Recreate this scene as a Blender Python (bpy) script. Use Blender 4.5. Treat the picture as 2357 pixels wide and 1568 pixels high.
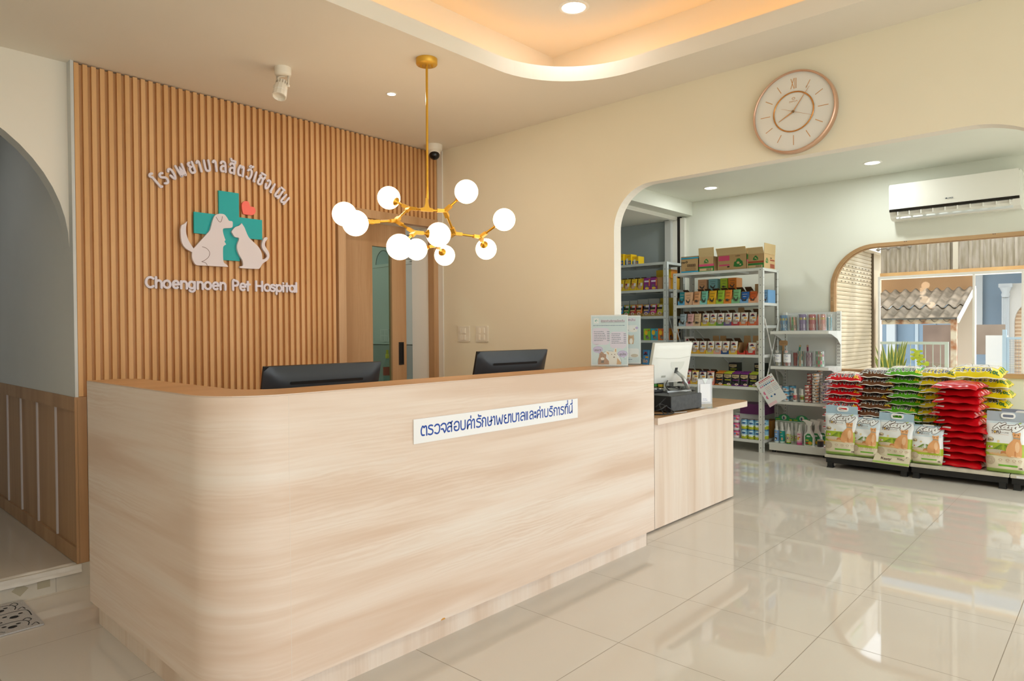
import bpy, bmesh, math, random
from math import sin, cos, pi, radians, hypot, atan2
from mathutils import Vector, Matrix
from mathutils.geometry import tessellate_polygon
for o in list(bpy.data.objects): bpy.data.objects.remove(o)
S = bpy.context.scene; COL = S.collection
# ------------------------------------------------------------------ camera
YAW, PITCH, ROLL = radians(47.5791), radians(-.75386), radians(-.40954)
f_ = Vector((sin(YAW)*cos(PITCH), cos(YAW)*cos(PITCH), sin(PITCH)))
r_ = Vector((cos(YAW), -sin(YAW), 0)); u_ = r_.cross(f_)
R_, U_ = r_*cos(ROLL)+u_*sin(ROLL), u_*cos(ROLL)-r_*sin(ROLL)
cam = bpy.data.objects.new('camera', bpy.data.cameras.new('camera')); COL.objects.link(cam)
m4 = Matrix((R_, U_, -f_)).transposed().to_4x4(); m4.translation = (0, 0, 1.30)
cam.matrix_world = m4; cam.data.sensor_width = 36; cam.data.lens = 1556.57/2357*36; cam.data.clip_start = .02
S.camera = cam
# ------------------------------------------------------------------ world, sun, window light, exposure
w = bpy.data.worlds.new('sky'); S.world = w; w.use_nodes = True
bg = w.node_tree.nodes['Background']; bg.inputs[0].default_value = (.90, .96, 1, 1); bg.inputs[1].default_value = 2.45
def sun(rot, e, col):
    l = bpy.data.lights.new('sun', 'SUN'); l.energy = e; l.color = col; l.angle = radians(.6)
    o = bpy.data.objects.new('sun', l); COL.objects.link(o); o.rotation_euler = rot
sun((radians(22), radians(14), 0), 1.7, (1, .95, .88))
def portal(loc, rot, sx, sy):
    l = bpy.data.lights.new('window_portal', 'AREA'); l.shape = 'RECTANGLE'; l.size = sx; l.size_y = sy; l.cycles.is_portal = True
    o = bpy.data.objects.new('window_portal', l); COL.objects.link(o); o.location = loc; o.rotation_euler = rot
portal((.8, -2.62, 1.4), (radians(90), 0, 0), 5.0, 2.5)
portal((5.6, -2.62, 1.4), (radians(90), 0, 0), 3.6, 2.5)
vs = S.view_settings; vs.view_transform = 'Standard'; vs.look = 'None'; vs.gamma = 1; vs.use_curve_mapping = False; vs.exposure = .6
S.cycles.use_denoising = True; S.cycles.max_bounces = 10; S.cycles.diffuse_bounces = 5; S.cycles.transparent_max_bounces = 16
S.cycles.caustics_reflective = False; S.cycles.caustics_refractive = False; S.cycles.sample_clamp_indirect = 6
# ------------------------------------------------------------------ materials
def lin(h):
    h = h.lstrip('#'); c = [int(h[i:i+2], 16)/255 for i in (0, 2, 4)]
    return tuple(x/12.92 if x <= .04045 else ((x+.055)/1.055)**2.4 for x in c)+(1,)
MATS = {}
def mat(h, rough=.5, metal=0, spec=.5, emit=0, coat=0):
    k = (h, rough, metal, spec, emit, coat)
    if k in MATS: return MATS[k]
    m = bpy.data.materials.new('mat_'+h.strip('#')); m.use_nodes = True; b = m.node_tree.nodes['Principled BSDF']
    b.inputs['Base Color'].default_value = lin(h); b.inputs['Roughness'].default_value = rough; b.inputs['Metallic'].default_value = metal
    b.inputs['Specular IOR Level'].default_value = spec
    if coat: b.inputs['Coat Weight'].default_value = coat
    if emit: b.inputs['Emission Color'].default_value = lin(h); b.inputs['Emission Strength'].default_value = emit
    MATS[k] = m; return m
def nodes(name):
    m = bpy.data.materials.new(name); m.use_nodes = True; t = m.node_tree
    return m, t, t.nodes['Principled BSDF'], lambda ty, **kw: (lambda n: ([setattr(n, a, b) for a, b in kw.items()], n)[1])(t.nodes.new(ty))
def plaster(name, h, h2, rough=.75):
    m, t, b, N = nodes(name); n = N('ShaderNodeTexNoise'); n.inputs['Scale'].default_value = 1.3; n.inputs['Detail'].default_value = 3
    tc = N('ShaderNodeTexCoord'); t.links.new(tc.outputs['Object'], n.inputs['Vector'])
    r = N('ShaderNodeValToRGB'); r.color_ramp.elements[0].position = .35; r.color_ramp.elements[1].position = .65
    r.color_ramp.elements[0].color = lin(h); r.color_ramp.elements[1].color = lin(h2)
    t.links.new(n.outputs[0], r.inputs[0]); t.links.new(r.outputs[0], b.inputs['Base Color']); b.inputs['Roughness'].default_value = rough
    n2 = N('ShaderNodeTexNoise'); n2.inputs['Scale'].default_value = 160; t.links.new(tc.outputs['Object'], n2.inputs['Vector'])
    bp = N('ShaderNodeBump'); bp.inputs['Strength'].default_value = .04; t.links.new(n2.outputs[0], bp.inputs['Height']); t.links.new(bp.outputs[0], b.inputs['Normal'])
    return m
def wood(name, c, vertical=False, rough=.45, lines=.5, s=1.0):
    """c: dark, mid, light; grain runs along U (or V when vertical); UVs are metres"""
    m, t, b, N = nodes(name); L = t.links.new
    uv = N('ShaderNodeUVMap'); mp = N('ShaderNodeMapping'); L(uv.outputs[0], mp.inputs['Vector'])
    if vertical: mp.inputs['Rotation'].default_value = (0, 0, pi/2)
    def noise(sx, sy, det, dist):
        q = N('ShaderNodeMapping'); q.inputs['Scale'].default_value = (sx*s, sy*s, 1); L(mp.outputs[0], q.inputs['Vector'])
        n = N('ShaderNodeTexNoise'); n.inputs['Scale'].default_value = 1; n.inputs['Detail'].default_value = det; n.inputs['Distortion'].default_value = dist
        L(q.outputs[0], n.inputs['Vector']); return n
    big = noise(.55, 7, 4, .6); fine = noise(5, 170, 3, .3)
    ramp = N('ShaderNodeValToRGB'); e = ramp.color_ramp.elements; e[0].position = .32; e[1].position = .7; e[0].color = lin(c[0]); e[1].color = lin(c[2])
    k = e.new(.5); k.color = lin(c[1]); L(big.outputs[0], ramp.inputs[0])
    q = N('ShaderNodeMapping'); q.inputs['Scale'].default_value = (.7*s, 6*s, 1); L(mp.outputs[0], q.inputs['Vector'])
    wv = N('ShaderNodeTexWave', bands_direction='Y'); wv.inputs['Scale'].default_value = 3.2; wv.inputs['Distortion'].default_value = 14
    wv.inputs['Detail'].default_value = 4; wv.inputs['Detail Scale'].default_value = .9; wv.inputs['Detail Roughness'].default_value = .6; L(q.outputs[0], wv.inputs['Vector'])
    msk = noise(.8, 4.5, 2, .4); streak = noise(1.6, 60, 5, .5)
    mr = N('ShaderNodeMapRange'); mr.inputs['From Min'].default_value = .42; mr.inputs['From Max'].default_value = .68; L(msk.outputs[0], mr.inputs['Value'])
    m1 = N('ShaderNodeMath', operation='MULTIPLY'); L(wv.outputs[1], m1.inputs[0]); L(mr.outputs[0], m1.inputs[1])
    sr = N('ShaderNodeMapRange'); sr.inputs['From Min'].default_value = .45; sr.inputs['From Max'].default_value = .75; L(streak.outputs[0], sr.inputs['Value'])
    m3 = N('ShaderNodeMath', operation='MULTIPLY_ADD'); L(fine.outputs[0], m3.inputs[0]); m3.inputs[1].default_value = .45; L(m1.outputs[0], m3.inputs[2])
    m4 = N('ShaderNodeMath', operation='MULTIPLY_ADD'); L(sr.outputs[0], m4.inputs[0]); m4.inputs[1].default_value = .6; L(m3.outputs[0], m4.inputs[2])
    m2 = N('ShaderNodeMath', operation='MULTIPLY'); L(m4.outputs[0], m2.inputs[0]); m2.inputs[1].default_value = lines*.6
    mx = N('ShaderNodeMix', data_type='RGBA'); L(m2.outputs[0], mx.inputs['Factor']); L(ramp.outputs[0], mx.inputs['A']); mx.inputs['B'].default_value = lin(c[0])
    L(mx.outputs['Result'], b.inputs['Base Color']); b.inputs['Roughness'].default_value = rough
    return m
def tile(name, c, c2, grout, rough, lw=.0035):
    m, t, b, N = nodes(name); L = t.links.new
    uv = N('ShaderNodeUVMap'); sp = N('ShaderNodeSeparateXYZ'); L(uv.outputs[0], sp.inputs[0]); out = []
    for i in (0, 1):
        fr = N('ShaderNodeMath', operation='FRACT'); L(sp.outputs[i], fr.inputs[0])
        a = N('ShaderNodeMath', operation='LESS_THAN'); L(fr.outputs[0], a.inputs[0]); a.inputs[1].default_value = lw; out.append(a)
    mx = N('ShaderNodeMath', operation='MAXIMUM'); L(out[0].outputs[0], mx.inputs[0]); L(out[1].outputs[0], mx.inputs[1])
    n = N('ShaderNodeTexNoise'); n.inputs['Scale'].default_value = 2.2; n.inputs['Detail'].default_value = 5; L(uv.outputs[0], n.inputs['Vector'])
    r = N('ShaderNodeValToRGB'); r.color_ramp.elements[0].color = lin(c); r.color_ramp.elements[1].color = lin(c2); L(n.outputs[0], r.inputs[0])
    k = N('ShaderNodeMix', data_type='RGBA'); L(mx.outputs[0], k.inputs['Factor']); L(r.outputs[0], k.inputs['A']); k.inputs['B'].default_value = lin(grout)
    L(k.outputs['Result'], b.inputs['Base Color'])
    rr = N('ShaderNodeMath', operation='MULTIPLY_ADD'); L(mx.outputs[0], rr.inputs[0]); rr.inputs[1].default_value = .5; rr.inputs[2].default_value = rough; L(rr.outputs[0], b.inputs['Roughness'])
    return m
def clear(name, tint='#ffffff', fac=.06, rough=.02, body=0, body_col='#ffffff'):
    """thin clear sheet: see-through with a weak mirror sheen"""
    m = bpy.data.materials.new(name); m.use_nodes = True; t = m.node_tree; t.nodes.clear(); L = t.links.new
    tr = t.nodes.new('ShaderNodeBsdfTransparent'); tr.inputs[0].default_value = lin(tint)
    g = t.nodes.new('ShaderNodeBsdfGlossy'); g.inputs['Roughness'].default_value = rough
    lw = t.nodes.new('ShaderNodeLayerWeight'); lw.inputs[0].default_value = .5
    pw = t.nodes.new('ShaderNodeMath'); pw.operation = 'POWER'; L(lw.outputs['Facing'], pw.inputs[0]); pw.inputs[1].default_value = 4.5
    ad = t.nodes.new('ShaderNodeMath'); ad.operation = 'MULTIPLY_ADD'; L(pw.outputs[0], ad.inputs[0]); ad.inputs[1].default_value = .8; ad.inputs[2].default_value = fac*.6
    mx = t.nodes.new('ShaderNodeMixShader'); L(ad.outputs[0], mx.inputs[0]); L(tr.outputs[0], mx.inputs[1]); L(g.outputs[0], mx.inputs[2]); last = mx
    if body:
        d = t.nodes.new('ShaderNodeBsdfDiffuse'); d.inputs[0].default_value = lin(body_col)
        m2 = t.nodes.new('ShaderNodeMixShader'); m2.inputs[0].default_value = body; L(mx.outputs[0], m2.inputs[1]); L(d.outputs[0], m2.inputs[2]); last = m2
    o = t.nodes.new('ShaderNodeOutputMaterial'); L(last.outputs[0], o.inputs[0]); return m
WALL = plaster('warm_white_paint', '#f1ead4', '#eee7d1'); WHITE = plaster('white_paint', '#eeece4', '#eae8e0')
SHOPW = plaster('pale_green_white_paint', '#e9ebe1', '#e6e8de'); GREY = plaster('dimmed_white_paint', '#cfd1d0', '#cacccb'); CEIL = plaster('ceiling_paint', '#efe9de', '#ece6da', .85)  # GREY: white paint with the corridor's low light put into its colour
OAK = wood('counter_oak', ('#d3b9a4', '#e4d3c5', '#e9dfd5'), False, .42, .75); OAKV = wood('counter_oak_upright', ('#d6bfab', '#e4d3c4', '#eaded2'), True, .45, .45)
OAKTOP = wood('counter_top_oak', ('#b98b5d', '#c99a6b', '#d3a87a'), False, .38, .5); SLAT = wood('slat_oak', ('#cb9a63', '#d9a974', '#e1b481'), True, .55, .3)
DOOR = wood('door_oak', ('#b58c62', '#c49c73', '#cfaa83'), True, .45, .6); SILL = wood('window_wood', ('#a8835a', '#b9946a', '#c6a57d'), False, .5, .6)
TILE = tile('floor_tile', '#d3ccc2', '#d7d0c6', '#958b7c', .035, .005); TILE2 = tile('corridor_tile', '#c9c0b2', '#cdc4b6', '#a59a88', .15)
GLASS = clear('window_glass'); PLASTIC = clear('clear_plastic', '#f6f8f8', .09, .05, .06); ACRYL = clear('acrylic', '#fafcfc', .07, .03, .05); DGLASS = clear('door_glass', '#d3e4dd', .06)
def noisy(name, c, c2, scale, rough=.8, metal=0, sq=(1, 1, 1)):
    m, t, b, N = nodes(name); n = N('ShaderNodeTexNoise'); n.inputs['Scale'].default_value = scale; n.inputs['Detail'].default_value = 6
    tc = N('ShaderNodeTexCoord'); mp = N('ShaderNodeMapping'); mp.inputs['Scale'].default_value = sq; t.links.new(tc.outputs['Object'], mp.inputs[0]); t.links.new(mp.outputs[0], n.inputs['Vector'])
    r = N('ShaderNodeValToRGB'); r.color_ramp.elements[0].position = .38; r.color_ramp.elements[1].position = .62; r.color_ramp.elements[0].color = lin(c); r.color_ramp.elements[1].color = lin(c2)
    t.links.new(n.outputs[0], r.inputs[0]); t.links.new(r.outputs[0], b.inputs['Base Color']); b.inputs['Roughness'].default_value = rough; b.inputs['Metallic'].default_value = metal
    return m
# ------------------------------------------------------------------ mesh builder
class MB:
    def __init__(s): s.v = []; s.f = []; s.m = []; s.uv = []; s.sm = []; s.mats = []; s.sub = 0; s.asp = 1
    def mi(s, m):
        if m not in s.mats: s.mats.append(m)
        return s.mats.index(m)
    def add(s, vs, fs, m, uvs=None, smooth=False):
        o = len(s.v); i = s.mi(m); s.v += [tuple(v) for v in vs]
        for k, f in enumerate(fs):
            s.f.append([o+j for j in f]); s.m.append(i); s.uv.append(uvs[k] if uvs else None); s.sm.append(smooth)
        return s
    def box(s, x0, x1, y0, y1, z0, z1, m, mtx=None):
        vs = [Vector((x, y, z)) for z in (z0, z1) for y in (y0, y1) for x in (x0, x1)]
        uvs = None
        fs = [(0, 2, 3, 1), (4, 5, 7, 6), (0, 1, 5, 4), (2, 6, 7, 3), (1, 3, 7, 5), (0, 4, 6, 2)]
        if mtx: vs = [mtx@v for v in vs]
        return s.add(vs, fs, m)
    def slab(s, outer, holes, fn, d0, d1, m, m_side=None, caps=(1, 1)):
        """2D outline with holes, extruded between depths d0 and d1; fn(a, b, d) -> point"""
        loops = [outer]+list(holes); flat = [p for l in loops for p in l]
        tri = tessellate_polygon([[Vector((p[0], p[1], 0)) for p in l] for l in loops])
        for d, c in ((d0, caps[0]), (d1, caps[1])):
            if c: s.add([fn(p[0], p[1], d) for p in flat], [tuple(t) for t in tri], m)
        for l in loops:
            n = len(l); vs = [fn(p[0], p[1], d0) for p in l]+[fn(p[0], p[1], d1) for p in l]
            s.add(vs, [(i, (i+1) % n, n+(i+1) % n, n+i) for i in range(n)], m_side or m)
        return s
    def lathe(s, prof, m, c=(0, 0, 0), n=24, axis=None, smooth=True, a0=0, a1=2*pi):
        """prof: (radius, height) pairs along local z; axis: direction of local z"""
        q = Vector((0, 0, 1)).rotation_difference(Vector(axis)).to_matrix() if axis else Matrix.Identity(3); c = Vector(c)
        full = abs(a1-a0-2*pi) < 1e-6; k = n if full else n+1; vs = []
        for r, h in prof:
            for i in range(k):
                a = a0+(a1-a0)*i/n; vs.append(c+q@Vector((r*cos(a), r*sin(a), h)))
        fs = [(j*k+i, j*k+(i+1) % k, (j+1)*k+(i+1) % k, (j+1)*k+i) for j in range(len(prof)-1) for i in range(n)]
        return s.add(vs, fs, m, smooth=smooth)
    def cyl(s, p0, p1, r, m, r1=None, n=16, cap=True, smooth=True):
        p0, p1 = Vector(p0), Vector(p1); h = (p1-p0).length; r1 = r if r1 is None else r1
        s.lathe([(r, 0), (r1, h)], m, p0, n, p1-p0, smooth)
        if cap: s.lathe([(0, 0), (r, 0)], m, p0, n, p1-p0, False); s.lathe([(r1, h), (0, h)], m, p0, n, p1-p0, False)
        return s
    def ball(s, c, r, m, n=24, k=14, sq=1):
        return s.lathe([(r*sin(pi*i/k), -r*sq*cos(pi*i/k)) for i in range(k+1)], m, c, n)
    def tube(s, pts, r, m, n=8, smooth=True, closed=False):
        P = [Vector(p) for p in pts]; vs = []; N = len(P)
        t0 = None; ref = None
        for i in range(N):
            t = (P[(i+1) % N]-P[i-1] if closed else P[min(i+1, N-1)]-P[max(i-1, 0)]).normalized()
            if ref is None: ref = Vector((0, 0, 1)) if abs(t.z) < .9 else Vector((1, 0, 0))
            a = t.cross(ref).normalized(); b = a.cross(t).normalized(); ref = b
            rr = r[i] if isinstance(r, (list, tuple)) else r
            for j in range(n): vs.append(P[i]+(a*cos(2*pi*j/n)+b*sin(2*pi*j/n))*rr)
        K = N if closed else N-1
        fs = [(i*n+j, i*n+(j+1) % n, ((i+1) % N)*n+(j+1) % n, ((i+1) % N)*n+j) for i in range(K) for j in range(n)]
        if not closed: fs += [tuple(range(n))[::-1], tuple((N-1)*n+j for j in range(n))]
        return s.add(vs, fs, m, smooth=smooth)
    def grid(s, nu, nv, fn, m, smooth=True, uvfn=None):
        """m may be a function (i, j) -> material"""
        vs = [fn(i/nu, j/nv) for j in range(nv+1) for i in range(nu+1)]; W = nu+1
        o = len(s.v); s.v += [tuple(v) for v in vs]
        for j in range(nv):
            for i in range(nu):
                s.f.append([o+j*W+i, o+j*W+i+1, o+(j+1)*W+i+1, o+(j+1)*W+i]); mm = m(i, j) if callable(m) else m
                s.m.append(s.mi(mm)); s.sm.append(smooth)
                s.uv.append([uvfn(a/nu, b/nv) for a, b in ((i, j), (i+1, j), (i+1, j+1), (i, j+1))] if uvfn else None)
        return s
    def flat(s, art, m, fn):
        """art: (verts2d, faces) -> mapped with fn(a, b)"""
        return s.add([fn(p[0], p[1]) for p in art[0]], art[1], m)
    def poly(s, pts, m, fn):
        T = [tuple(t) for t in tessellate_polygon([[Vector((p[0], p[1], 0)) for p in pts]])]; V = [(p[0], p[1]) for p in pts]
        if s.sub:
            mid = {}; todo = T; T = []
            while todo:
                t = todo.pop(); L = [((V[t[i]][0]-V[t[(i+1) % 3]][0])**2+((V[t[i]][1]-V[t[(i+1) % 3]][1])*s.asp)**2, i) for i in range(3)]; l, i = max(L)
                if l < s.sub**2: T.append(t); continue
                a, b, c = t[i], t[(i+1) % 3], t[(i+2) % 3]; k = (min(a, b), max(a, b))
                if k not in mid: mid[k] = len(V); V.append(((V[a][0]+V[b][0])/2, (V[a][1]+V[b][1])/2))
                todo += [(a, mid[k], c), (mid[k], b, c)]
        return s.add([fn(*p) for p in V], T, m)
    def mesh(s, name):
        me = bpy.data.meshes.new(name); me.from_pydata(s.v, [], s.f)
        for m in s.mats: me.materials.append(m)
        me.polygons.foreach_set('material_index', s.m); me.polygons.foreach_set('use_smooth', s.sm)
        uvl = me.uv_layers.new(name='UVMap').data
        for p in me.polygons:
            u = s.uv[p.index]
            if u is None:
                n = p.normal; ax = max(range(3), key=lambda i: abs(n[i]))
                u = [((c[1], c[2]) if ax == 0 else (c[0], c[2]) if ax == 1 else (c[0], c[1])) for c in (s.v[i] for i in p.vertices)]
            for k, li in enumerate(p.loop_indices): uvl[li].uv = u[k]
        return me
def link(o): COL.objects.link(o); return o
def tag(o, label=None, cat=None, group=None, kind=None):
    if label: o['label'] = label
    if cat: o['category'] = cat
    if group: o['group'] = group
    if kind: o['kind'] = kind
    return o
def bev(o, w=.003, seg=2):
    b = o.modifiers.new('bevel', 'BEVEL'); b.width = w; b.segments = seg; b.limit_method = 'ANGLE'; b.angle_limit = radians(50); return o
def thing(name, label, cat, loc=(0, 0, 0), rz=0, group=None):
    o = link(bpy.data.objects.new(name, None)); o.empty_display_size = .05; o.location = loc; o.rotation_euler = (0, 0, rz)
    return tag(o, label, cat, group)
def part(name, mb, parent, label=None, loc=None):
    o = link(bpy.data.objects.new(name, mb.mesh(name))); o.parent = parent
    if loc: o.location = loc
    return tag(o, label)
def single(name, mb, label, cat, loc=(0, 0, 0), rz=0, group=None):
    o = link(bpy.data.objects.new(name, mb.mesh(name))); o.location = loc; o.rotation_euler = (0, 0, rz); return tag(o, label, cat, group)
def struct(name, mb, label=None):
    o = link(bpy.data.objects.new(name, mb.mesh(name))); return tag(o, label, None, None, 'structure')
def clone(o, loc=None, rz=None, label=None, group=None, parent=None):
    c = o.copy(); COL.objects.link(c)
    if parent: c.parent = parent
    if loc is not None: c.location = loc
    if rz is not None: c.rotation_euler = (0, 0, rz)
    if label: c['label'] = label
    if group: c['group'] = group
    for ch in list(o.children): clone(ch, parent=c)
    return c
def arc(cx, cy, rx, ry, a0, a1, n=12): return [(cx+rx*cos(radians(a0+(a1-a0)*i/n)), cy+ry*sin(radians(a0+(a1-a0)*i/n))) for i in range(n+1)]
def rrect(x0, x1, y0, y1, r, n=8):
    return arc(x1-r, y1-r, r, r, 0, 90, n)+arc(x0+r, y1-r, r, r, 90, 180, n)+arc(x0+r, y0+r, r, r, 180, 270, n)+arc(x1-r, y0+r, r, r, 270, 360, n)
def ell(cx, cy, rx, ry, n=18): return arc(cx, cy, rx, ry, 0, 360*(n-1)/n, n-1)
def smooth(pts, k=5):
    """Catmull-Rom through points; a repeated point is a corner"""
    out = []; P = pts
    for i in range(len(P)-1):
        if P[i] == P[i+1]: continue
        a = P[i-1] if i else P[i]; d = P[i+2] if i+2 < len(P) else P[i+1]
        for j in range(k):
            t = j/k; out.append(tuple(.5*(2*b+(c-a_)*t+(2*a_-5*b+4*c-d_)*t*t+(3*b-a_-3*c+d_)*t**3) for a_, b, c, d_ in zip(a, P[i], P[i+1], d)))
    return out+[P[-1]]
TXT = {}
def txt(s, bold=0):
    """2D glyph mesh of a string: cap height about .7, left aligned at x = 0"""
    if (s, bold) in TXT: return TXT[(s, bold)]
    c = bpy.data.curves.new('t', 'FONT'); c.body = s; c.resolution_u = 3; c.offset = bold
    o = bpy.data.objects.new('t', c); COL.objects.link(o); dg = bpy.context.evaluated_depsgraph_get()
    me = bpy.data.meshes.new_from_object(o.evaluated_get(dg)); art = ([(v.co.x, v.co.y) for v in me.vertices], [tuple(p.vertices) for p in me.polygons])
    bpy.data.objects.remove(o); bpy.data.curves.remove(c); bpy.data.meshes.remove(me)
    TXT[(s, bold)] = art; return art
def write(mb, s, cx, cy, h, m, fn, bold=0, width=None, skew=0):
    """text centred on (cx, cy): capital height h (or fitted to width)"""
    v, f = txt(s, bold)
    if not v: return
    xs = [p[0] for p in v]; x0, x1 = min(xs), max(xs); sy = h/.7; sx = width/(x1-x0) if width else sy
    mb.flat(([(cx+(p[0]-(x0+x1)/2)*sx+skew*(p[1]-.35)*sy, cy+(p[1]-.35)*sy) for p in v], f), m, fn)
SK = [0]
def stroke(pts, r, d, m, mb, fn, rounded=True):
    """ribbon along 2D points with round ends, extruded from depth 0 to d"""
    P = [pts[0]]
    for p in pts[1:]:
        if hypot(p[0]-P[-1][0], p[1]-P[-1][1]) > 1e-6: P.append(p)
    n = len(P); ring = n > 4 and hypot(P[0][0]-P[-1][0], P[0][1]-P[-1][1]) < r*.5
    if ring: P = P[:-1]; n -= 1
    SK[0] = (SK[0]+1) % 7; d = d+SK[0]*4e-5; Lf, Rt = [], []
    for i in range(n):
        a = P[i-1] if (i or ring) else P[i]; b = P[(i+1) % n] if (i < n-1 or ring) else P[i]; c = P[i]
        t0 = Vector((c[0]-a[0], c[1]-a[1])); t1 = Vector((b[0]-c[0], b[1]-c[1]))
        t0 = t0.normalized() if t0.length else t1.normalized(); t1 = t1.normalized() if t1.length else t0
        t = (t0+t1); t = t.normalized() if t.length > 1e-4 else t0; k = min(1.5, 1/max(.3, t.dot(t0))); nx, ny = -t.y*r*k, t.x*r*k
        Lf.append((c[0]+nx, c[1]+ny)); Rt.append((c[0]-nx, c[1]-ny))
    K = n if ring else n-1; J = lambda i: (i+1) % n
    for i in range(K):
        e = d+(i % 40)*1.5e-5; mb.add([fn(*p, e) for p in (Lf[i], Lf[J(i)], Rt[J(i)], Rt[i])], [(0, 1, 2, 3)], m)
    edge = [Lf, Rt]
    if not ring:
        loop = []
        for (c, t, s) in ((P[-1], (P[-1][0]-P[-2][0], P[-1][1]-P[-2][1]), 1), (P[0], (P[0][0]-P[1][0], P[0][1]-P[1][1]), 1)):
            a0 = math.degrees(atan2(t[1], t[0])); loop.append(arc(c[0], c[1], r, r, a0+90, a0-90, 6) if rounded else [])
        for l in loop:
            if l: mb.add([fn(*p, d-2e-5) for p in l], [tuple(range(len(l)))], m)
        edge = [Lf+loop[0][1:-1]+Rt[::-1]+loop[1][1:-1]]
    if d > .001:
        for l in edge:
            q = len(l); mb.add([fn(*p, 0) for p in l]+[fn(*p, d) for p in l], [(i, (i+1) % q, q+(i+1) % q, q+i) for i in range(q)], m)
# ================================================================== the setting
XY = lambda z: (lambda a, b, d: (a, b, z+d))
# floor: UVs count tiles, so joints fall on integers
mb = MB(); k = .6
for x0, x1, ox in ((-4, 3.6, 2.961), (3.6, 7.62, 3.66)):
    mb.add([(x0, -2.62, 0), (x1, -2.62, 0), (x1, 6.1, 0), (x0, 6.1, 0)], [(0, 1, 2, 3)], TILE, [[((x-ox)/k, (y-.967)/k) for x, y in ((x0, -2.62), (x1, -2.62), (x1, 6.1), (x0, 6.1))]])
    mb.box(x0, x1, -2.62, 6.1, -.15, -.002, WHITE)
struct('floor', mb, 'glossy cream tiled floor')
# ceiling with a rounded recess, its lip, ledge and raised tray
hx0, hx1, hy0, hy1, off = -1.3, 3.17, -1.7, 2.512, .19
hole = rrect(hx0, hx1, hy0, hy1, .52, 14)
mb = MB(); outer = [(-2.3, -2.62), (3.6, -2.62), (3.6, 4.16), (-2.3, 4.16)]
rect = [(hx1+off, hy1+off), (hx0-off, hy1+off), (hx0-off, hy0-off), (hx1+off, hy0-off)]
mb.slab(outer, [hole], XY(0), 2.705, 2.72, CEIL)
mb.slab(rrect(hx0-.012, hx1+.012, hy0-.012, hy1+.012, .53, 14), [hole], XY(0), 2.72, 2.787, CEIL)
mb.slab(outer, [rect], XY(0), 2.721, 3.03, CEIL, caps=(0, 0))
mb.slab([(-2.3, -2.62), (3.6, -2.62), (3.6, 4.16), (-2.3, 4.16)], [], XY(0), 3.03, 3.10, CEIL)
struct('ceiling', mb, 'cream ceiling with a rounded recess lit amber from behind its lip')
# warm strip lying behind the lip
AMB = mat('#ffb544', emit=8.0); HOUS = mat('#e8e4da')
mb = MB(); pth = rrect(hx0-.016, hx1+.016, hy0-.016, hy1+.016, .534, 14); n = len(pth)
mb.add([(x, y, z) for z in (2.724, 2.744) for x, y in pth], [(i, (i+1) % n, n+(i+1) % n, n+i) for i in range(n)], AMB)
mb.slab(rrect(hx0-.0155, hx1+.0155, hy0-.0155, hy1+.0155, .5335, 14), [rrect(hx0-.0125, hx1+.0125, hy0-.0125, hy1+.0125, .5305, 14)], XY(0), 2.7205, 2.750, HOUS)
single('light_strip', mb, 'amber light strip hidden behind the lip of the ceiling recess', 'light strip')
# slatted wall at the back with the door opening
XZ = lambda y: (lambda a, b, d: (a, y+d, b))
mb = MB()
mb.slab([(1.10, 0), (2.655, 0), (2.655, 2.125), (3.47, 2.125), (3.47, 0), (3.6, 0), (3.6, 2.72), (1.10, 2.72)], [], XZ(0), 4.045, 4.15, WHITE)
mb.slab([(1.062, .96), (1.10, .96), (1.10, 0), (2.655, 0), (2.655, 2.125), (3.52, 2.125), (3.52, 2.698), (1.062, 2.698)], [], XZ(0), 4.021, 4.044, SLAT)
i = 0
while 1.063+i*.0399 < 3.5:
    x = 1.063+i*.0399; z0 = 2.172 if x > 2.59 else (.98 if x < 1.1 else .0)
    mb.box(x, x+.0215, 4.0, 4.0215, z0, 2.698, SLAT); i += 1
struct('wall_back', mb, 'oak slatted feature wall')
mb = MB(); mb.box(3.512, 3.5195, 3.93, 3.984, 0, 2.70, WHITE); struct('trim_corner', mb)
# corridor wall to the left of the slats: paint above, panelled oak below
mb = MB(); mb.box(1.047, 1.0975, 4.06, 6.1, .978, 2.705, GREY); mb.box(1.047, 1.0615, 4.0, 4.06, .978, 2.705, GREY); struct('wall_corridor', mb)
WAIN = wood('wainscot_oak', ('#9a7450', '#ab855f', '#b8926b'), True, .5, .4)
mb = MB(); mb.box(1.055, 1.0985, 4.0, 6.1, .118, .978, WAIN)
mb.box(1.043, 1.056, 4.0, 6.1, .905, .978, WAIN); mb.box(1.043, 1.056, 4.0, 6.1, .118, .198, WAIN); mb.box(1.043, 1.056, 4.0, 4.02, .1985, .9045, WAIN)
PALE = mat('#c9c1c0', .6)
for q in (4.377, 4.765, 5.155, 5.51, 5.85): mb.box(1.046, 1.056, q-.007, q+.007, .20, .906, PALE)
struct('trim_wainscot', mb, 'oak wainscot with pale upright strips')
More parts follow.
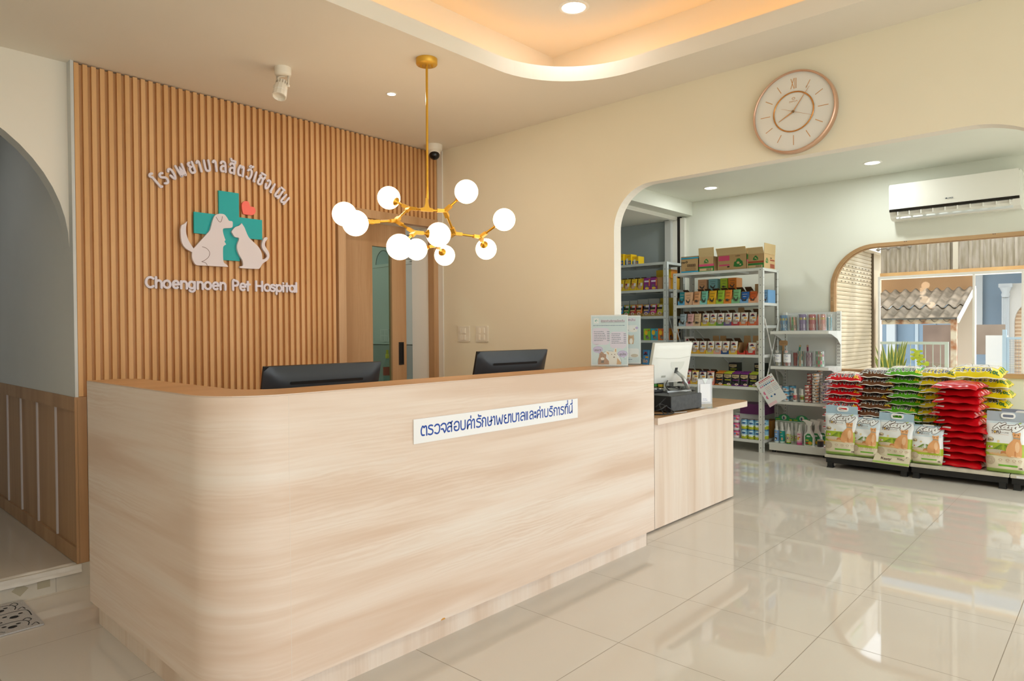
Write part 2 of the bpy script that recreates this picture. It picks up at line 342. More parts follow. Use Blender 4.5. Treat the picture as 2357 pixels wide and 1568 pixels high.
# arch wall and the corridor behind it
mb = MB(); R = .70
out = [(1.0475, 2.705), (-2.3, 2.705), (-2.3, 0), (-.353, 0), (-.353, 1.75)]+arc(.347, 1.75, R, R, 180, 0, 28)
mb.slab(out, [], XZ(0), 4.06, 4.16, CEIL, GREY); struct('wall_arch', mb, 'white wall with a round-topped arch')
mb = MB(); mb.box(-.45, -.353, 4.16, 6.1, 0, 2.7, GREY); mb.box(-.45, 1.1, 6.1, 6.2, 0, 2.7, GREY); mb.box(-.45, 1.1, 4.16, 6.2, 2.7, 2.8, GREY); struct('wall_passage', mb)
mb = MB(); t = [(-.353, 4.0), (1.055, 4.0), (1.055, 6.1), (-.353, 6.1)]
mb.add([(x, y, .1155) for x, y in t], [(0, 1, 2, 3)], TILE2, [[((x-.85)/.6, (y-4.75)/.6) for x, y in t]]); mb.box(-.353, 1.055, 4.012, 6.1, .0, .115, WHITE)
struct('floor_corridor', mb, 'raised tiled corridor floor')
STEP = noisy('plinth_tile', '#c4bdaf', '#cec8bb', 5, .35)
mb = MB(); mb.box(-2.3, 1.112, 4.0, 4.012, 0, .117, STEP)
for x in (.70, .95): mb.box(x-.0008, x+.0008, 3.9994, 4.0, 0, .117, mat('#8f887b'))
dec = mat('#a9a089', .5)
mb.add([(.87, 3.999, .036), (.925, 3.999, .036), (.925, 3.999, .078), (.87, 3.999, .078)], [(0, 1, 2, 3)], dec)
mb.add([(.80, 3.999, .022), (.835, 3.999, .055), (.80, 3.999, .085), (.765, 3.999, .055)], [(0, 1, 2, 3)], dec)
mb.box(1.098, 1.112, 4.0, 4.012, .117, .118, STEP); struct('baseboard_step', mb, 'tiled riser below the corridor step')
NOSE = noisy('worn_nosing', '#e4e0d8', '#d3cdc2', 9, .5, sq=(1, 4, 4))
mb = MB(); mb.grid(60, 8, lambda u, v: (-.35+1.412*u, 3.988+.05*(1-abs(cos(v*pi/2))), .076+.044*sin(min(1, v*1.2)*pi/2)+.002*sin(u*47+v*3)*sin(u*13)), NOSE)
mb.box(-.35, 1.062, 3.99, 4.03, .076, .1165, NOSE); o = struct('trim_nosing', mb, 'worn white nosing along the step')
# clock wall with the wide arched opening
YZ = lambda x: (lambda a, b, d: (x+d, a, b))
mb = MB(); r = .26
out = [(4.04, 0), (4.04, 2.72), (-2.62, 2.72), (-2.62, 0), (.08, 0)]+arc(.08+.45, 2.18-.45, .45, .45, 180, 90, 16)+arc(2.356-r, 2.18-r, r, r, 90, 0, 14)+[(2.356, 0)]
mb.slab(out, [], YZ(0), 3.52, 3.595, WALL, CEIL); struct('wall_right', mb, 'warm white wall with a wide arched opening')
mb = MB(); mb.box(3.60, 3.66, 4.15, 6.1, 0, 2.9, SHOPW); mb.box(1.1, 3.66, 6.1, 6.2, 0, 2.9, SHOPW); mb.box(1.1, 3.66, 4.15, 6.2, 2.55, 2.7, WHITE); struct('wall_treatment', mb)
# shop: wall with the window, far wall, ceiling, bulkhead
wy0, wy1, wz0, wz1, wr = -.9, 2.315, .872, 2.14, .40
whole = arc(wy1-wr, wz1-wr, wr, wr, 0, 90, 12)+arc(wy0+wr, wz1-wr, wr, wr, 90, 180, 12)+[(wy0, wz0), (wy1, wz0)]
mb = MB(); mb.slab([(-2.62, 0), (6.1, 0), (6.1, 3.0), (-2.62, 3.0)], [whole], YZ(0), 7.6, 7.645, SHOPW); struct('wall_shop', mb, 'pale shop wall with a round-cornered window')
mb = MB(); mb.box(3.6, 7.72, 6.1, 6.2, 0, 3, GREY); mb.box(7.588, 7.5995, 4.272, 6.1, 0, 2.668, plaster('store_wall_dimmed', '#aab4b8', '#a5afb3')); struct('wall_far', mb)  # thin grey panel puts the unlit store's dimness into the wall colour
mb = MB(); mb.box(3.596, 7.62, -2.62, 3.95, 2.86, 2.95, SHOPW); mb.box(3.66, 7.62, 4.13, 6.1, 2.67, 2.75, WHITE)
DK = mat('#55585a', .6)
mb.box(6.2, 6.215, 4.55, 5.6, 2.667, 2.671, DK); mb.box(5.6, 6.2, 4.55, 4.562, 2.668, 2.671, mat('#d5d8d5')); struct('ceiling_shop', mb)
mb = MB(); mb.box(3.596, 7.6, 3.95, 4.13, 2.70, 2.86, SHOPW); mb.box(3.66, 7.6, 4.135, 4.19, 2.655, 2.70, WHITE); struct('trim_bulkhead', mb, 'white bulkhead over the store room opening')
mb = MB(); mb.box(7.56, 7.6, 4.09, 4.13, 0, 2.70, mat('#26211d', .6)); mb.box(7.55, 7.599, 4.03, 4.088, 0, 2.68, WHITE); mb.box(7.555, 7.6, 4.132, 4.19, 0, 2.66, WHITE); mb.box(7.5, 7.6, 4.19, 4.27, 0, 2.66, GREY); struct('trim_shutter_guide', mb)
# outer walls behind the camera with their glazed openings
mb = MB()
mb.slab([(-2.3, 0), (3.56, 0), (3.56, 2.75), (-2.3, 2.75)], [[(-1.7, .06), (3.3, .06), (3.3, 2.6), (-1.7, 2.6)]], XZ(0), -2.72, -2.62, WHITE)
mb.slab([(3.56, 0), (7.72, 0), (7.72, 2.95), (3.56, 2.95)], [[(3.8, .06), (7.4, .06), (7.4, 2.6), (3.8, 2.6)]], XZ(0), -2.72, -2.62, WHITE); struct('wall_front', mb)
mb = MB()
for x in (-1.7, -.05, 1.6, 3.25, 3.8, 5.0, 6.2, 7.35): mb.box(x, x+.05, -2.69, -2.65, .06, 2.6, mat('#f0f0ee', .4))
mb.box(-1.7, 3.3, -2.69, -2.65, 2.05, 2.10, mat('#f0f0ee', .4)); mb.box(3.8, 7.4, -2.69, -2.65, 2.05, 2.10, mat('#f0f0ee', .4)); struct('window_2', mb)
mb = MB(); mb.box(-2.4, -2.3, -2.72, 4.16, 0, 2.75, WALL); struct('wall_left', mb)
# the door
d = struct('door_1', MB().slab([(2.45, .01), (3.338, .01), (3.338, 2.16), (2.45, 2.16)], [[(3.022, .25), (3.202, .25), (3.202, 1.947), (3.022, 1.947)]], XZ(0), 4.165, 4.205, DOOR), 'oak sliding door left slightly open')
part('glass_pane', MB().box(3.02, 3.204, 4.183, 4.189, .248, 1.95, DGLASS), d, 'tall narrow glass pane')
hd = MB(); BLK = mat('#17171a', .45)
hd.slab([(3.262, 1.05), (3.308, 1.05), (3.308, 1.225), (3.262, 1.225)], [[(3.269, 1.060), (3.301, 1.060), (3.301, 1.215), (3.269, 1.215)]], XZ(0), 4.159, 4.167, BLK); hd.box(3.269, 3.301, 4.163, 4.166, 1.06, 1.215, mat('#08080a', .6)); part('door_handle', hd, d, 'recessed black pull')
mb = MB()
mb.slab([(2.613, 0), (2.672, 0), (2.672, 2.113), (3.466, 2.113), (3.466, 0), (3.519, 0), (3.519, 2.172), (2.613, 2.172)], [], XZ(0), 3.984, 4.05, DOOR)
mb.box(2.655, 2.672, 4.05, 4.16, 0, 2.113, DOOR); mb.box(3.466, 3.48, 4.05, 4.25, 0, 2.113, CEIL); mb.box(2.672, 3.466, 4.05, 4.16, 2.113, 2.13, CEIL)
bev(struct('trim_door', mb, 'oak door casing'), .002)
# window frame, sash bars, panes
mb = MB(); fr = .03
inner = arc(wy1-wr, wz1-wr, wr-fr*.2, wr-fr*.2, 0, 90, 12)+arc(wy0+wr, wz1-wr, wr-fr*.2, wr-fr*.2, 90, 180, 12)+[(wy0+.01, wz0+.01), (wy1-.01, wz0+.01)]
outw = arc(wy1-wr, wz1-wr, wr+fr, wr+fr, 0, 90, 14)+arc(wy0+wr, wz1-wr, wr+fr, wr+fr, 90, 180, 14)+[(wy0-fr, wz0-fr), (wy1+fr, wz0-fr)]
mb.slab(outw, [inner], YZ(0), 7.575, 7.61, SILL); mb.slab(inner, [arc(wy1-wr, wz1-wr, wr-.012, wr-.012, 0, 90, 12)+arc(wy0+wr, wz1-wr, wr-.012, wr-.012, 90, 180, 12)+[(wy0+.012, wz0+.012), (wy1-.012, wz0+.012)]], YZ(0), 7.60, 7.645, SILL)
wn = struct('window_1', mb, 'round-cornered window in a light wood frame')
ALU = mat('#eceae6', .35); SCR = mat('#2a2420', .5)
bar = MB(); bar.box(7.620, 7.640, -.89, 1.896, 1.808, 1.832, ALU)
for y in (1.897, 1.09, .72, -.1): bar.box(7.6215, 7.6385, y-.013, y+.004, .885, 1.83, ALU)
part('sash_bar', bar, wn, 'white aluminium sash bars')
sc = MB()
for y in (1.65, 1.635, .93, .915): sc.cyl((7.574, y, wz1+.025), (7.5755, y, wz1+.025), .004, SCR, n=8)
for z in (1.63, 1.61): sc.cyl((7.574, 2.33, z), (7.5755, 2.33, z), .004, SCR, n=8)
part('screw', sc, wn, 'dark screw heads')
part('window_pane', MB().box(7.641, 7.643, -.88, 2.30, .885, 2.125, GLASS), wn)
# ================================================================== lettering: stroke alphabets (x, y) in units of letter height
def U(w=.5): return [(.06, 1), (.06, .3), (.13, .05), (w/2+.02, 0), (w-.06, .06), (w, .3), (w, 1)]
GL = {
 'ต': (.62, [[(.34, .03), (.34, .03), (.14, .06), (.06, .3), (.06, .62), (.16, .95), (.24, .97), (.33, .84), (.42, .97), (.53, .93), (.57, .6), (.57, 0)]]),
 'ร': (.5, [[(.44, .93), (.3, .99), (.12, .93), (.08, .74), (.22, .6), (.4, .5), (.47, .28), (.38, .05), (.2, 0), (.05, .08)]]),
 'ว': (.5, [[(.05, .82), (.18, .97), (.36, .95), (.46, .75), (.47, .4), (.38, .07), (.22, 0), (.05, .12)]]),
 'จ': (.5, [[(.04, .80), (.18, .97), (.36, .94), (.45, .7), (.44, .3), (.32, 0), (.32, 0), (.2, .40), (.2, .40), (.06, .40)]]),
 'ส': (.58, [[(.08, .8), (.16, .95), (.32, .99), (.46, .92), (.52, .7), (.52, 0)], [(.52, .52), (.3, .56), (.12, .46), (.06, .24), (.13, .04), (.3, .04)], [(.42, .9), (.6, 1.1)]]),
 'ล': (.56, [[(.08, .8), (.16, .95), (.32, .99), (.46, .92), (.52, .7), (.52, 0)], [(.52, .52), (.3, .56), (.12, .46), (.06, .24), (.13, .04), (.3, .04)]]),
 'อ': (.54, [[(.07, .74), (.16, .94), (.3, .99), (.45, .9), (.5, .6), (.47, .15), (.32, 0), (.14, .05), (.07, .24), (.07, .44), (.07, .44), (.25, .44)]]),
 'บ': (.54, [U()]), 'ษ': (.62, [U(), [(.28, .44), (.42, .5), (.62, .58)]]),
 'ค': (.55, [[(.08, 0), (.06, .45), (.12, .85), (.28, .99), (.42, .94), (.5, .7), (.5, 0)], [(.09, .05), (.2, .42), (.36, .48)]]),
 'า': (.32, [[(.02, .84), (.1, .97), (.2, .97), (.27, .8), (.27, 0)]]),
 'ก': (.54, [[(.1, 0), (.1, .42), (.1, .42), (.19, .58), (.05, .7), (.05, .7), (.14, .93), (.29, .99), (.43, .93), (.5, .7), (.5, 0)]]),
 'พ': (.72, [[(.05, 1), (.05, 1), (.14, .1), (.2, 0), (.26, .1), (.37, .75), (.37, .75), (.48, .1), (.54, 0), (.6, .1), (.69, 1)]]),
 'ย': (.52, [[(.22, .96), (.08, .88), (.1, .66), (.26, .56), (.26, .56), (.1, .46), (.06, .25), (.14, .03), (.3, 0), (.44, .04), (.5, .25), (.5, 1)]]),
 'เ': (.2, [[(.08, 1), (.08, .04), (.08, .04), (.16, .0)]]), '|': (.14, [[(.07, .98), (.07, .02)]]),
 'ะ': (.28, [ell(.14, .22, .08, .1, 12)+[(.22, .22)], ell(.14, .72, .08, .1, 12)+[(.22, .72)]]),
 'ท': (.58, [[(.07, 1), (.07, 0)], [(.07, .55), (.14, .8), (.3, .98), (.42, .97), (.52, .75), (.52, 0)]]),
 'น': (.58, [[(.06, 1), (.06, .2), (.13, .02), (.26, .04), (.5, .32)], [(.5, 1), (.5, .02)]]),
 'ง': (.48, [[(.05, .82), (.16, .97), (.32, .94), (.41, .7), (.38, .25), (.27, .02), (.16, .08), (.04, .42)]]),
 'โ': (.36, [[(.36, 1.36), (.2, 1.42), (.05, 1.34), (.09, 1.18), (.16, 1.1), (.16, 1.1), (.16, .04), (.16, .04), (.28, .0)]]),
 'ช': (.58, [[(.16, .98), (.07, .86), (.17, .7), (.11, .52), (.11, .52), (.1, .15), (.2, .01), (.38, .02), (.49, .2), (.49, .62), (.49, .62), (.6, .98)], [(.3, .78), (.49, .62)]]),
 'ั': (0, [[(-.42, 1.42), (-.36, 1.27), (-.36, 1.27), (.02, 1.25)]]), 'ิ': (0, [[(-.44, 1.22), (.0, 1.22)]]), 'ี': (0, [[(-.42, 1.18), (-.06, 1.24), (-.06, 1.24), (-.06, 1.42)]]),
 '่': (0, [[(-.1, 1.2), (-.1, 1.4)]]), 'x': (0, [[(-.06, 1.58), (-.06, 1.72)]]), '์': (0, [[(-.36, 1.25), (-.3, 1.36), (-.18, 1.34), (-.2, 1.24), (-.02, 1.4)]]),
 'C': (.78, [arc(.44, .5, .38, .48, 48, 312, 14)]), 'h': (.6, [[(.09, 1), (.09, 0)], [(.09, .42)]+arc(.32, .42, .23, .28, 150, 0, 8)+[(.55, 0)]]),
 'o': (.72, [arc(.36, .36, .29, .35, 0, 360, 20)]), 'e': (.66, [[(.09, .36), (.57, .38)]+arc(.33, .36, .26, .35, 5, 310, 16)]),
 'n': (.6, [[(.09, .7), (.09, 0)], [(.09, .42)]+arc(.32, .42, .23, .28, 150, 0, 8)+[(.55, 0)]]),
 'g': (.68, [arc(.33, .37, .26, .33, 0, 360, 18), [(.59, .68), (.59, -.05)]+arc(.35, -.05, .24, .24, 0, -150, 8)]),
 'P': (.6, [[(.09, 0), (.09, .98), (.3, .98)]+arc(.3, .72, .24, .26, 90, -90, 8)+[(.1, .46)]]), 't': (.42, [[(.2, .92), (.2, 0)], [(.02, .62), (.4, .64)]]),
 'H': (.72, [[(.08, 1), (.08, 0)], [(.64, 1), (.64, 0)], [(.08, .52), (.64, .52)]]),
 's': (.48, [[(.42, .62), (.26, .7), (.1, .62), (.12, .44), (.3, .36), (.42, .24), (.36, .06), (.2, 0), (.05, .08)]]),
 'p': (.64, [[(.09, .7), (.09, -.3)], arc(.35, .35, .25, .34, 0, 360, 16)]), 'i': (.2, [[(.1, .68), (.1, 0)], [(.1, .92), (.101, .92)]]),
 'a': (.6, [arc(.31, .35, .25, .34, 0, 360, 16), [(.56, .68), (.56, 0)]]), 'l': (.18, [[(.09, 1), (.09, 0)]]) }
def glyph(mb, ch, fn, h, r, d, m, w=None):
    gw, sts = GL[ch]; sx = (w/gw if w and gw else h)
    for st in sts:
        p = smooth([(x, y) for x, y in st], 4) if len(st) > 2 else st
        stroke([(x*sx, y*h) for x, y in p], r, d, m, mb, fn)
LET = mat('#dcd5e0', .45)
# arched Thai line above the emblem: each letter on the arc
cx, cz, rad, y0 = 1.8476, 1.7201, .5455, 3.999
lt = thing('wall_lettering', 'arched line of pale lilac raised Thai letters above the green cross', 'sign', (cx, y0, cz))
row = [('โ', 132.03), ('ร', 128.4), ('ง', 122.96), ('พ', 117.29), ('ย', 110.98), ('า', 106.38), ('บ', 101.56), ('า', 96.98), ('ล', 92.09), ('สั', 86.61), ('ต', 81.17), ('ว์', 75.77), ('เ', 71.86), ('ชิ', 68.06), ('ง', 62.93), ('เ', 59.27), ('นิ', 54.33), ('น', 49.06)]
row[0] = ('โ', 132.9)
for s, a in row:
    mb = MB(); t = radians(a); ux, uz = sin(t), -cos(t); rx, rz = cos(t), sin(t); gw = GL[s[0]][0]*.060
    bx, bz = rad*cos(t)-ux*gw/2, rad*sin(t)-uz*gw/2
    for q, ch in enumerate(s):
        o = gw if q else 0
        glyph(mb, ch, lambda x, y, d: (bx+ux*(x+o)+rx*y, -d, bz+uz*(x+o)+rz*y), .060, .0064, .011, LET)
    part('letter', mb, lt)
lt = thing('wall_lettering', 'straight line of pale lilac raised Latin letters below the dog and cat', 'sign', (1.387, y0, 1.5525))
EX = [(1.3867, 0.0458), (1.4361, 0.0378), (1.4777, 0.0437), (1.5275, 0.0396), (1.5709, 0.0399), (1.6147, 0.0422), (1.6633, 0.0377), (1.705, 0.044), (1.7531, 0.0407), (1.7967, 0.0379), (1.8731, 0.0412), (1.9186, 0.0405), (1.9583, 0.0276), (2.0188, 0.0503), (2.0737, 0.0466), (2.118, 0.033), (2.1534, 0.0431), (2.1998, 0.016), (2.2182, 0.0268), (2.2451, 0.043), (2.292, 0.0125)]
for ch, (x, wd) in zip('ChoengnoenPetHospital', EX):
    mb = MB(); dz = (x-1.387)*.0105; gw = GL[ch][0]
    glyph(mb, ch, lambda a, b, d: (x-1.387+a, -d, dz+.0055+b), .0575, .0064, .011, LET, wd if gw > .25 else None); part('letter', mb, lt)
# emblem
TEAL = mat('#00a9ac', .5); CORAL = mat('#ff7466', .5); PET = mat('#e2dae0', .5); LINE = mat('#5d3f33', .6)
def outl(pts, x0, z0): return [(a-x0, b-z0) for a, b in pts]
em = thing('wall_emblem', 'raised emblem of a teal cross with pale dog and cat silhouettes and a coral heart', 'sign', (1.85, y0, 1.69)); O = (1.85, 1.69)
XZs = lambda y: (lambda a, b, d: (a, y+d, b))
mb = MB().slab(outl([(1.797, 2.149), (1.920, 2.149), (1.920, 2.005), (2.067, 2.005), (2.067, 1.882), (1.921, 1.882), (1.921, 1.739), (1.798, 1.739), (1.798, 1.882), (1.652, 1.882), (1.652, 2.005), (1.798, 2.005)], *O), [], XZs(0), -.012, 0, TEAL); part('cross', mb, em)
ht = smooth([(1.9461, 2.0275), (1.9461, 2.0275), (1.938, 2.06), (1.939, 2.09), (1.9578, 2.1072), (1.9799, 2.1048), (1.991, 2.0788), (1.991, 2.0788), (2.0147, 2.077), (2.0253, 2.0557), (2.0141, 2.034), (1.9916, 2.0262), (1.9461, 2.0275)], 4)[:-1]
part('heart', MB().slab(outl(ht, *O), [], XZs(0), -.014, 0, CORAL), em)
dog = [(1.7925, 2.0085), (1.8205, 2.0084), (1.8383, 1.9916), (1.8502, 1.974), (1.8696, 1.9727), (1.873, 1.954), (1.8679, 1.9356), (1.8466, 1.9297), (1.8224, 1.9259), (1.8121, 1.9165), (1.816, 1.8886), (1.8275, 1.8554), (1.8275, 1.8554), (1.8214, 1.8478), (1.8314, 1.8309), (1.8314, 1.8309), (1.8169, 1.8207), (1.8119, 1.8055), (1.8113, 1.7583), (1.8156, 1.7231), (1.8347, 1.7096), (1.8418, 1.6982), (1.8418, 1.6982), (1.7631, 1.6972), (1.7165, 1.697), (1.6708, 1.6956), (1.651, 1.7), (1.6373, 1.722), (1.632, 1.7444), (1.6334, 1.7685), (1.6334, 1.7685), (1.5992, 1.7861), (1.5787, 1.8138), (1.5716, 1.8526), (1.571, 1.892), (1.5762, 1.918), (1.5762, 1.918), (1.59, 1.9252), (1.6068, 1.9424), (1.6068, 1.9424), (1.6008, 1.9065), (1.6015, 1.8726), (1.6137, 1.834), (1.641, 1.7897), (1.641, 1.7897), (1.6782, 1.8344), (1.7307, 1.8974), (1.7415, 1.9218), (1.7549, 1.97), (1.7699, 1.9981)]
cat = [(1.9281, 1.968), (1.9281, 1.968), (1.9452, 1.944), (1.9574, 1.915), (1.9729, 1.8862), (2.0012, 1.8615), (2.0362, 1.831), (2.0539, 1.7955), (2.058, 1.7588), (2.058, 1.7588), (2.0745, 1.7631), (2.0892, 1.7797), (2.0815, 1.7977), (2.0589, 1.8268), (2.056, 1.8574), (2.0695, 1.8895), (2.0841, 1.899), (2.0946, 1.8919), (2.0791, 1.8687), (2.0768, 1.8438), (2.0982, 1.8115), (2.1044, 1.7809), (2.0908, 1.755), (2.061, 1.7343), (2.0411, 1.7052), (2.028, 1.6982), (1.9641, 1.696), (1.9171, 1.6972), (1.9141, 1.706), (1.9329, 1.7115), (1.9302, 1.7433), (1.9119, 1.772), (1.8987, 1.807), (1.8991, 1.837), (1.9113, 1.8754), (1.8855, 1.8807), (1.8687, 1.9029), (1.8676, 1.9147), (1.8863, 1.9388), (1.9142, 1.9526)]
def pet(name, pts): return part(name, MB().slab(outl(smooth(pts+[pts[0]], 3)[:-1], *O), [], XZs(0), -.028, -.0125, PET), em)
dg = pet('dog_silhouette', dog); pet('cat_silhouette', cat)
for l in ([(1.7727, 1.9867), (1.7872, 1.965), (1.799, 1.9604), (1.8069, 1.9761), (1.8096, 1.9941)], [(1.6904, 1.8049), (1.715, 1.7972), (1.732, 1.7754), (1.7259, 1.7488), (1.7025, 1.7267), (1.6853, 1.7179), (1.6853, 1.7179), (1.7081, 1.7126), (1.7177, 1.6985)]):
    mb = MB(); stroke(outl(smooth(l, 5), *O), .0013, 0, LINE, mb, lambda a, b, d: (a, -.0283, b)); part('engraved_line', mb, dg, 'thin dark line')
# ================================================================== reception counter
ctr = thing('reception_counter', 'long pale oak reception counter with a rounded left corner', 'counter', (0, 0, 0))
def cpath(o, r, yb, xe, n=14):  # left side from back to front, round corner, then along the front
    return [(.945+o, yb)]+[(.945+o, yb-(yb-2.10-o-r)*q/6) for q in range(1, 6)]+arc(.945+o+r, 2.10+o+r, r, r, 180, 270, n)+[(.945+o+r+(xe-.945-o-r)*q/8, 2.10+o) for q in range(1, 9)]
def wall_strip(mb, path, z0, z1, m, u0=0):
    u = [u0]
    for a, b in zip(path, path[1:]): u.append(u[-1]+hypot(b[0]-a[0], b[1]-a[1]))
    mb.add([(x, y, z) for z in (z0, z1) for x, y in path], [(i, i+1, len(path)+i+1, len(path)+i) for i in range(len(path)-1)], m,
           [[(u[i], z0), (u[i+1], z0), (u[i+1], z1), (u[i], z1)] for i in range(len(path)-1)], smooth=True)
    return u
mb = MB(); p = cpath(0, .23, 3.435, 3.556); q = cpath(.02, .21, 3.435, 3.556)
wall_strip(mb, p, .106, 1.091, OAK); wall_strip(mb, q[::-1], .106, 1.091, OAK)
for z in (.106, 1.091): mb.add([(x, y, z) for x, y in p]+[(x, y, z) for x, y in q], [(i, i+1, len(p)+i+1, len(p)+i) for i in range(len(p)-1)], OAK)
mb.box(3.553, 3.556, 2.10, 2.33, .106, 1.091, OAK); mb.box(.945, 1.13, 3.4345, 3.4355, .106, 1.091, OAK)
part('front_panel', mb, ctr)
wt = mat('#e2d6cb', .4)
mb = MB(); mb.box(1.1752, 1.1766, 2.0995, 2.1, .106, 1.091, wt); part('panel_seam', mb, ctr, 'pale vertical seam in the front panel')
mb = MB(); op = cpath(0, .23, 3.435, 3.556, 18); ip = [(.945+.20, 3.435-.07)]+arc(.945+.17, 3.435-.03, .03, .03, 0, 90, 5)
inn = [(3.556, 2.322)]+[(1.3, 2.322)]+arc(1.30, 2.46, .155, .14, 270, 180, 8)[1:]+[(1.145, 3.30)]+arc(1.045, 3.335, .10, .10, 0, 90, 8)
mb.slab(op+inn, [], XY(0), 1.0915, 1.095, OAKTOP, OAK); part('top_ledge', mb, ctr, 'honey oak ledge on top')
mb = MB(); kp = cpath(.055, .2, 3.417, 3.556); kp[0:6] = [(x-.025, y) for x, y in kp[0:6]]; kp[6] = (.976, kp[6][1])
wall_strip(mb, kp, 0, .107, OAKV); mb.box(3.553, 3.5555, 2.155, 2.33, 0, .107, OAKV); part('kick_base', mb, ctr, 'recessed kick base with upright grain')
mb = MB()
mb.slab([(3.553, 2.30), (1.30, 2.30), (1.127, 2.45), (1.127, 3.42), (1.11, 3.42), (1.11, 2.43), (1.28, 2.285), (3.553, 2.285)], [], XY(0), 0, 1.091, OAK); part('inner_panel', mb, ctr)
mb = MB(); mb.slab([(1.13, 2.46), (1.31, 2.302), (3.50, 2.302), (3.50, 2.85), (1.75, 2.85), (1.75, 3.42), (1.13, 3.42)], [], XY(0), .72, .745, OAKTOP)
for x in (1.8, 2.6, 3.46): mb.box(x, x+.02, 2.32, 2.84, 0, .72, OAK)
part('worktop', mb, ctr)
chip = MB(); chip.poly([(1.8485, .1062), (1.875, .1062), (1.870, .1125), (1.860, .1135), (1.852, .111)], mat('#c98f3d', .8), lambda a, b: (a, 2.0993, b)); part('chipped_edge', chip, ctr, 'small amber chip on the lower edge')
# sign on the front
sg = thing('counter_sign', 'long white sign with one line of blue Thai writing on the counter front', 'sign', (1.711, 2.0985, .8555))
part('board', MB().box(0, 1.0785, -.004, 0, 0, .0985, mat('#eff0f2', .35)), sg)
CX = [(1.736, .032), (1.773, .027), (1.807, .029), (1.841, .032), (1.876, .027), (1.913, .032), (1.952, .028), (1.989, .028), (2.022, .014), (2.044, .03), (2.078, .026), (2.114, .029), (2.148, .014), (2.168, .043), (2.219, .031), (2.254, .014), (2.274, .03), (2.31, .012), (2.33, .031), (2.369, .006), (2.379, .007), (2.395, .027), (2.429, .015), (2.447, .029), (2.482, .012), (2.504, .028), (2.54, .027), (2.574, .029), (2.611, .011), (2.629, .027), (2.664, .026), (2.698, .029)]
BLU = mat('#0a45a2', .45); mb = MB()
for s, (x, wd) in zip(['ต', 'ร', 'ว', 'จ', 'ส', 'อ', 'บ', 'ค่', 'า', 'รั', 'ก', 'ษ', 'า', 'พ', 'ย', 'า', 'บ', 'า', 'ล', '|', '|', 'ล', 'ะ', 'ค่', 'า', 'บ', 'ริ', 'ก', 'า', 'ร', 'ทีx', 'นีx'], CX):
    x = (x-1.722)*1.0072+.021; wd *= 1.0072
    for q, ch in enumerate(s):
        o = wd if q else 0
        glyph(mb, ch, lambda a, b, d: (x+a+o, -.0043, .0295+b), .0375, .0034, 0, BLU, None if q or ch == '|' else wd*1.06)
part('lettering', mb, sg, 'blue Thai letters')
# ------------------------------------------------------------------ side counter
sd = thing('side_counter', 'lower pale oak side counter with an overhanging top, right of the reception counter', 'counter', (0, 0, 0))
mb = MB(); mb.box(3.566, 4.28, 2.265, 2.285, .012, .705, OAKV); mb.box(4.281, 5.012, 2.265, 2.285, .012, .705, OAKV); mb.box(4.994, 5.012, 2.285, 2.82, .012, .705, OAKV); bev(part('front_panel', mb, sd), .0015)
mb = MB(); mb.slab([(3.765, 2.198), (5.10, 2.198)]+arc(5.10, 2.288, .09, .09, 270, 360, 6)+[(5.19, 2.85), (3.60, 2.85), (3.60, 2.34), (3.765, 2.34)], [], XY(0), .703, .745, OAKTOP, OAK); bev(part('worktop', mb, sd, 'thick oak top'), .002)
mb = MB(); mb.box(3.58, 5.0, 2.287, 2.295, 0, .012, mat('#5a4a3c')); part('plinth_gap', mb, sd)
# ================================================================== fixtures
BRASS = mat('#dba93c', .3, .75); BRASS2 = mat('#e0b045', .38, .6)
GLOBE = mat('#ffdeb4', .3, emit=4.6)
ch = thing('chandelier', 'brass branching chandelier with ten glowing white globes hung over the counter', 'chandelier', (2.293, 2.676, 2.705)); O = Vector((2.293, 2.676, 2.705))
v = lambda *p: Vector(p)-O
part('canopy', MB().lathe([(0, -.03), (.052, -.03), (.055, -.026), (.055, 0)], BRASS2, n=32), ch)
for x, y in ((-.02, .022), (.018, -.022)): part('screw', MB().cyl((x, y, -.029), (x, y, -.042), .004, BRASS, n=8), ch)
part('rod', MB().cyl((0, 0, -.03), (-.006, -.003, -.72), .0062, BRASS, n=12), ch)
ND = dict(hub=(2.283, 2.672, 1.929), N1=(2.242, 2.767, 1.944), N2=(2.095, 2.689, 1.854), N3=(2.119, 2.574, 1.786), N4=(2.368, 2.629, 1.929), N5=(2.494, 2.695, 1.832), N6=(2.529, 2.879, 1.788), N7=(2.654, 2.657, 1.825), N8=(1.928, 2.656, 1.825))
GB = [(1.941, 2.904, 1.894), (1.843, 2.668, 1.811), (2.214, 2.899, 2.013), (2.399, 2.5, 2.015), (2.237, 2.532, 1.783), (1.963, 2.494, 1.695), (2.427, 2.933, 1.761), (2.668, 2.968, 1.75), (2.773, 2.73, 1.775), (2.677, 2.497, 1.905)]
links = [('hub', 'N1'), ('hub', 'N4'), ('N1', 'N2'), ('N2', 'N8'), ('N2', 'N3'), ('N4', 'N5'), ('N5', 'N7'), ('N5', 'N6'), ('N1', 2), ('N8', 0), ('N8', 1), ('N3', 4), ('N3', 5), ('N4', 3), ('N6', 6), ('N6', 7), ('N7', 8), ('N7', 9)]
PT = lambda k: v(*(GB[k] if isinstance(k, int) else ND[k]))
for a, b in links:
    p, q = PT(a), PT(b); dr = (q-p).normalized()
    if isinstance(b, int): q = q-dr*.055
    part('arm', MB().cyl(p, q, .0064, BRASS, n=10), ch)
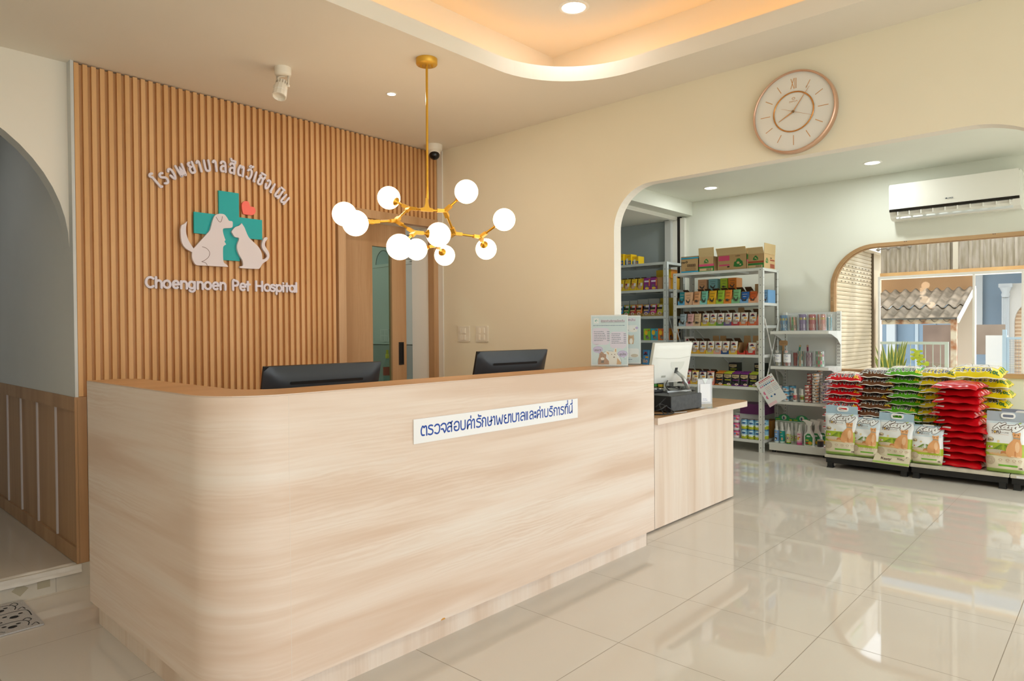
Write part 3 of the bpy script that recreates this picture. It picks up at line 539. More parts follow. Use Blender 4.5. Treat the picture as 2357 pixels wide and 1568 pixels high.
for k in ND:
    mb = MB(); p = PT(k)
    if k == 'hub':
        up = Vector((0, 0, 1)); ax = (PT('N4')-PT('N1')).normalized(); nn = ax.cross(up)
        fnh = lambda a, b, d: p+ax*a+Vector((0, 0, b))+nn*d
        mb.slab([(-.032, -.008), (.032, -.008), (.032, .008), (.014, .012), (.008, .03), (.006, .06), (-.006, .06), (-.008, .03), (-.014, .012), (-.032, .008)], [], fnh, -.007, .007, BRASS2)
    else:
        for a, b in links:
            if k in (a, b):
                e = PT(b if a == k else a); dr = (e-p).normalized(); sd_ = dr.cross(Vector((0, 0, 1))).normalized(); up = sd_.cross(dr); L = min(.045, (e-p).length*.45)
                m_ = Matrix((dr, sd_, up)).transposed().to_4x4(); m_.translation = p
                mb.box(-.006, L, -.0105, .0105, -.0085, .0085, BRASS2, m_)
        mb.ball(p, .0125, BRASS2, 10, 6)
    part('joint', mb, ch)
for i, g in enumerate(GB):
    c = v(*g); src = next(PT(a) for a, b in links if b == i); dr = (src-c).normalized()
    cup = part('cup', MB().lathe([(.006, .072), (.012, .066), (.022, .056), (.0255, .0535), (.022, .050)], BRASS, c, 20, dr), ch)
    part('globe', MB().ball(c, .0602, GLOBE, 32, 20), ch)
# recessed lamps
def downlight(x, y, z, r, label, power, col=(1, .97, .92), group=None):
    t = thing('ceiling_light', label, 'ceiling light', (x, y, z), 0, group)
    part('trim_ring', MB().lathe([(r*.82, .002), (r*.86, -.004), (r*1.08, -.003), (r*1.12, .001)], mat('#f3f1ea', .4), n=32), t)
    part('diffuser', MB().lathe([(0, -.0015), (r*.84, -.0015)], mat('#fff7ec', emit=8), n=32), t)
    l = bpy.data.lights.new('lamp', 'AREA'); l.shape = 'DISK'; l.size = r*1.6; l.energy = power; l.color = col
    o = link(bpy.data.objects.new('lamp', l)); o.parent = t; o.location = (0, 0, -.008); return t
downlight(2.915, 2.20, 3.03, .075, 'large round ceiling light set inside the amber-lit ceiling recess', 1.0)
downlight(2.481, 3.214, 2.705, .029, 'small bright recessed ceiling spot left of the chandelier canopy', 2.2)
downlight(6.97, 3.40, 2.86, .075, 'round ceiling light in the shop nearer the tall shelf rack', 5, (.95, 1, .96))
downlight(6.99, 1.79, 2.86, .075, 'round ceiling light in the shop to the left of the air conditioner', 5, (.95, 1, .96))
# lamps outside the frame; the recess pair and corridor one are added fill
downlight(-.4, .6, 3.03, .075, 'added round fill light in the recess behind the viewpoint', 6)
downlight(2.6, 5.0, 2.55, .075, 'round ceiling light in the room behind the sliding door', 5)
downlight(.9, -1.0, 3.03, .075, 'second added round fill light in the recess behind the viewpoint', 6)  # added with the other recess lamp to brighten the room from behind
downlight(.3, 5.2, 2.70, .075, 'added round fill light of the corridor behind the arch', .6, (.85, .93, 1))  # added unseen lamp that lifts the dark corridor
def tube_light(x, y, z):
    t = thing('tube_light', 'long white tube light on the shop ceiling outside the view', 'ceiling light', (x, y, z)); part('housing', MB().box(-.6, .6, -.025, .025, -.04, 0, WHITE), t); part('tube', MB().cyl((-.58, 0, -.055), (.58, 0, -.055), .014, mat('#fdfcf6', emit=6), n=12), t)
    l = bpy.data.lights.new('lamp', 'AREA'); l.shape = 'RECTANGLE'; l.size = 1.15; l.size_y = .05; l.energy = 16; l.color = (1, .99, .95); o = link(bpy.data.objects.new('lamp', l)); o.parent = t; o.location = (0, 0, -.075)
tube_light(5.3, -.6, 2.86)
# ceiling spotlight
WP = mat('#ece6da', .4); t = thing('spotlight', 'white adjustable spotlight on a short bracket on the ceiling', 'spotlight', (1.845, 3.315, 2.705))
part('base', MB().lathe([(0, -.045), (.030, -.045), (.040, -.040), (.043, -.03), (.043, 0)], WP, n=28), t)
hd_ = Vector((-.035, -.03, -.145)); dr = Vector((-.30, -.22, -.93)).normalized(); sx_ = Vector((.6, -.8, 0)).normalized()
for s in (-1, 1):
    p = Vector((0, 0, -.045))+sx_*s*.031; mb = MB(); mb.tube([p, p+Vector((-.006, -.005, -.05)), Vector((-.018, -.015, -.105))+sx_*s*.033], .0055, WP, 6); br = part('bracket', mb, t)
    part('knob', MB().cyl(Vector((-.018, -.015, -.105))+sx_*s*.031, Vector((-.018, -.015, -.105))+sx_*s*.043, .007, WP, n=10), br)
c0 = Vector((-.010, -.008, -.078)); mb = MB()
mb.lathe([(.0, 0), (.026, 0), (.027, .025), (.033, .028), (.036, .065)], WP, c0, 12, dr, False); mb.lathe([(.0365, .065), (.0365, .068)], mat('#fdfbf6', .3), c0, 12, dr, False); mb.lathe([(.036, .068), (.037, .098), (.032, .099), (.030, .085), (0, .08)], WP, c0, 12, dr, False)
for k in range(12):
    a = 2*pi*k/12; q = Vector((0, 0, 1)).rotation_difference(dr).to_matrix(); mb.cyl(c0+q@Vector((.0268*cos(a), .0268*sin(a), .004)), c0+q@Vector((.0278*cos(a), .0278*sin(a), .022)), .0022, mat('#a59c8c', .5), n=5)
part('lamp_head', mb, t)
part('cable', MB().tube(smooth([(.01, .0, -.045), (-.03, -.01, -.06), (-.03, -.018, -.085), (.012, -.012, -.075), (.014, -.012, -.10), (-.004, -.008, -.098)], 5), .0028, WP, 6), t)
# dome camera
t = thing('dome_camera', 'white dome camera with a black eye on the ceiling in the far corner', 'camera', (3.375, 3.865, 2.705))
part('base', MB().lathe([(0, -.05), (.045, -.05), (.058, -.042), (.062, -.035), (.064, -.03), (.064, 0)], WP, n=32), t)
q = part('eyeball', MB().ball((-.008, -.014, -.062), .046, WP, 24, 14), t); part('lens', MB().ball((-.013, -.02, -.076), .0405, mat('#0d0d10', .15), 24, 14), q)
# wall clock
t = thing('wall_clock', 'large round wall clock with a rose gold rim over the arched opening', 'clock', (3.519, 1.2577, 2.4001)); ROSE = mat('#dcb79f', .28, .8); GOLD = mat('#d9a877', .3, .5)
CF = lambda a, b, d: (-d, -a, b)   # a to the right as seen from the room
part('rim', MB().lathe([(.1955, .02), (.1965, .036), (.2015, .038), (.206, .030), (.2075, .02), (.2075, 0)], ROSE, (0, 0, 0), 72, (-1, 0, 0)), t)
part('dial', MB().lathe([(0, .024), (.1965, .024)], plaster('dial_marble', '#f3f1ea', '#eeeeea', .35), (0, 0, 0), 64, (-1, 0, 0), False), t)
mb = MB(); cr = [(.0985*cos(2*pi*i/64), .0985*sin(2*pi*i/64)) for i in range(64)]; mb.tube([CF(a, b, .0265) for a, b in cr], .0036, mat('#d99a55', .2, .85), 8, closed=True); part('inner_ring', mb, t)
for h in range(1, 12):
    a = radians(90-30*h); r0, r1 = (.118, .168) if h % 3 == 0 else (.122, .163); part('hour_mark', (lambda m: (stroke([(r0*cos(a), r0*sin(a)), (r1*cos(a), r1*sin(a))], .0018, 0, GOLD, m, lambda x, y, d: CF(x, y, .0246), False), m)[1])(MB()), t)
mb = MB(); write(mb, 'XII', 0, .142, .052, GOLD, lambda a, b: CF(a, b, .0247), .01, .030); part('numeral', mb, t, 'roman numeral XII at the top')
mb = MB(); write(mb, 'DIPOA', 0, .052, .0085, GOLD, lambda a, b: CF(a, b, .0247), 0, .041)
for sgn in (1, -1): stroke([(x*sgn, .067+y*sgn) for x, y in arc(0, 0, .007, .005, 20, 200, 8)], .0012, 0, GOLD, mb, lambda x, y, d: CF(x, y, .0246))
part('emblem', mb, t)
def hand(name, deg, L, tail, w, d, col): 
    a = radians(90-deg); c, s = cos(a), sin(a); pts = [(-tail, -w*.35), (0, -w), (L, -w*.3), (L, w*.3), (0, w), (-tail, w*.35)]
    part(name, MB().slab([(x*c-y*s, x*s+y*c) for x, y in pts], [], CF, d, d+.001, col), t)
hand('hour_hand', 242, .083, .008, .0042, .0275, GOLD); hand('minute_hand', 36, .135, .008, .0026, .0298, GOLD); hand('second_hand', 112, .112, .062, .0009, .032, mat('#c98f56', .3, .6))
part('pivot', MB().cyl((-.026, 0, 0), (-.0352, 0, 0), .006, mat('#9b8468', .2, .9), n=16), t)
part('lens_cover', MB().lathe([(0, .0355), (.196, .0355)], clear('clock_glass', '#ffffff', .025), (0, 0, 0), 48, (-1, 0, 0), False), t)
# air conditioner
t = thing('air_conditioner', 'white split air conditioner high on the shop wall over the window', 'air conditioner', (7.6, 1.228, 2.365)); AW = mat('#eeede6', .22, coat=.4); AD = mat('#d7d6d0', .4)
prof = [(0, 0), (-.10, 0), (-.165, .02), (-.20, .075), (-.214, .088), (-.222, .32), (-.20, .335), (0, .335)]
mb = MB(); mb.slab(prof, [], lambda a, b, d: (a, d, b), -.515, .515, AW); bev(part('body', mb, t), .006)
mb = MB(); mb.slab([(-.2145, .098), (-.227, .335), (-.222, .337), (-.21, .098)], [], lambda a, b, d: (a, d, b), -.505, .51, AW); bev(part('front_panel', mb, t, 'glossy white front panel'), .004)
mb = MB(); mb.slab([(-.2135, .074), (-.2175, .098), (-.205, .098), (-.20, .074)], [], lambda a, b, d: (a, d, b), -.51, .512, mat('#0b0b0c', .12)); part('dark_strip', mb, t, 'glossy black strip')
mb = MB(); mb.slab([(-.203, .073), (-.206, .067), (-.130, .004), (-.122, .008)], [], lambda a, b, d: (a, d, b), -.46, .46, AD); lv = part('air_flap', mb, t)
fl = MB(); fl.slab([(-.168, .024), (-.172, .012), (-.150, .001), (-.140, .003)], [], lambda a, b, d: (a, d, b), -.46, .46, mat('#dfe6e8', .3)); part('flap_lip', fl, lv)
for k in range(10):
    y = -.44+.88*k/9; mb = MB(); mb.box(-.212, -.180, y-.003, y+.003, .035, .072, AW); part('vane', mb, t)
mb = MB(); write(mb, 'GREE', -.02, .145, .012, mat('#47505c', .4), lambda a, b: (-.2248-(b-.145)*.05, -a-.02, b), .02); mb.poly(ell(-.055, .145, .009, .006), mat('#47505c', .4), lambda a, b: (-.2248, -a-.02, b)); part('emblem', mb, t)
# switches
SWP = mat('#ede6d6', .35)
def switchplate(y, label, layout):
    t = thing('light_switch', label, 'switch', (3.5195, y, 1.285)); mb = MB(); mb.slab(rrect(-.062, .062, -.0585, .0585, .006, 3), [], CF, 0, .008, SWP); bev(part('plate', mb, t), .002)
    for a, b in layout: bev(part('rocker', MB().slab(rrect(a-.009, a+.009, b-.020, b+.020, .002, 2), [], CF, .008, .013, mat('#f3ecdd', .3)), t), .001)
switchplate(3.702, 'cream switch plate with two close rows of rockers, left of the pair', [(a-.006, b) for a in (-.02, 0, .02) for b in (.024, -.026)])
switchplate(3.51, 'cream switch plate with four spaced rockers, right of the pair', [(a, b) for a in (-.024, .022) for b in (.024, -.026)])
# monitors behind the counter
MBK = mat('#2b3036', .36); MD = mat('#0c0d0f', .5)
def monitor(x, y, ztop, w, rz, label):
    t = thing('computer_monitor', label, 'monitor', (x, y, .745), rz); tl = Matrix.Translation((0, 0, ztop-.745-.16))@Matrix.Rotation(radians(14), 4, 'X')
    mb = MB(); h = .33
    def shell(u, q):
        a, b = (u-.5)*w, (q-.5)*h; e = min(u, 1-u)*w; g = min(q, 1-q)*h; k = min(e, g)
        return tl@Vector((a, -.006-.034*(1-(1-min(1, k/.13))**2.2), b))
    mb.grid(24, 16, shell, MBK); mb.box(-w/2, w/2, -.006, .006, -h/2, h/2, MD, tl); part('screen', mb, t, 'black screen with a curved back')
    mb = MB(); mb.slab(rrect(-w*.31, w*.31, -.006, .006, .005, 3), [], lambda a, b, d: tl@Vector((a, -.0345-d, .098+b)), 0, .003, MD); part('vent_slot', mb, t)
    mb = MB(); mb.box(-.055, .055, -.062, -.035, -.10, .028, MD, tl); mb.slab(rrect(-.04, .055, -.10, .024, .004, 3), [], lambda a, b, d: tl@Vector((a, -.0625-d, b)), 0, .002, mat('#6d7277', .4)); part('mount', mb, t)
    mb = MB(); mb.box(-.035, .035, -.085, -.055, 0.008, ztop-.745-.16, MD); part('stand', mb, t)
    mb = MB(); mb.slab(rrect(-.13, .13, -.20, .03, .03, 5), [], XY(0), 0, .009, MD); part('foot', mb, t)
monitor(1.637, 2.64, 1.164, .57, radians(-2), 'wide black monitor seen from behind, in front of the oak door and slats')
monitor(2.85, 2.63, 1.193, .56, radians(-3), 'wide black monitor seen from behind, below the two switch plates')
mb = MB(); mb.tube([(1.385+.016*cos(a), 2.58, .93+.11+.02*sin(a)) for a in [radians(q) for q in range(-40, 230, 20)]], .003, mat('#d9d5cf', .3), 6); mb.tube([(1.397, 2.58, 1.028), (1.40, 2.585, .93), (1.41, 2.6, .75)], .003, mat('#d9d5cf', .3), 6)
single('cable', mb, 'short grey cable loop at the left edge of the left monitor', 'cable')
# ------------------------------------------------------------------ acrylic price stands on the counter
PB = mat('#cfe3ea', .35); LIL = mat('#e3d9ee', .4); PUR = mat('#b9a9dc', .4); INK = mat('#2b2a3c', .5); TX = mat('#4d6a86', .5); TX2 = mat('#54779a', .5); PW = mat('#eef1f4', .3)
yawp = radians(55.7)
def stand(loc, label, art, az):
    t = thing('poster_stand', label, 'poster stand', loc, pi/2-az-pi/2); W, H = .212, .297
    mb = MB(); mb.slab(rrect(-W/2, W/2, .004, H, .003, 2), [], XZs(0), -.0035, -.002, ACRYL); mb.slab(rrect(-W/2, W/2, .004, H, .003, 2), [], XZs(0), .002, .0035, ACRYL); mb.box(-W/2, W/2, -.03, .05, 0, .004, ACRYL); part('holder', mb, t, 'clear acrylic holder')
    mb = MB(); mb.slab(rrect(-W/2+.001, W/2-.001, .006, H-.001, .001, 2), [], XZs(0), -.001, .001, PW); part('sheet', mb, t)
    F = lambda k: (lambda a, b, *d: (a, -.0011-k*.00012, b)); mb = MB(); mb.poly(rrect(-W/2+.005, W/2-.005, .012, H-.008, .001, 2), PB, F(0)); art(mb, F); part('print', mb, t)
def rows(mb, F, x, y, w, n, dy, col=TX, price=True):
    rnd = random.Random(int(x*1e4)+n)
    for i in range(n):
        u = x; e = x+w*rnd.uniform(.45, .75)
        while u < e:
            l = rnd.uniform(.004, .012); mb.poly([(u, y-i*dy), (u+l, y-i*dy), (u+l, y-i*dy+.0035), (u, y-i*dy+.0035)], col, F(2)); u += l+.0022
        if price: mb.poly([(x+w*.82, y-i*dy), (x+w*.99, y-i*dy), (x+w*.99, y-i*dy+.0035), (x+w*.82, y-i*dy+.0035)], col, F(2))
def bubble(mb, F, x0, x1, y0, y1, col, k=1): mb.poly(rrect(x0, x1, y0, y1, min(x1-x0, y1-y0)*.22, 5), col, F(k))
def art1(mb, F):
    f3 = lambda a, b: F(3)(a, b)
    mb.poly(rrect(-.088, -.060, .248, .278, .003, 2), PW, F(1)); tl_ = mat('#27a6a0', .5)
    mb.poly([(-.077, .256), (-.071, .256), (-.071, .270), (-.077, .270)], tl_, F(2)); mb.poly([(-.082, .260), (-.066, .260), (-.066, .266), (-.082, .266)], tl_, F(2)); mb.poly(ell(-.0715, .261, .004, .005), PW, F(3))
    bubble(mb, F, -.05, .088, .256, .268, LIL); write(mb, 'อัตราค่าบริการเบื้องต้น', .019, .262, .0105, INK, f3, .012, .134); mb.poly([(-.048, .2525), (.086, .2525), (.086, .254), (-.048, .254)], INK, F(3))
    rows(mb, F, -.092, .234, .26, 1, .01, TX2, False)
    bubble(mb, F, -.099, .001, .125, .222, LIL); mb.poly([(-.085, .13), (-.065, .13), (-.072, .115)], LIL, F(1)); bubble(mb, F, .003, .098, .105, .20, LIL); mb.poly([(.06, .108), (.08, .108), (.075, .096)], LIL, F(1))
    rows(mb, F, -.088, .199, .09, 6, .0102); rows(mb, F, .012, .186, .083, 6, .0105)
    for cx_, cy_, s in ((-.066, .098, 'แมว'), (.074, .073, 'สุนัข')):
        mb.poly(ell(cx_, cy_, .028, .019, 24), PUR, F(1)); mb.poly(ell(cx_, cy_-.001, .025, .0165, 24), mat('#cdbfe8', .4), F(2)); mb.poly([(cx_, cy_-.014), (cx_+.012, cy_-.014), (cx_+.008, cy_-.026)], PUR, F(1)); write(mb, s, cx_, cy_-.002, .013, INK, f3, .02, .037)
    mb.poly(arc(0, .02, .066, .068, 0, 180, 24), PW, F(1)); stroke(arc(0, .02, .068, .07, 0, 180, 24), .0008, 0, TX2, mb, lambda a, b, d: F(2)(a, b))
    br, dk, wh, tn = mat('#b07a52', .6), mat('#5a4030', .6), mat('#f1ebe2', .6), mat('#d6a262', .6)
    mb.poly([(-.066, .012), (-.064, .045), (-.060, .055), (-.057, .075), (-.046, .087), (-.038, .083), (-.030, .073), (-.018, .07), (-.02, .05), (-.002, .03), (.002, .012)], br, F(3)); mb.poly(ell(-.04, .045, .011, .008), wh, F(4))
    for s in (-.047, -.034): mb.poly(ell(s, .058, .0025, .0025, 10), dk, F(4))
    mb.poly([(-.045, .036), (-.030, .036), (-.034, .020), (-.05, .022)], dk, F(4)); stroke([(-.05, .07), (-.042, .066)], .0013, 0, dk, mb, lambda a, b, d: F(4)(a, b))
    mb.poly([(-.003, .012), (-.004, .045), (-.008, .062), (-.022, .085), (-.016, .092), (.004, .086), (.022, .086), (.030, .105), (.040, .107), (.042, .082), (.044, .055), (.052, .04), (.066, .024), (.066, .012)], wh, F(5)); mb.poly([(-.018, .086), (-.004, .08), (-.005, .066)], tn, F(6)); mb.poly([(.032, .102), (.038, .1), (.038, .084), (.031, .086)], tn, F(6)); mb.poly([(.044, .05), (.066, .024), (.066, .012), (.04, .012)], tn, F(6))
    for q in (.012, .030): mb.poly(ell(q, .070, .0028, .0028, 10), dk, F(7))
    mb.poly(ell(.026, .054, .0045, .004, 12), dk, F(7)); write(mb, 'Line', .088, .0445, .006, mat('#5aa08c', .5), f3)
def art2(mb, F):
    f3 = lambda a, b: F(3)(a, b); wh, tn, dk = mat('#f4f0ea', .6), mat('#c99d6a', .6), mat('#5d4a3c', .6)
    bubble(mb, F, -.03, .075, .262, .282, LIL); write(mb, 'การทำหมัน', .022, .271, .012, INK, f3, .012, .10); rows(mb, F, -.05, .248, .14, 1, .01, TX2, False)
    bubble(mb, F, -.099, .085, .198, .238, PW); rows(mb, F, -.09, .228, .17, 3, .011, TX, False); mb.poly(ell(.062, .205, .022, .009), wh, F(3)); mb.poly(ell(.066, .215, .010, .008), wh, F(4)); mb.poly(ell(.067, .214, .004, .003, 8), dk, F(5)); mb.poly(ell(.082, .222, .009, .008), PUR, F(2))
    for x in (.005, .048):
        mb.poly([(x-.016, .125), (x-.018, .155), (x-.015, .183), (x-.009, .176), (x+.009, .176), (x+.015, .183), (x+.018, .155), (x+.014, .125)], tn, F(3)); mb.poly(ell(x, .142, .010, .017), wh, F(4))
        for s in (-.006, .006): mb.poly(ell(x+s, .166, .002, .002, 8), dk, F(4))
    bubble(mb, F, -.099, .095, .045, .098, PW); rows(mb, F, -.09, .088, .17, 4, .011, TX, False); mb.poly(ell(.068, .055, .022, .010), mat('#c9bda9', .6), F(3)); rows(mb, F, -.06, .03, .15, 2, .009, TX2, False)
stand((3.242, 2.205, 1.0952), 'front acrylic stand with a pale blue price list showing a cat and a corgi', art1, yawp)
stand((3.47, 2.262, 1.0952), 'rear acrylic stand with a pale blue list showing kittens, half hidden by the front stand', art2, radians(58.5))
# ------------------------------------------------------------------ till on the side counter
rzd = radians(-4); t = thing('cash_drawer', 'black metal cash drawer under the white till monitor', 'cash drawer', (4.26, 2.46, .7455), rzd)
mb = MB(); mb.box(-.185, .20, -.20, .21, .006, .112, mat('#17181a', .45)); bev(part('case', mb, t), .003)
mb = MB(); mb.box(-.183, .198, -.2035, -.20, .010, .109, noisy('drawer_front', '#3b3d40', '#47494c', 30, .5)); part('drawer_front', mb, t, 'charcoal speckled side')
for x in (-.17, .18):
    for y in (-.18, .18): part('foot', MB().cyl((x, y, 0), (x, y, .007), .01, MD, n=10), t)
t = thing('till_monitor', 'white flat till monitor seen from behind on a silver foot', 'monitor', (4.43, 2.50, .858), radians(-12)); WM = mat('#f0f1ec', .35); SIL = mat('#c7cacb', .3, .7)
tl = Matrix.Translation((.03, 0, .205))@Matrix.Rotation(radians(12), 4, 'X'); mb = MB(); mb.box(-.205, .205, -.005, .022, -.15, .15, WM, tl)
mb.grid(16, 12, lambda u, q: tl@Vector(((u-.5)*.39, -.006-.012*min(1, min(u, 1-u)*12, min(q, 1-q)*10)+.006*(q > .72), (q-.5)*.285)), WM); bev(part('screen', mb, t), .003)
mb = MB(); mb.poly(arc(.055, .0, .075, .075, 180, 360, 14), mat('#e3e5de', .5), lambda a, b: tl@Vector((a, -.0185, b+.01))); part('grille', mb, t)
mb = MB(); stroke([(-.19, .045), (-.06, .036), (.07, .036), (.19, .05)], .002, 0, mat('#d6d8d0', .4), mb, lambda a, b, d: tl@Vector((a, -.0187, b))); part('crease', mb, t); mb = MB(); mb.poly([(-.10, -.105), (-.055, -.105), (-.055, -.09), (-.10, -.09)], mat('#a9aaa2', .5), lambda a, b: tl@Vector((a, -.0187, b))); part('sticker', mb, t, 'small grey sticker')
mb = MB(); mb.box(.192, .2055, -.004, .012, -.12, -.03, mat('#6a6d70', .5), tl); part('port_panel', mb, t)
mb = MB(); mb.tube([tl@Vector((.05, -.015, -.06)), (.075, -.075, .10), (.105, -.10, .012)], [.012, .014, .016], SIL, 8); mb.slab([(-.12, -.10), (.12, -.115), (.125, -.095), (.09, .08), (-.09, .08)], [], XY(0), 0, .010, SIL); part('foot', mb, t, 'silver foot')
mb = MB(); mb.box(.035, .065, -.019, -.012, -.075, -.035, MD, tl); part('hinge', mb, t)
kb = MB(); t = thing('keyboard', 'black keyboard with pale keys lying on the cash drawer', 'keyboard', (4.165, 2.565, .861), radians(-14)); kb.box(-.16, .16, -.06, .06, 0, .018, MD); part('case', kb, t); mb = MB()
for r in range(4):
    for c in range(14): mb.box(-.152+c*.0218, -.152+c*.0218+.017, -.05+r*.026, -.05+r*.026+.02, .018, .025, mat('#b9bbb6', .5) if (r+c) % 3 else MD)
part('keys', mb, t); t.children[1]['kind'] = 'stuff'
t = thing('tape_roll', 'white paper roll lying on its side among cables beside the cash drawer', 'roll', (3.99, 2.39, .7455)); mb = MB(); mb.lathe([(.016, -.02), (.045, -.02), (.045, .02), (.016, .02), (.016, -.02)], mat('#e9e9ee', .5), (0, 0, .045), 28, (.5, -.8, 0)); part('paper', mb, t)
part('core', MB().lathe([(.016, -.0203), (.014, .0203)], MD, (0, 0, .045), 20, (.5, -.8, 0)), t)
CB = mat('#101013', .4)
mb = MB(); mb.tube(smooth([(3.90, 2.42, .76), (3.92, 2.29, .775), (4.00, 2.27, .80), (4.05, 2.30, .76), (4.0, 2.26, .752), (3.94, 2.255, .752), (3.96, 2.30, .81), (4.03, 2.285, .79), (4.06, 2.25, .755), (3.99, 2.235, .7505), (3.92, 2.26, .7505), (3.88, 2.33, .7505)], 6), .0042, CB, 6)
single('cable_coil', mb, 'coil of black cable lying in front of the paper roll', 'cable')
mb = MB(); mb.tube(smooth([(4.06, 2.26, .7495), (4.12, 2.222, .7495), (4.17, 2.212, .7495)], 5), .003, mat('#bfc1c4', .3, .5), 6); single('cable', mb, 'short grey cable end lying before the cash drawer', 'cable')
mb = MB(); mb.tube(smooth([(4.33, 2.46, .872), (4.24, 2.40, .864), (4.15, 2.335, .862), (4.04, 2.31, .835), (3.96, 2.33, .79)], 6), .0028, CB, 6); single('cable', mb, 'thin black cable hanging off the cash drawer towards the paper roll', 'cable')
mb = MB(); mb.tube(smooth([(4.44, 2.51, .93), (4.36, 2.48, .90), (4.35, 2.44, .868), (4.42, 2.40, .872), (4.50, 2.45, .885), (4.45, 2.52, .88), (4.38, 2.47, .895), (4.42, 2.42, .88), (4.53, 2.40, .866), (4.52, 2.33, .862), (4.46, 2.32, .8625)], 6), .004, CB, 6); single('cable', mb, 'tangled black cable around the silver till foot', 'cable')
t = thing('card_stand', 'upright clear acrylic stand with a blank white payment card on the side counter', 'card stand', (4.475, 2.232, .7455), radians(-34))
mb = MB(); mb.box(-.058, .058, -.003, -.0015, .004, .212, ACRYL); mb.box(-.058, .058, .0055, .007, .004, .212, ACRYL); mb.box(-.06, .075, -.045, .045, 0, .004, ACRYL)
for s in (-.058, .056): mb.box(s, s+.002, -.003, .007, .004, .212, ACRYL)
part('holder', mb, t, 'clear acrylic holder')
mb = MB(); mb.box(-.040, .040, -.0048, -.0032, .045, .172, mat('#eceef4', .4)); part('card', mb, t, 'white card')
mb = MB(); mb.box(-.054, .054, .0, .003, .03, .205, mat('#e6dfe8', .4)); mb.poly([(-.022, .21), (.022, .21), (0, .172)], mat('#dfe8ea', .3), lambda a, b: (a, -.0035, b)); rows(mb, lambda k: (lambda a, b, *d: (a, -.0051, b)), -.02, .064, .05, 2, .010, mat('#9aa0c4'), False); part('backing_sheet', mb, t)
# ================================================================== shop racks and goods
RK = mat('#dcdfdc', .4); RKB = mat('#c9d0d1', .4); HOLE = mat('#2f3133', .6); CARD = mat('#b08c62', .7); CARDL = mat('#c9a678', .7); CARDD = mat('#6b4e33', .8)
ORD = ['first', 'second', 'third', 'fourth', 'fifth', 'sixth', 'seventh', 'eighth', 'ninth', 'tenth', 'eleventh', 'twelfth', 'thirteenth']
LF = lambda a, b, d: (-d, -a, b)            # goods face -x: a to the right, b up, d towards the viewer
F2 = lambda d: (lambda a, b: (-d, -a, b))
def rack(label, y0, y1, x0, x1, top, decks, M_, brace):
    t = thing('shelf_rack', label, 'shelf rack', (x0, y0, 0)); D = x1-x0; W = y1-y0; fl = .046
    for (x, sx) in ((0, 1), (D, -1)):
        for (y, sy) in ((0, 1), (W, -1)):
            mb = MB(); mb.box(min(x, x+sx*.003), max(x, x+sx*.003), min(y, y+sy*fl), max(y, y+sy*fl), 0, top, M_); mb.box(min(x, x+sx*fl), max(x, x+sx*fl), min(y, y+sy*.003), max(y, y+sy*.003), 0, top, M_)
            p = part('post', mb, t); z = .05; hm = MB(); n = 0
            while z < top-.02 and n < 200:
                hm.cyl((x-.0006 if sx > 0 else x-.0036, y+sy*.025, z), (x+.0005 if sx > 0 else x-.003, y+sy*.025, z), .0048, HOLE, n=6); hm.cyl((x+sx*.026, y-sy*.0006, z), (x+sx*.026, y+sy*.0005, z), .0048, HOLE, n=6); z += .082; n += 1
            h = part('bolt_hole', hm, p); h['kind'] = 'stuff'
    for z in decks:
        mb = MB(); mb.box(.004, D-.004, .003, W-.003, z-.003, z, M_); mb.box(.0035, .006, .003, W-.003, z-.030, z, M_); mb.box(D-.006, D-.0035, .003, W-.003, z-.030, z, M_); mb.box(.004, D-.004, .0035, .006, z-.030, z, M_); mb.box(.004, D-.004, W-.006, W-.0035, z-.030, z, M_)
        for q in (.33, .66): mb.box(.01, D-.01, W*q-.015, W*q+.015, z-.022, z-.003, M_)
        part('shelf', mb, t)
    for a, b in brace:
        mb = MB(); p, q = Vector(a), Vector(b); mb.tube([p, q], .0075, M_, 4, False); part('brace', mb, t)
    return t
AX, AY0, AY1 = 7.04, 2.855, 3.905; AZ = [1.957, 1.589, 1.348, 1.035, .689, .127]
D_, W_ = .44, AY1-AY0
rack('right tall white rack of pet food beside the low goods shelf', AY0, AY1, AX, AX+D_, 1.957, AZ, RK,
     [((.04, -.005, 1.42), (D_-.02, -.005, .70)), ((D_-.02, -.009, 1.42), (.04, -.009, .70)), ((.04, W_+.004, 1.42), (D_-.02, W_+.004, .70)), ((D_+.008, .04, 1.32), (D_+.008, W_-.04, .40)), ((D_+.014, W_-.04, 1.32), (D_+.014, .04, .40))])
BY0, BY1 = 3.985, 5.05; BZ = [2.105, 1.788, 1.472, 1.186, .87, .55, .13]; WB = BY1-BY0
rack('left tall grey rack standing back in the store room', BY0, BY1, AX, AX+D_, 2.105, BZ, RKB,
     [((.04, -.005, 1.46), (D_-.02, -.005, .70)), ((D_+.008, .04, 1.32), (D_+.008, WB-.04, .40)), ((D_+.014, WB-.04, 1.32), (D_+.014, .04, .40))])
# ------------------------------------------------------------------ builders for packs
hen = [(-.48, .34), (-.43, .02), (-.26, -.16), (-.06, -.23), (-.08, -.5), (-.03, -.5), (-.01, -.24), (.07, -.24), (.08, -.5), (.13, -.5), (.14, -.21), (.28, -.06), (.34, .16), (.36, .34), (.46, .32), (.37, .43), (.36, .54), (.28, .48), (.22, .32), (.14, .12), (-.06, .06), (-.22, .16), (-.3, .36), (-.4, .46)]
fish = smooth([(-.45, .1), (-.2, .2), (.1, .16), (.3, .0), (.45, .16), (.42, -.18), (.28, -.06), (0, -.22), (-.3, -.16), (-.45, .1)], 3)[:-1]
kitty = smooth([(-.35, -.4), (-.36, 0), (-.3, .36), (-.2, .2), (.06, .2), (.18, .38), (.22, .02), (.38, -.12), (.36, -.4)], 3)+[(-.35, -.4)]
def shp(p, cx, cy, w, h): return [(cx+a*w, cy+b*h) for a, b in p]
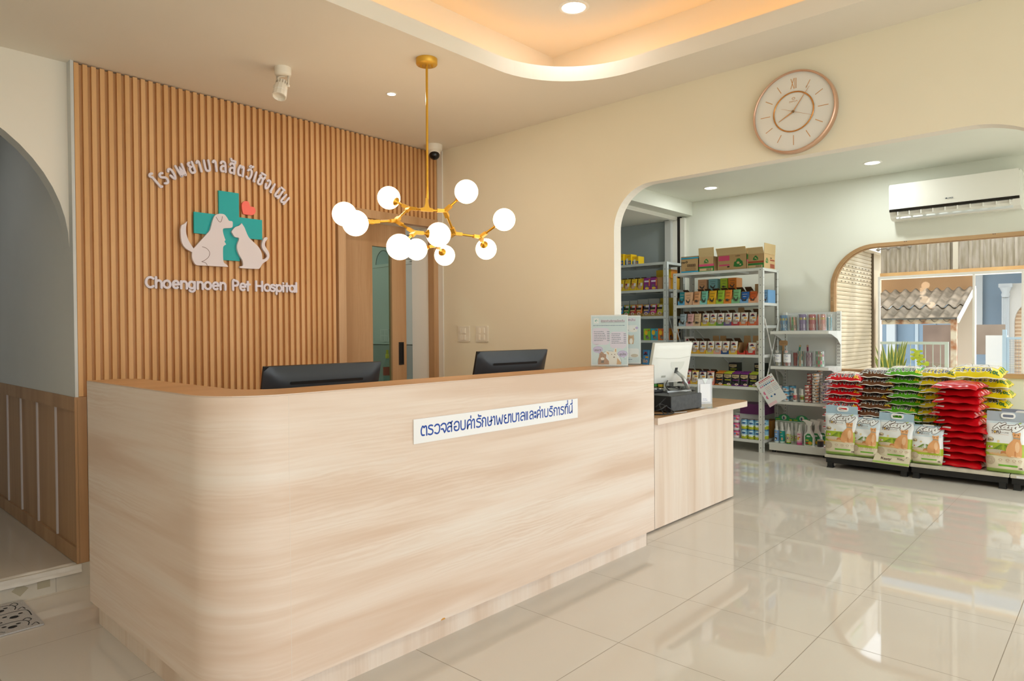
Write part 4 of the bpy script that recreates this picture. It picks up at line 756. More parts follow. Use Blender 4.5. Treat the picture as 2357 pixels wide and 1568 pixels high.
DKG = mat('#45423f', .5); NAVY = mat('#2c2d52', .5); REDC = mat('#c3362f', .5); YEL = mat('#eec22a', .4)
def face_art(mb, F, w, h, kind, c, c2):
    """printed front: F(k)(a, b), a in -w/2..w/2, b in 0..h"""
    if kind == 'fowl':
        stroke(smooth([(-w*.3+w*.06*i, h*(.76+(.022 if i % 2 else -.022))) for i in range(11)], 3), .0011, 0, mat(c2, .5), mb, lambda a, b, d: F(1)(a, b))
        mb.poly(rrect(-w*.22, w*.22, h*.53, h*.56, .001, 2), mat(c2, .5), F(1)); mb.poly(shp(hen if sum(map(ord, c)) % 3 else fish, 0, h*.25, w*.66, h*.40), DKG, F(1))
    elif kind == 'white':
        mb.poly(ell(0, h*.80, w*.20, h*.075, 14), REDC, F(1)); mb.poly(ell(0, h*.79, w*.12, h*.05, 12), NAVY, F(2)); mb.poly(rrect(-w*.28, w*.28, h*.68, h*.75, .002, 2), NAVY, F(3))
        mb.poly(rrect(0, w*.4, h*.5, h*.60, .002, 2), mat('#e7a52a', .4), F(1)); mb.poly(shp(kitty, -w*.14, h*.36, w*.5, h*.36), mat('#b7a496', .6), F(1)); mb.poly(ell(w*.2, h*.3, w*.16, h*.1, 12), mat('#cbb8b0', .6), F(2)); mb.poly(ell(w*.18, h*.28, w*.07, h*.05, 10), mat('#a86a86', .6), F(3))
    elif kind == 'maria':
        mb.poly([(-w*.44, h*.84), (w*.44, h*.84), (w*.42, h*.64), (0, h*.55), (-w*.42, h*.64)], mat('#c9b48c', .4), F(1)); write(mb, 'MARIA', 0, h*.72, h*.095, mat('#2b241c', .5), F(3), .006, w*.64)
        mb.poly(rrect(-w*.3, w*.42, h*.40, h*.46, .002, 2), mat(c2, .4), F(1)); mb.poly(shp(kitty, -w*.18, h*.24, w*.34, h*.26), mat('#3d3b40', .5), F(1)); mb.poly(ell(w*.2, h*.12, w*.22, h*.08, 14), mat('#eadfd6', .4), F(1)); mb.poly(ell(w*.2, h*.13, w*.14, h*.045, 10), mat('#c78a86', .5), F(2))
    elif kind == 'meo':
        mb.poly(ell(0, h*.74, w*.3, h*.16, 16), mat('#f2d21f', .4), F(1)); write(mb, 'me-O', 0, h*.76, h*.08, REDC, F(2), .02, w*.34); mb.poly(ell(-w*.02, h*.52, w*.26, h*.12, 12), mat(c2, .4), F(1))
        mb.poly(ell(0, h*.26, w*.34, h*.2, 14), mat('#c9ad9a', .6), F(1)); mb.poly(ell(w*.04, h*.24, w*.2, h*.11, 12), mat('#e0b48f', .6), F(2)); mb.poly(rrect(w*.05, w*.38, h*.34, h*.6, .004, 3), mat('#e9e7e4', .4), F(3))
    elif kind == 'gold':
        mb.poly(rrect(-w*.42, w*.42, h*.82, h*.97, .002, 2), mat('#d3b25a', .25, .6), F(1)); mb.poly(rrect(-w*.1, w*.4, h*.72, h*.90, .003, 2), mat('#c9c9d2', .35), F(2)); mb.poly(rrect(-w*.4, w*.36, h*.55, h*.72, .002, 2), mat('#2a2420', .5), F(3)); mb.poly(rrect(-w*.4, w*.36, h*.42, h*.53, .002, 2), mat('#cdb27a', .35, .4), F(2)); mb.poly(ell(0, h*.2, w*.3, h*.13, 14), mat('#d9c8bd', .5), F(1)); mb.poly(ell(0, h*.2, w*.16, h*.07, 10), mat('#a87c5c', .5), F(2))
    elif kind == 'catbox':
        mb.poly(ell(-w*.12, h*.66, w*.24, h*.22, 14), YEL, F(1)); write(mb, 'me-O', 0, h*.82, h*.07, REDC, F(2), .02, w*.3); mb.poly(shp(kitty, w*.05, h*.32, w*.6, h*.42), mat('#6b6259', .6), F(1)); mb.poly(ell(w*.12, h*.2, w*.24, h*.12, 12), mat('#8d8175', .6), F(2)); mb.poly(ell(w*.3, h*.86, w*.09, h*.08, 10), REDC, F(1))
    elif kind == 'litterbox':
        mb.poly([(-w/2, 0), (w/2, 0), (w/2, h*.42), (0, h*.38), (-w/2, h*.5)], mat('#2a67ad', .4), F(1)); mb.poly(rrect(-w*.3, w*.02, h*.05, h*.62, .006, 3), mat('#d8dde2', .4), F(2)); mb.poly(ell(w*.2, h*.2, w*.2, h*.12, 12), mat('#c49a72', .5), F(2)); write(mb, 'me-O', w*.12, h*.80, h*.09, REDC, F(1), .02)
    elif kind == 'whiskas':
        mb.poly(rrect(-w*.4, w*.3, h*.64, h*.78, .002, 2), mat('#e8dff0', .4), F(1)); mb.poly(shp(kitty, -w*.08, h*.36, w*.6, h*.4), mat('#6d6270', .6), F(1)); mb.poly(ell(0, h*.12, w*.32, h*.1, 12), mat('#e9c34c', .4), F(2)); mb.poly(rrect(w*.28, w*.46, h*.3, h*.9, .002, 2), mat('#d77a3c', .4), F(1))
def pouch_mb(w, h, c, kind, c2, band=None):
    mb = MB(); mb.sub = .012; m = mat(c, .32); th = .010
    puff = lambda u, q: th*(max(0, 1-(2*u-1)**4)*max(0, 1-(2*q-1)**6))**.6+.0012
    mb.grid(8, 10, lambda u, q: LF((u-.5)*w*(1-.06*sin(q*pi)), q*h, puff(u, q)), (lambda i, j: mat(band, .35) if band and j in (0, 9) else m)); mb.grid(8, 10, lambda u, q: LF((.5-u)*w*(1-.06*sin(q*pi)), q*h, -puff(u, q)), m)
    P = lambda k: (lambda a, b: LF(a, b, puff(min(1, max(0, a/w+.5)), min(1, max(0, b/h)))+.0028+k*.0004)); face_art(mb, P, w, h, kind, c, c2); return mb
SEEN = {}
def cached(key, make):
    if key not in SEEN: SEEN[key] = make()
    return SEEN[key]
def obj_mesh(name, me, label=None, cat=None, loc=(0, 0, 0), rz=0, group=None, parent=None):
    o = link(bpy.data.objects.new(name, me)); o.location = loc; o.rotation_euler = (0, 0, rz)
    if parent: o.parent = parent
    return tag(o, label, cat, group)
rn = random.Random(5)
def carton(x, y, z, w, h, base, label, group, flap=40, empty=False, dep=.16):
    """open display carton: low cut front, raked sides, brown inside, flap up at the back"""
    t = thing('display_carton', label, 'carton', (x, y, z), 0, group); m = mat(base, .45)
    def mk():
        mb = MB(); W = w*.985; f = .30*h
        cut = [(-W/2, 0), (W/2, 0), (W/2, f), (W*.34, f), (W*.24, f*.45), (-W*.24, f*.45), (-W*.34, f), (-W/2, f)]
        mb.slab(cut, [], LF, 0, .0015, m); mb.slab([(-W/2, 0), (W/2, 0), (W/2, h*.92), (-W/2, h*.92)], [], LF, -dep, -dep+.0015, CARD)
        for s in (-1, 1): mb.slab([(0, 0), (dep, 0), (dep, h*.92), (dep*.45, h*.92), (0, f)], [], lambda a, b, d: (a, s*(W/2-d), b), 0, .0015, m if s < 0 else CARD)
        mb.box(0, dep, -W/2, W/2, 0, .0015, CARD); return mb.mesh('carton_body')
    obj_mesh('carton_body', cached(('cb', round(w, 3), round(h, 3), base), mk), parent=t)
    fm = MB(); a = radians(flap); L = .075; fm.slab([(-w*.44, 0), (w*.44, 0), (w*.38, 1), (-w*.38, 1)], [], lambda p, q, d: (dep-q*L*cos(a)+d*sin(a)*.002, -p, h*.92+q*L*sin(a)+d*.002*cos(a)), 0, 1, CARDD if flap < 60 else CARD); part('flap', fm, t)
    return t
def pouch(x, y, z, w, h, c, kind, c2, label, group, lean=6, band=None, rz=0):
    me = cached(('p', round(w, 3), round(h, 3), c, kind, c2, band), lambda: pouch_mb(w, h, c, kind, c2, band).mesh('food_pouch'))
    o = obj_mesh('food_pouch', me, label, 'pouch', (x, y, z), rz, group); o.rotation_euler = (0, radians(lean), rz); return o
def packbox(x, y, z, w, d, h, c, kind, c2, label, group, name='food_carton', side=None):
    def mk():
        mb = MB(); m = mat(c, .45); mb.box(0, d, -w/2, w/2, 0, h, m)
        if side: mb.add([(a, -w/2-.0005, b) for a, b in ((0, 0), (d, 0), (d, h), (0, h))], [(0, 1, 2, 3)], mat(side, .45))
        P = lambda k: (lambda a, b: LF(a, b, .0006+k*.0004)); face_art(mb, P, w, h, kind, c, c2); return mb.mesh('food_carton')
    return obj_mesh(name, cached(('x', w, d, h, c, kind, side), mk), label, 'carton', (x, y, z), 0, group)
# ------------------------------------------------------------------ right rack, top shelf: four shipping boxes
def shipping(y, w, d, h, label, art, flaps, x=7.07):
    t = thing('cardboard_box', label, 'box', (x, y, 1.9575)); mb = MB(); c = mat('#bb9a6c', .7)
    mb.box(0, d, -w/2, -w/2+.004, 0, h, c); mb.box(0, d, w/2-.004, w/2, 0, h, c); mb.box(0, .004, -w/2, w/2, 0, h, c); mb.box(d-.004, d, -w/2, w/2, 0, h, c); mb.box(0, d, -w/2, w/2, 0, .004, c)
    if not flaps: mb.box(0, d, -w/2, w/2, h-.004, h, c)
    P = lambda k: (lambda a, b: LF(a, b, .0006+k*.0004)); Q = lambda k: (lambda a, b: (a, -w/2-.0006-k*.0004, b)); art(mb, P, Q, w, d, h); part('box_body', mb, t)
    for kind, L, ang in flaps:
        fm = MB(); a = radians(ang); hue = mat('#cfb585' if kind in 'fs' else '#8a6a44', .7)
        if kind == 'f': fm.slab([(-w/2, 0), (w/2, 0), (w/2, L), (-w/2, L)], [], lambda p, q, e: (-q*cos(a)+e*sin(a), -p, h+q*sin(a)+e*cos(a)), 0, .004, hue)
        if kind == 'b': fm.slab([(-w/2, 0), (w/2, 0), (w/2, L), (-w/2, L)], [], lambda p, q, e: (d+q*cos(a)-e*sin(a), -p, h+q*sin(a)+e*cos(a)), 0, .004, hue)
        if kind == 's': fm.slab([(0, 0), (d, 0), (d, L), (0, L)], [], lambda p, q, e: (p, -w/2-q*cos(a)-e*sin(a), h+q*sin(a)+e*cos(a)), 0, .004, hue)
        if kind == 'l': fm.slab([(0, 0), (d, 0), (d, L), (0, L)], [], lambda p, q, e: (p, w/2+q*cos(a), h+q*sin(a)+e), 0, .004, hue)
        part('flap', fm, t)
    return t
GRN = mat('#2f7a35', .5); PNK = mat('#d7507a', .5); MAR = mat('#a04a2e', .5); CYA = mat('#2296bd', .5); BK = mat('#2a211a', .6); TAN = mat('#cdb184', .6)
def bars(mb, P, x0, x1, y0, y1, m):
    n = 11
    for i in range(n): a = x0+(x1-x0)*i/n; mb.poly([(a, y0), (a+(x1-x0)/n*(.3+.4*(i % 3)/2), y0), (a+(x1-x0)/n*(.3+.4*(i % 3)/2), y1), (a, y1)], m, P(3))
def leaf(mb, P, cx, cy, s, m): mb.poly(shp([(-.5, -.35), (-.42, .1), (-.25, .12), (-.15, .38), (.12, .42), (.28, .2), (.42, .12), (.5, -.3), (.2, -.42), (-.2, -.42)], cx, cy, s, s), m, P(1)); mb.poly(ell(cx-s*.02, cy-.02*s, s*.15, s*.12, 12), TAN, P(2)); mb.poly(ell(cx+s*.2, cy-s*.2, s*.1, s*.08, 10), TAN, P(2))
def a1(mb, P, Q, w, d, h):
    for z0, z1 in ((h-.028, h-.012), (.004, .018)): mb.poly([(-w/2, z0), (w/2, z0), (w/2, z1), (-w/2, z1)], CYA, P(1)); mb.poly([(0, z0), (d, z0), (d, z1), (0, z1)], CYA, Q(1))
    write(mb, 'me-O', -w*.3, h*.66, .024, BK, P(2), .03); mb.poly(rrect(-w*.14, w*.34, h*.36, h*.52, .003, 2), BK, P(1)); mb.poly(rrect(-w*.12, w*.32, h*.375, h*.505, .003, 2), mat('#a8855a', .7), P(2)); bars(mb, P, -w*.11, w*.31, h*.385, h*.495, BK); mb.poly(rrect(-w*.24, w*.34, h*.12, h*.28, .004, 2), BK, P(1)); mb.poly(rrect(-w*.232, w*.332, h*.13, h*.27, .004, 2), mat('#a8855a', .7), P(2)); mb.poly([(.06, h*.5), (.12, h*.5), (.12, h*.8), (.06, h*.8)], BK, Q(1))
shipping(3.708, .215, .24, .185, 'closed brown carton with blue bands on the top shelf, leftmost box', a1, ())
def a2(mb, P, Q, w, d, h):
    mb.poly([(-w/2, 0), (w/2, 0), (w/2, h*.34), (-w/2, h*.34)], GRN, P(1)); mb.poly([(-w/2, h*.36), (w/2, h*.36), (w/2, h*.50), (-w/2, h*.50)], PNK, P(1)); leaf(mb, P, 0, h*.72, .055, GRN); mb.poly([(-w*.44, h*.05), (w*.42, h*.05), (w*.42, h*.22), (-w*.44, h*.22)], TAN, P(2)); bars(mb, P, 0, w*.38, h*.07, h*.20, BK)
shipping(3.505, .182, .26, .165, 'open box with one pink and green band and a front flap standing upright', a2, (('f', .10, 86),))
def a3(mb, P, Q, w, d, h):
    mb.poly(rrect(-w*.46, -w*.08, h*.62, h*.95, .006, 3), PNK, P(1)); mb.poly(rrect(-w*.45, -w*.08, h*.28, h*.38, .004, 2), PNK, P(1)); leaf(mb, P, w*.22, h*.45, .11, GRN); mb.poly(rrect(-w*.16, -w*.08, h*.17, h*.26, .002, 2), BK, P(1)); mb.poly([(0, h*.62), (d, h*.62), (d, h*.95), (0, h*.95)], GRN, Q(1)); mb.poly([(0, h*.48), (d, h*.48), (d, h*.6), (0, h*.6)], PNK, Q(1)); mb.poly([(.08, h*.08), (.2, h*.08), (.2, h*.36), (.08, h*.36)], GRN, Q(1)); mb.poly([(.05, h*.7), (.17, h*.7), (.17, h*.88), (.05, h*.88)], TAN, Q(2)); write(mb, 'แมวไทย', w*.2, h*.9, .012, BK, P(2), .02)
shipping(3.206, .335, .26, .165, 'widest open box with a big green heart shaped print and pink panel', a3, (('f', .085, 60), ('b', .08, 75), ('s', .06, 78), ('l', .08, 82)))
def a4(mb, P, Q, w, d, h):
    mb.poly([(-w/2, 0), (w/2, 0), (w/2, h*.36), (-w/2, h*.36)], GRN, P(1)); mb.poly([(-w/2, h*.38), (w/2, h*.38), (w/2, h*.50), (-w/2, h*.50)], MAR, P(1)); leaf(mb, P, 0, h*.72, .06, GRN); mb.poly([(-w*.44, h*.05), (w*.42, h*.05), (w*.42, h*.22), (-w*.44, h*.22)], TAN, P(2)); bars(mb, P, 0, w*.38, h*.07, h*.20, BK)
    mb.poly([(0, 0), (d, 0), (d, h), (0, h)], mat('#cfae7c', .7), Q(0)); leaf(mb, Q, d*.26, h*.55, .07, GRN); mb.poly(rrect(d*.55, d*.95, h*.05, h*.34, .004, 2), MAR, Q(1)); mb.poly(rrect(d*.55, d*.95, h*.55, h*.65, .003, 2), MAR, Q(1)); bars(mb, Q, d*.55, d*.72, h*.7, h*.78, BK)
t = shipping(2.955, .18, .30, .155, 'open box with brown and green bands at the right end of the rack top', a4, (('f', .075, 60), ('s', .11, 88)), 7.10)
fm = MB(); leaf(fm, lambda k: (lambda a, b: (a, -.0916-k*.0004, b)), .08, .215, .055, GRN); fm.poly(rrect(.17, .28, .19, .25, .004, 2), MAR, lambda a, b: (a, -.0922, b)); part('flap_print', fm, t)
# second shelf: coloured pouches in cartons, boxes behind
S2 = 'pouches on the second shelf of the right rack'; z = AZ[1]+.0005
G2 = [(3.806, .085, '#2f9db0', 'blue', '#59a6d8'), (3.621, .089, '#e3a87a', 'peach', '#e6b591'), (3.533, .087, '#7cc7b2', 'mint', '#8fd0cd'), (3.436, .1, '#e9b31f', 'yellow', '#e8b93a'), (3.338, .09, '#9dc63c', 'lime green', '#a7c94a'), (3.252, .09, '#ea8a2e', 'orange', '#e8913e'), (3.157, .095, '#7fc18b', 'soft green', '#86c392'), (3.062, .095, '#1c63b5', 'deep blue', '#7fb2de'), (2.971, .087, '#d9632c', 'burnt orange', '#e7ab84')]
for i, (y, w_, c, nm, b) in enumerate(G2):
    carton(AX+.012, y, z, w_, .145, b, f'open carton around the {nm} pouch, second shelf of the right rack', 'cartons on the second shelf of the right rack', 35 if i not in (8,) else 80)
    pouch(AX+.032, y, z+.003, w_*.92, .15 if i < 7 else .12, c, 'fowl', '#f6ead2' if i in (0, 7) else '#5a4632', f'{nm} pouch with a dark animal print, second shelf of the right rack', S2, 8)
packbox(AX+.012, 3.719, z, .088, .15, .145, '#e2b692', 'fowl', '#8a6a4c', 'closed beige carton with a large hen, second shelf of the right rack', S2)
packbox(AX+.16, 2.889, z, .055, .2, .14, '#6ea2d3', 'fowl', '#35506e', 'light blue carton just behind the right rack front post', S2)
for y, w_, c, nm, dd in ((3.648, .105, '#e2ad83', 'peach', .14), (3.516, .105, '#86bcc4', 'pale blue', .17), (3.385, .085, '#b4cf3a', 'lime', .12), (3.285, .095, '#e8862c', 'orange', .15)):
    packbox(AX+.215, y, z, w_, dd, .17, c, '', '', f'{nm} carton hidden under another behind the front pouches', 'lower cartons behind the second shelf pouches')
    packbox(AX+.215, y, z+.1705, w_, dd, .125, c, 'fowl', '#3c4046' if c != '#e2ad83' else '#b9855a', f'{nm} carton raised behind the front pouches of the second shelf', 'upper cartons behind the second shelf pouches', side={'#e8862c': '#eda05c'}.get(c))
# third shelf
z = AZ[2]+.0005; S3 = 'pouches on the third shelf of the right rack'
G3 = [(3.796, '#a9bcc9', 'fowl', '#5a6b78', 'pale blue', '#a7bccb'), (3.704, '#e3b3b1', 'fowl', '#9b5a5e', 'pink', '#dfb0ae'), (3.616, '#dcc09c', 'fowl', '#8a6a4c', 'beige', '#dbbd98')]+[(y, '#ebe8e4', 'white', '', 'white', b) for y, b in ((3.517, '#cdb53a'), (3.427, '#a9bd3e'), (3.339, '#5b8f45'), (3.251, '#6a5a8c'), (3.161, '#b53b42'), (3.071, '#dc7a4c'), (2.976, '#d96a44'))]
BN = {'#cdb53a': 'yellow', '#a9bd3e': 'yellow green', '#5b8f45': 'green', '#6a5a8c': 'purple', '#b53b42': 'red', '#dc7a4c': 'light orange', '#d96a44': 'orange', '#e2962f': 'orange', '#dfb13a': 'amber', '#d9c75c': 'pale yellow', '#e3a591': 'peach', '#2f4f86': 'navy', '#e0a52e': 'golden', '#c8402f': 'scarlet', '#c33a34': 'crimson', '#c9506a': 'rose', '#ddb544': 'mustard', '#4a3a5c': 'plum', '#e58a78': 'coral'}
for i, (y, c, k, c2, nm, b) in enumerate(G3):
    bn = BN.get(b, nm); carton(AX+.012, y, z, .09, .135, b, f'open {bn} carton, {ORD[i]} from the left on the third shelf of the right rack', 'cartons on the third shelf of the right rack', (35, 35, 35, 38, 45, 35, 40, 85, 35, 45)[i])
    pouch(AX+.03, y, z+.004, .083, .137, c, k, c2, f'{nm} pouch in {bn} carton, {ORD[i]} from left, third shelf of right rack', S3, 7)
# fourth shelf
z = AZ[3]+.0005; S4 = 'pouches on the fourth shelf of the right rack'
packbox(AX+.17, 3.815, z, .07, .1, .19, '#e6e2dc', 'white', '', 'small white box at the far left of the fourth shelf, behind the till monitor', S4)
for i, (y, b, fl) in enumerate(((3.735, '#e2962f', 35), (3.643, '#dfb13a', 35), (3.552, '#e0a52e', 35), (3.459, '#d9c75c', 85), (3.37, '#e3a591', 80), (3.282, '#2f4f86', 35), (3.189, '#ddb544', 40), (3.095, '#c8402f', 85), (2.994, '#c33a34', 85))):
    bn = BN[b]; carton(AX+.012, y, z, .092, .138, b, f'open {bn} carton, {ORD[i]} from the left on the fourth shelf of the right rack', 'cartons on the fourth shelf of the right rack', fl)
    if i != 7: pouch(AX+.03, y-(.01 if i == 8 else 0), z+.004, .084, .139 if i != 8 else .125, '#ebe7e2', 'white', '', f'white pouch in the {bn} carton on the fourth shelf of the right rack', S4, 7, rz=.1 if i == 8 else 0)
pouch(AX+.05, 2.915, z, .08, .15, '#ebe4cf', 'white', '', 'pale pouch at the right end of the fourth shelf, half behind the post', S4, 10)
# fifth shelf
z = AZ[4]+.0005; S5 = 'pouches on the fifth shelf of the right rack'
for i, (y, b, c) in enumerate(((3.745, '#c9506a', '#eae6e0'), (3.651, '#ddb544', '#efe6cf'), (3.559, '#4a3a5c', '#e6e3dd'), (3.464, '#e58a78', '#ece3dc'))):
    bn = BN[b]; carton(AX+.012, y, z, .094, .13, b, f'open {bn} carton on the left half of the fifth shelf of the right rack', 'cartons on the fifth shelf of the right rack', 40)
    pouch(AX+.03, y, z+.004, .086, .15, c, 'white', '', f'white pouch with {bn} top in a carton on the fifth shelf', S5, 9, band=b)
for i, (y, c, nm) in enumerate(((3.361, '#d9862c', 'orange'), (3.265, '#c5cf2e', 'lime'), (3.175, '#7d2f86', 'left purple'), (3.077, '#7f2f8b', 'right purple'), (2.978, '#c3cf3a', 'lime right hand'))):
    for q in (2, 1, 0): pouch(AX+.035+q*.035, y, z, .092, .145+.008*q, '#1b191b', 'maria' if q == 0 else '', c, f'black pouch with {nm} edge, {("front", "second", "rear")[q]} of its row on the fifth shelf', S5, 9, band=c)
pouch(AX+.22, 2.90, z, .09, .15, '#1b191b', 'maria', '#c3cf3a', 'black pouch far back at the right end of the fifth shelf', S5, 6, band='#c3cf3a', rz=-.9)
for y, nm, d_ in ((3.278, 'left', .12), (2.985, 'right', .14)):
    packbox(AX+.21, y, z, .1, d_, .12, '#26222a', '', '', f'{nm} lower black carton behind the dark pouches', 'black cartons stacked on the fifth shelf')
    packbox(AX+.21, y, z+.1205, .1, d_, .125, '#1d1b1c', 'maria', '#c5cf2e', f'{nm} black carton raised behind the dark pouches', 'black cartons stacked on the fifth shelf', side='#2c3326')
# bottom shelf: tins and boxes
def can_mesh(r, h, bands, key):
    def mk():
        mb = MB(); mb.lathe([(0, 0), (r*.93, 0), (r, .003)], mat('#b9bdbf', .3, .8), n=20); z0 = .003
        for f, c in bands: z1 = z0+(h-.007)*f; mb.lathe([(r, z0), (r, z1)], mat(c, .3) if isinstance(c, str) else c, n=20); z0 = z1
        mb.lathe([(r, h-.004), (r*1.01, h-.002), (r*.97, h), (r*.93, h-.003), (0, h-.003)], mat('#c3c7c9', .25, .85), n=20); return mb
    return cached(('can', key), mk)
def can_label(mb, r, h, spots):
    """printed patches on the side facing the viewer: (angle, z, half width, half height, colour)"""
    mb.sub = .006
    for i, (a, z0, dw, dh, c) in enumerate(spots):
        mb.poly(ell(0, 0, dw, dh, 12), mat(c, .35), lambda p, q: (-(r+.0005+i*.0002)*cos(a+p/r), -(r+.0005+i*.0002)*sin(a+p/r), z0+q))
    return mb
def can_obj(key, r, h, bands, spots, loc, label, group, rz=0, cat='tin'):
    me = cached(('canm', key), lambda: can_label(can_mesh(r, h, bands, key+'_'), r, h, spots).mesh('food_can')); return obj_mesh('food_can', me, label, cat, loc, rz, group)
z = AZ[5]+.0005; gB = 'blue and green tins on the bottom shelf'; gP = 'pink tins on the bottom shelf'
bl = ([(.36, '#b7c22c'), (.1, '#dfeef0'), (.42, '#8fc6e4'), (.12, '#3f8fc0')], [(.0, .066, .02, .008, '#28538f'), (-.3, .040, .014, .012, '#eef2ee'), (.35, .036, .012, .010, '#e8efe6'), (.1, .085, .022, .007, '#d8edf5')])
for i, y in enumerate((3.073, 2.998, 2.924, 2.885)):
    for k in (0, 1):
        can_obj('blue', .0365, .105, *bl, (AX+.045+(.09 if i == 3 else 0), y, z+k*.1055), f'{("lower", "upper")[k]} blue and green tin, {ORD[i]} from the left on the bottom shelf', gB, rn.uniform(-.3, .3))
pk = ([(.3, '#ece2e8'), (.5, '#e7a3c0'), (.2, '#c84a86')], [(.1, .045, .014, .011, '#d96a3c'), (-.4, .046, .012, .010, '#5f9fd0'), (.5, .036, .012, .009, '#b02c6c')])
for y, dx, nm in ((3.163, .045, 'front'), (3.11, .135, 'rear')):
    for k in range(3 if dx < .1 else 2): can_obj('pink', .034, .083, *pk, (AX+dx, y, z+k*.0835), f'{("bottom", "middle", "top")[k]} pink tin of the {nm} pink column on the bottom shelf', gP, rn.uniform(-.3, .3))
packbox(AX+.21, 3.12, z, .26, .2, .25, '#e3e4e6', '', '', 'white carton behind the pink tins on the bottom shelf', 'cartons behind the tins')
packbox(AX+.17, 3.04, z+.2505, .28, .255, .11, '#6a2c66', '', '', 'purple and tan carton lying across the tins and white carton', 'cartons behind the tins', side='#5a2058')
for k in (0, 1): packbox(AX+.245, 2.90, z+k*.0935, .075, .17, .093, '#9a6a2c', '', '', f'{("lower", "upper")[k]} brown carton at the right end of the bottom shelf', 'brown cartons at the right end of the bottom shelf', side='#a8752f')
# price card hung on the post
t = thing('price_card', 'tilted white and pink price card hung on the right rack front post', 'card', (7.028, 2.85, .785)); t.rotation_euler = (radians(-33), 0, 0)
CW, CH = .21, .29; mb = MB(); cfn = lambda a, b, d: LF(a+.0, b-.0, d); mb.slab(rrect(-.10, CW-.10, -CH, .004, .002, 2), [], LF, 0, .0012, mat('#eceeef', .35)); part('sheet', mb, t)
mb = MB(); P = lambda a, b: LF(a, b, .0016); P3 = lambda a, b, d: LF(a, b, .0016)
rcol, bcol, pcol, pk2 = mat('#c9474c', .5), mat('#3f86b8', .5), mat('#e07aa0', .5), mat('#f0cdd6', .5)
mb.poly([(-.098, -.288), (-.0, -.288), (-.0, -.255), (-.098, -.255)], pk2, P); mb.poly([(-.07, -.03), (.10, -.03), (.10, -.026), (-.07, -.026)], rcol, P)
for q in range(7): mb.poly([(-.06+q*.02, -.02), (-.045+q*.02, -.02), (-.045+q*.02, -.008), (-.06+q*.02, -.008)], rcol, P)
for i, c in enumerate((rcol, rcol, bcol, bcol, mat('#2f3f78', .5), bcol, pcol, pcol)): a = .085-i*.022; mb.poly([(a-.008, -.075), (a+.008, -.075), (a+.008, -.063), (a-.008, -.063)], c, P); mb.poly(ell(a, -.052, .008, .01, 10), mat('#cfd3dc', .5), P)
for i in range(10): mb.poly([(.10-.075*(i % 2)-.06, -.10-.016*(i//2)), (.10-.075*(i % 2), -.10-.016*(i//2)), (.10-.075*(i % 2), -.098-.016*(i//2)), (.04-.075*(i % 2), -.098-.016*(i//2))], rcol if i < 4 else TX2, P)
mb.poly(arc(-.06, -.14, .02, .02, 90, 270, 10), pcol, P); mb.poly(arc(-.06, -.19, .02, .02, 90, 270, 10), pcol, P); mb.poly(ell(-.02, -.2, .01, .01, 10), bcol, P); mb.poly(ell(.02, -.2, .01, .01, 10), mat('#39538f'), P); part('print', mb, t)
# ------------------------------------------------------------------ left rack goods
gt = 'yellow boxes on the left rack top'
for i, y in enumerate((4.634, 4.544, 4.458)): packbox(AX+.02+.03*i, y, BZ[0]+.0005, .085, .13, (.137, .13, .102)[i], '#efc81e', 'litterbox', '', f'yellow and blue box on top of the left rack, {("leftmost", "middle", "rightmost")[i]} of three', gt)
z = BZ[1]+.0005; g = 'pouches on the second shelf of the left rack'
for i, (y, c2) in enumerate(((4.633, '#b0405e'), (4.545, '#a83a55'), (4.452, '#d67a5c'), (4.359, '#d98a4a'))):
    carton(AX+.012, y, z, .09, .13, '#e6c52c', f'yellow open carton, {ORD[i]} from left, second shelf of the left rack', 'cartons on the second shelf of the left rack', 30)
    pouch(AX+.03, y, z+.003, .084, .14, '#e4c23a', 'meo', c2, f'yellow and white pouch, {ORD[i]} from left, second shelf of left rack', g, 8)
for i, y in enumerate((4.258, 4.165)): packbox(AX+.015, y, z, .088, .2, .14, '#8b2a86', 'whiskas', '', f'{("left", "right")[i]} purple carton on the second shelf of the left rack', g, side='#b98a5a')
packbox(AX+.02, 4.085, z, .06, .2, .14, '#b98e62', '', '', 'plain brown carton right of the purple cartons', g)
packbox(AX+.23, 4.30, z, .07, .1, .17, '#7a2530', '', '', 'dark red carton behind the purple cartons', g); packbox(AX+.20, 4.14, z+.1405, .2, .15, .1, '#e3c22c', '', '', 'long yellow carton lying over the purple cartons', g, side='#d88a2c'); packbox(AX+.22, 4.12, z, .2, .15, .14, '#d6a52e', '', '', 'amber carton standing under the long yellow carton', g)
z = BZ[2]+.0005; g = 'pouches on the third shelf of the left rack'
for i, (y, c, nm) in enumerate(((4.647, '#2f86c4', 'blue'), (4.556, '#2f8a3f', 'green'), (4.466, '#b3262c', 'red'), (4.377, '#d8701f', 'orange'), (4.276, '#5a4a9c', 'violet'), (4.185, '#c72f86', 'magenta'), (4.092, '#d6d22a', 'yellow'))):
    carton(AX+.012, y, z, .09, .11, '#a88a4c', f'brown open carton around the {nm} and gold pouch', 'cartons on the third shelf of the left rack', 20)
    pouch(AX+.03, y, z+.003, .084, .142, c, 'gold', '', f'{nm} and gold pouch on the third shelf of the left rack', g, 6)
for i, (y, w_) in enumerate(((4.703, .13), (4.573, .11), (4.44, .145), (4.288, .145))): packbox(AX+.22, y, z, w_, .15, (.20, .205, .215, .218)[i], '#c9cccb', '', '', f'plain white carton behind the gold pouches, {ORD[i]} from the left', 'white cartons behind the gold pouches', side='#a03038' if i == 1 else None)
for i, y in enumerate((4.165, 4.06)): packbox(AX+.24, y, z, .09, .14, .22, '#d3b42e', '', '', f'{("left", "right")[i]} yellow carton behind the gold pouches', 'yellow cartons behind the gold pouches', side='#5a4a28')
z = BZ[3]+.0005; g = 'boxes on the fourth shelf of the left rack'
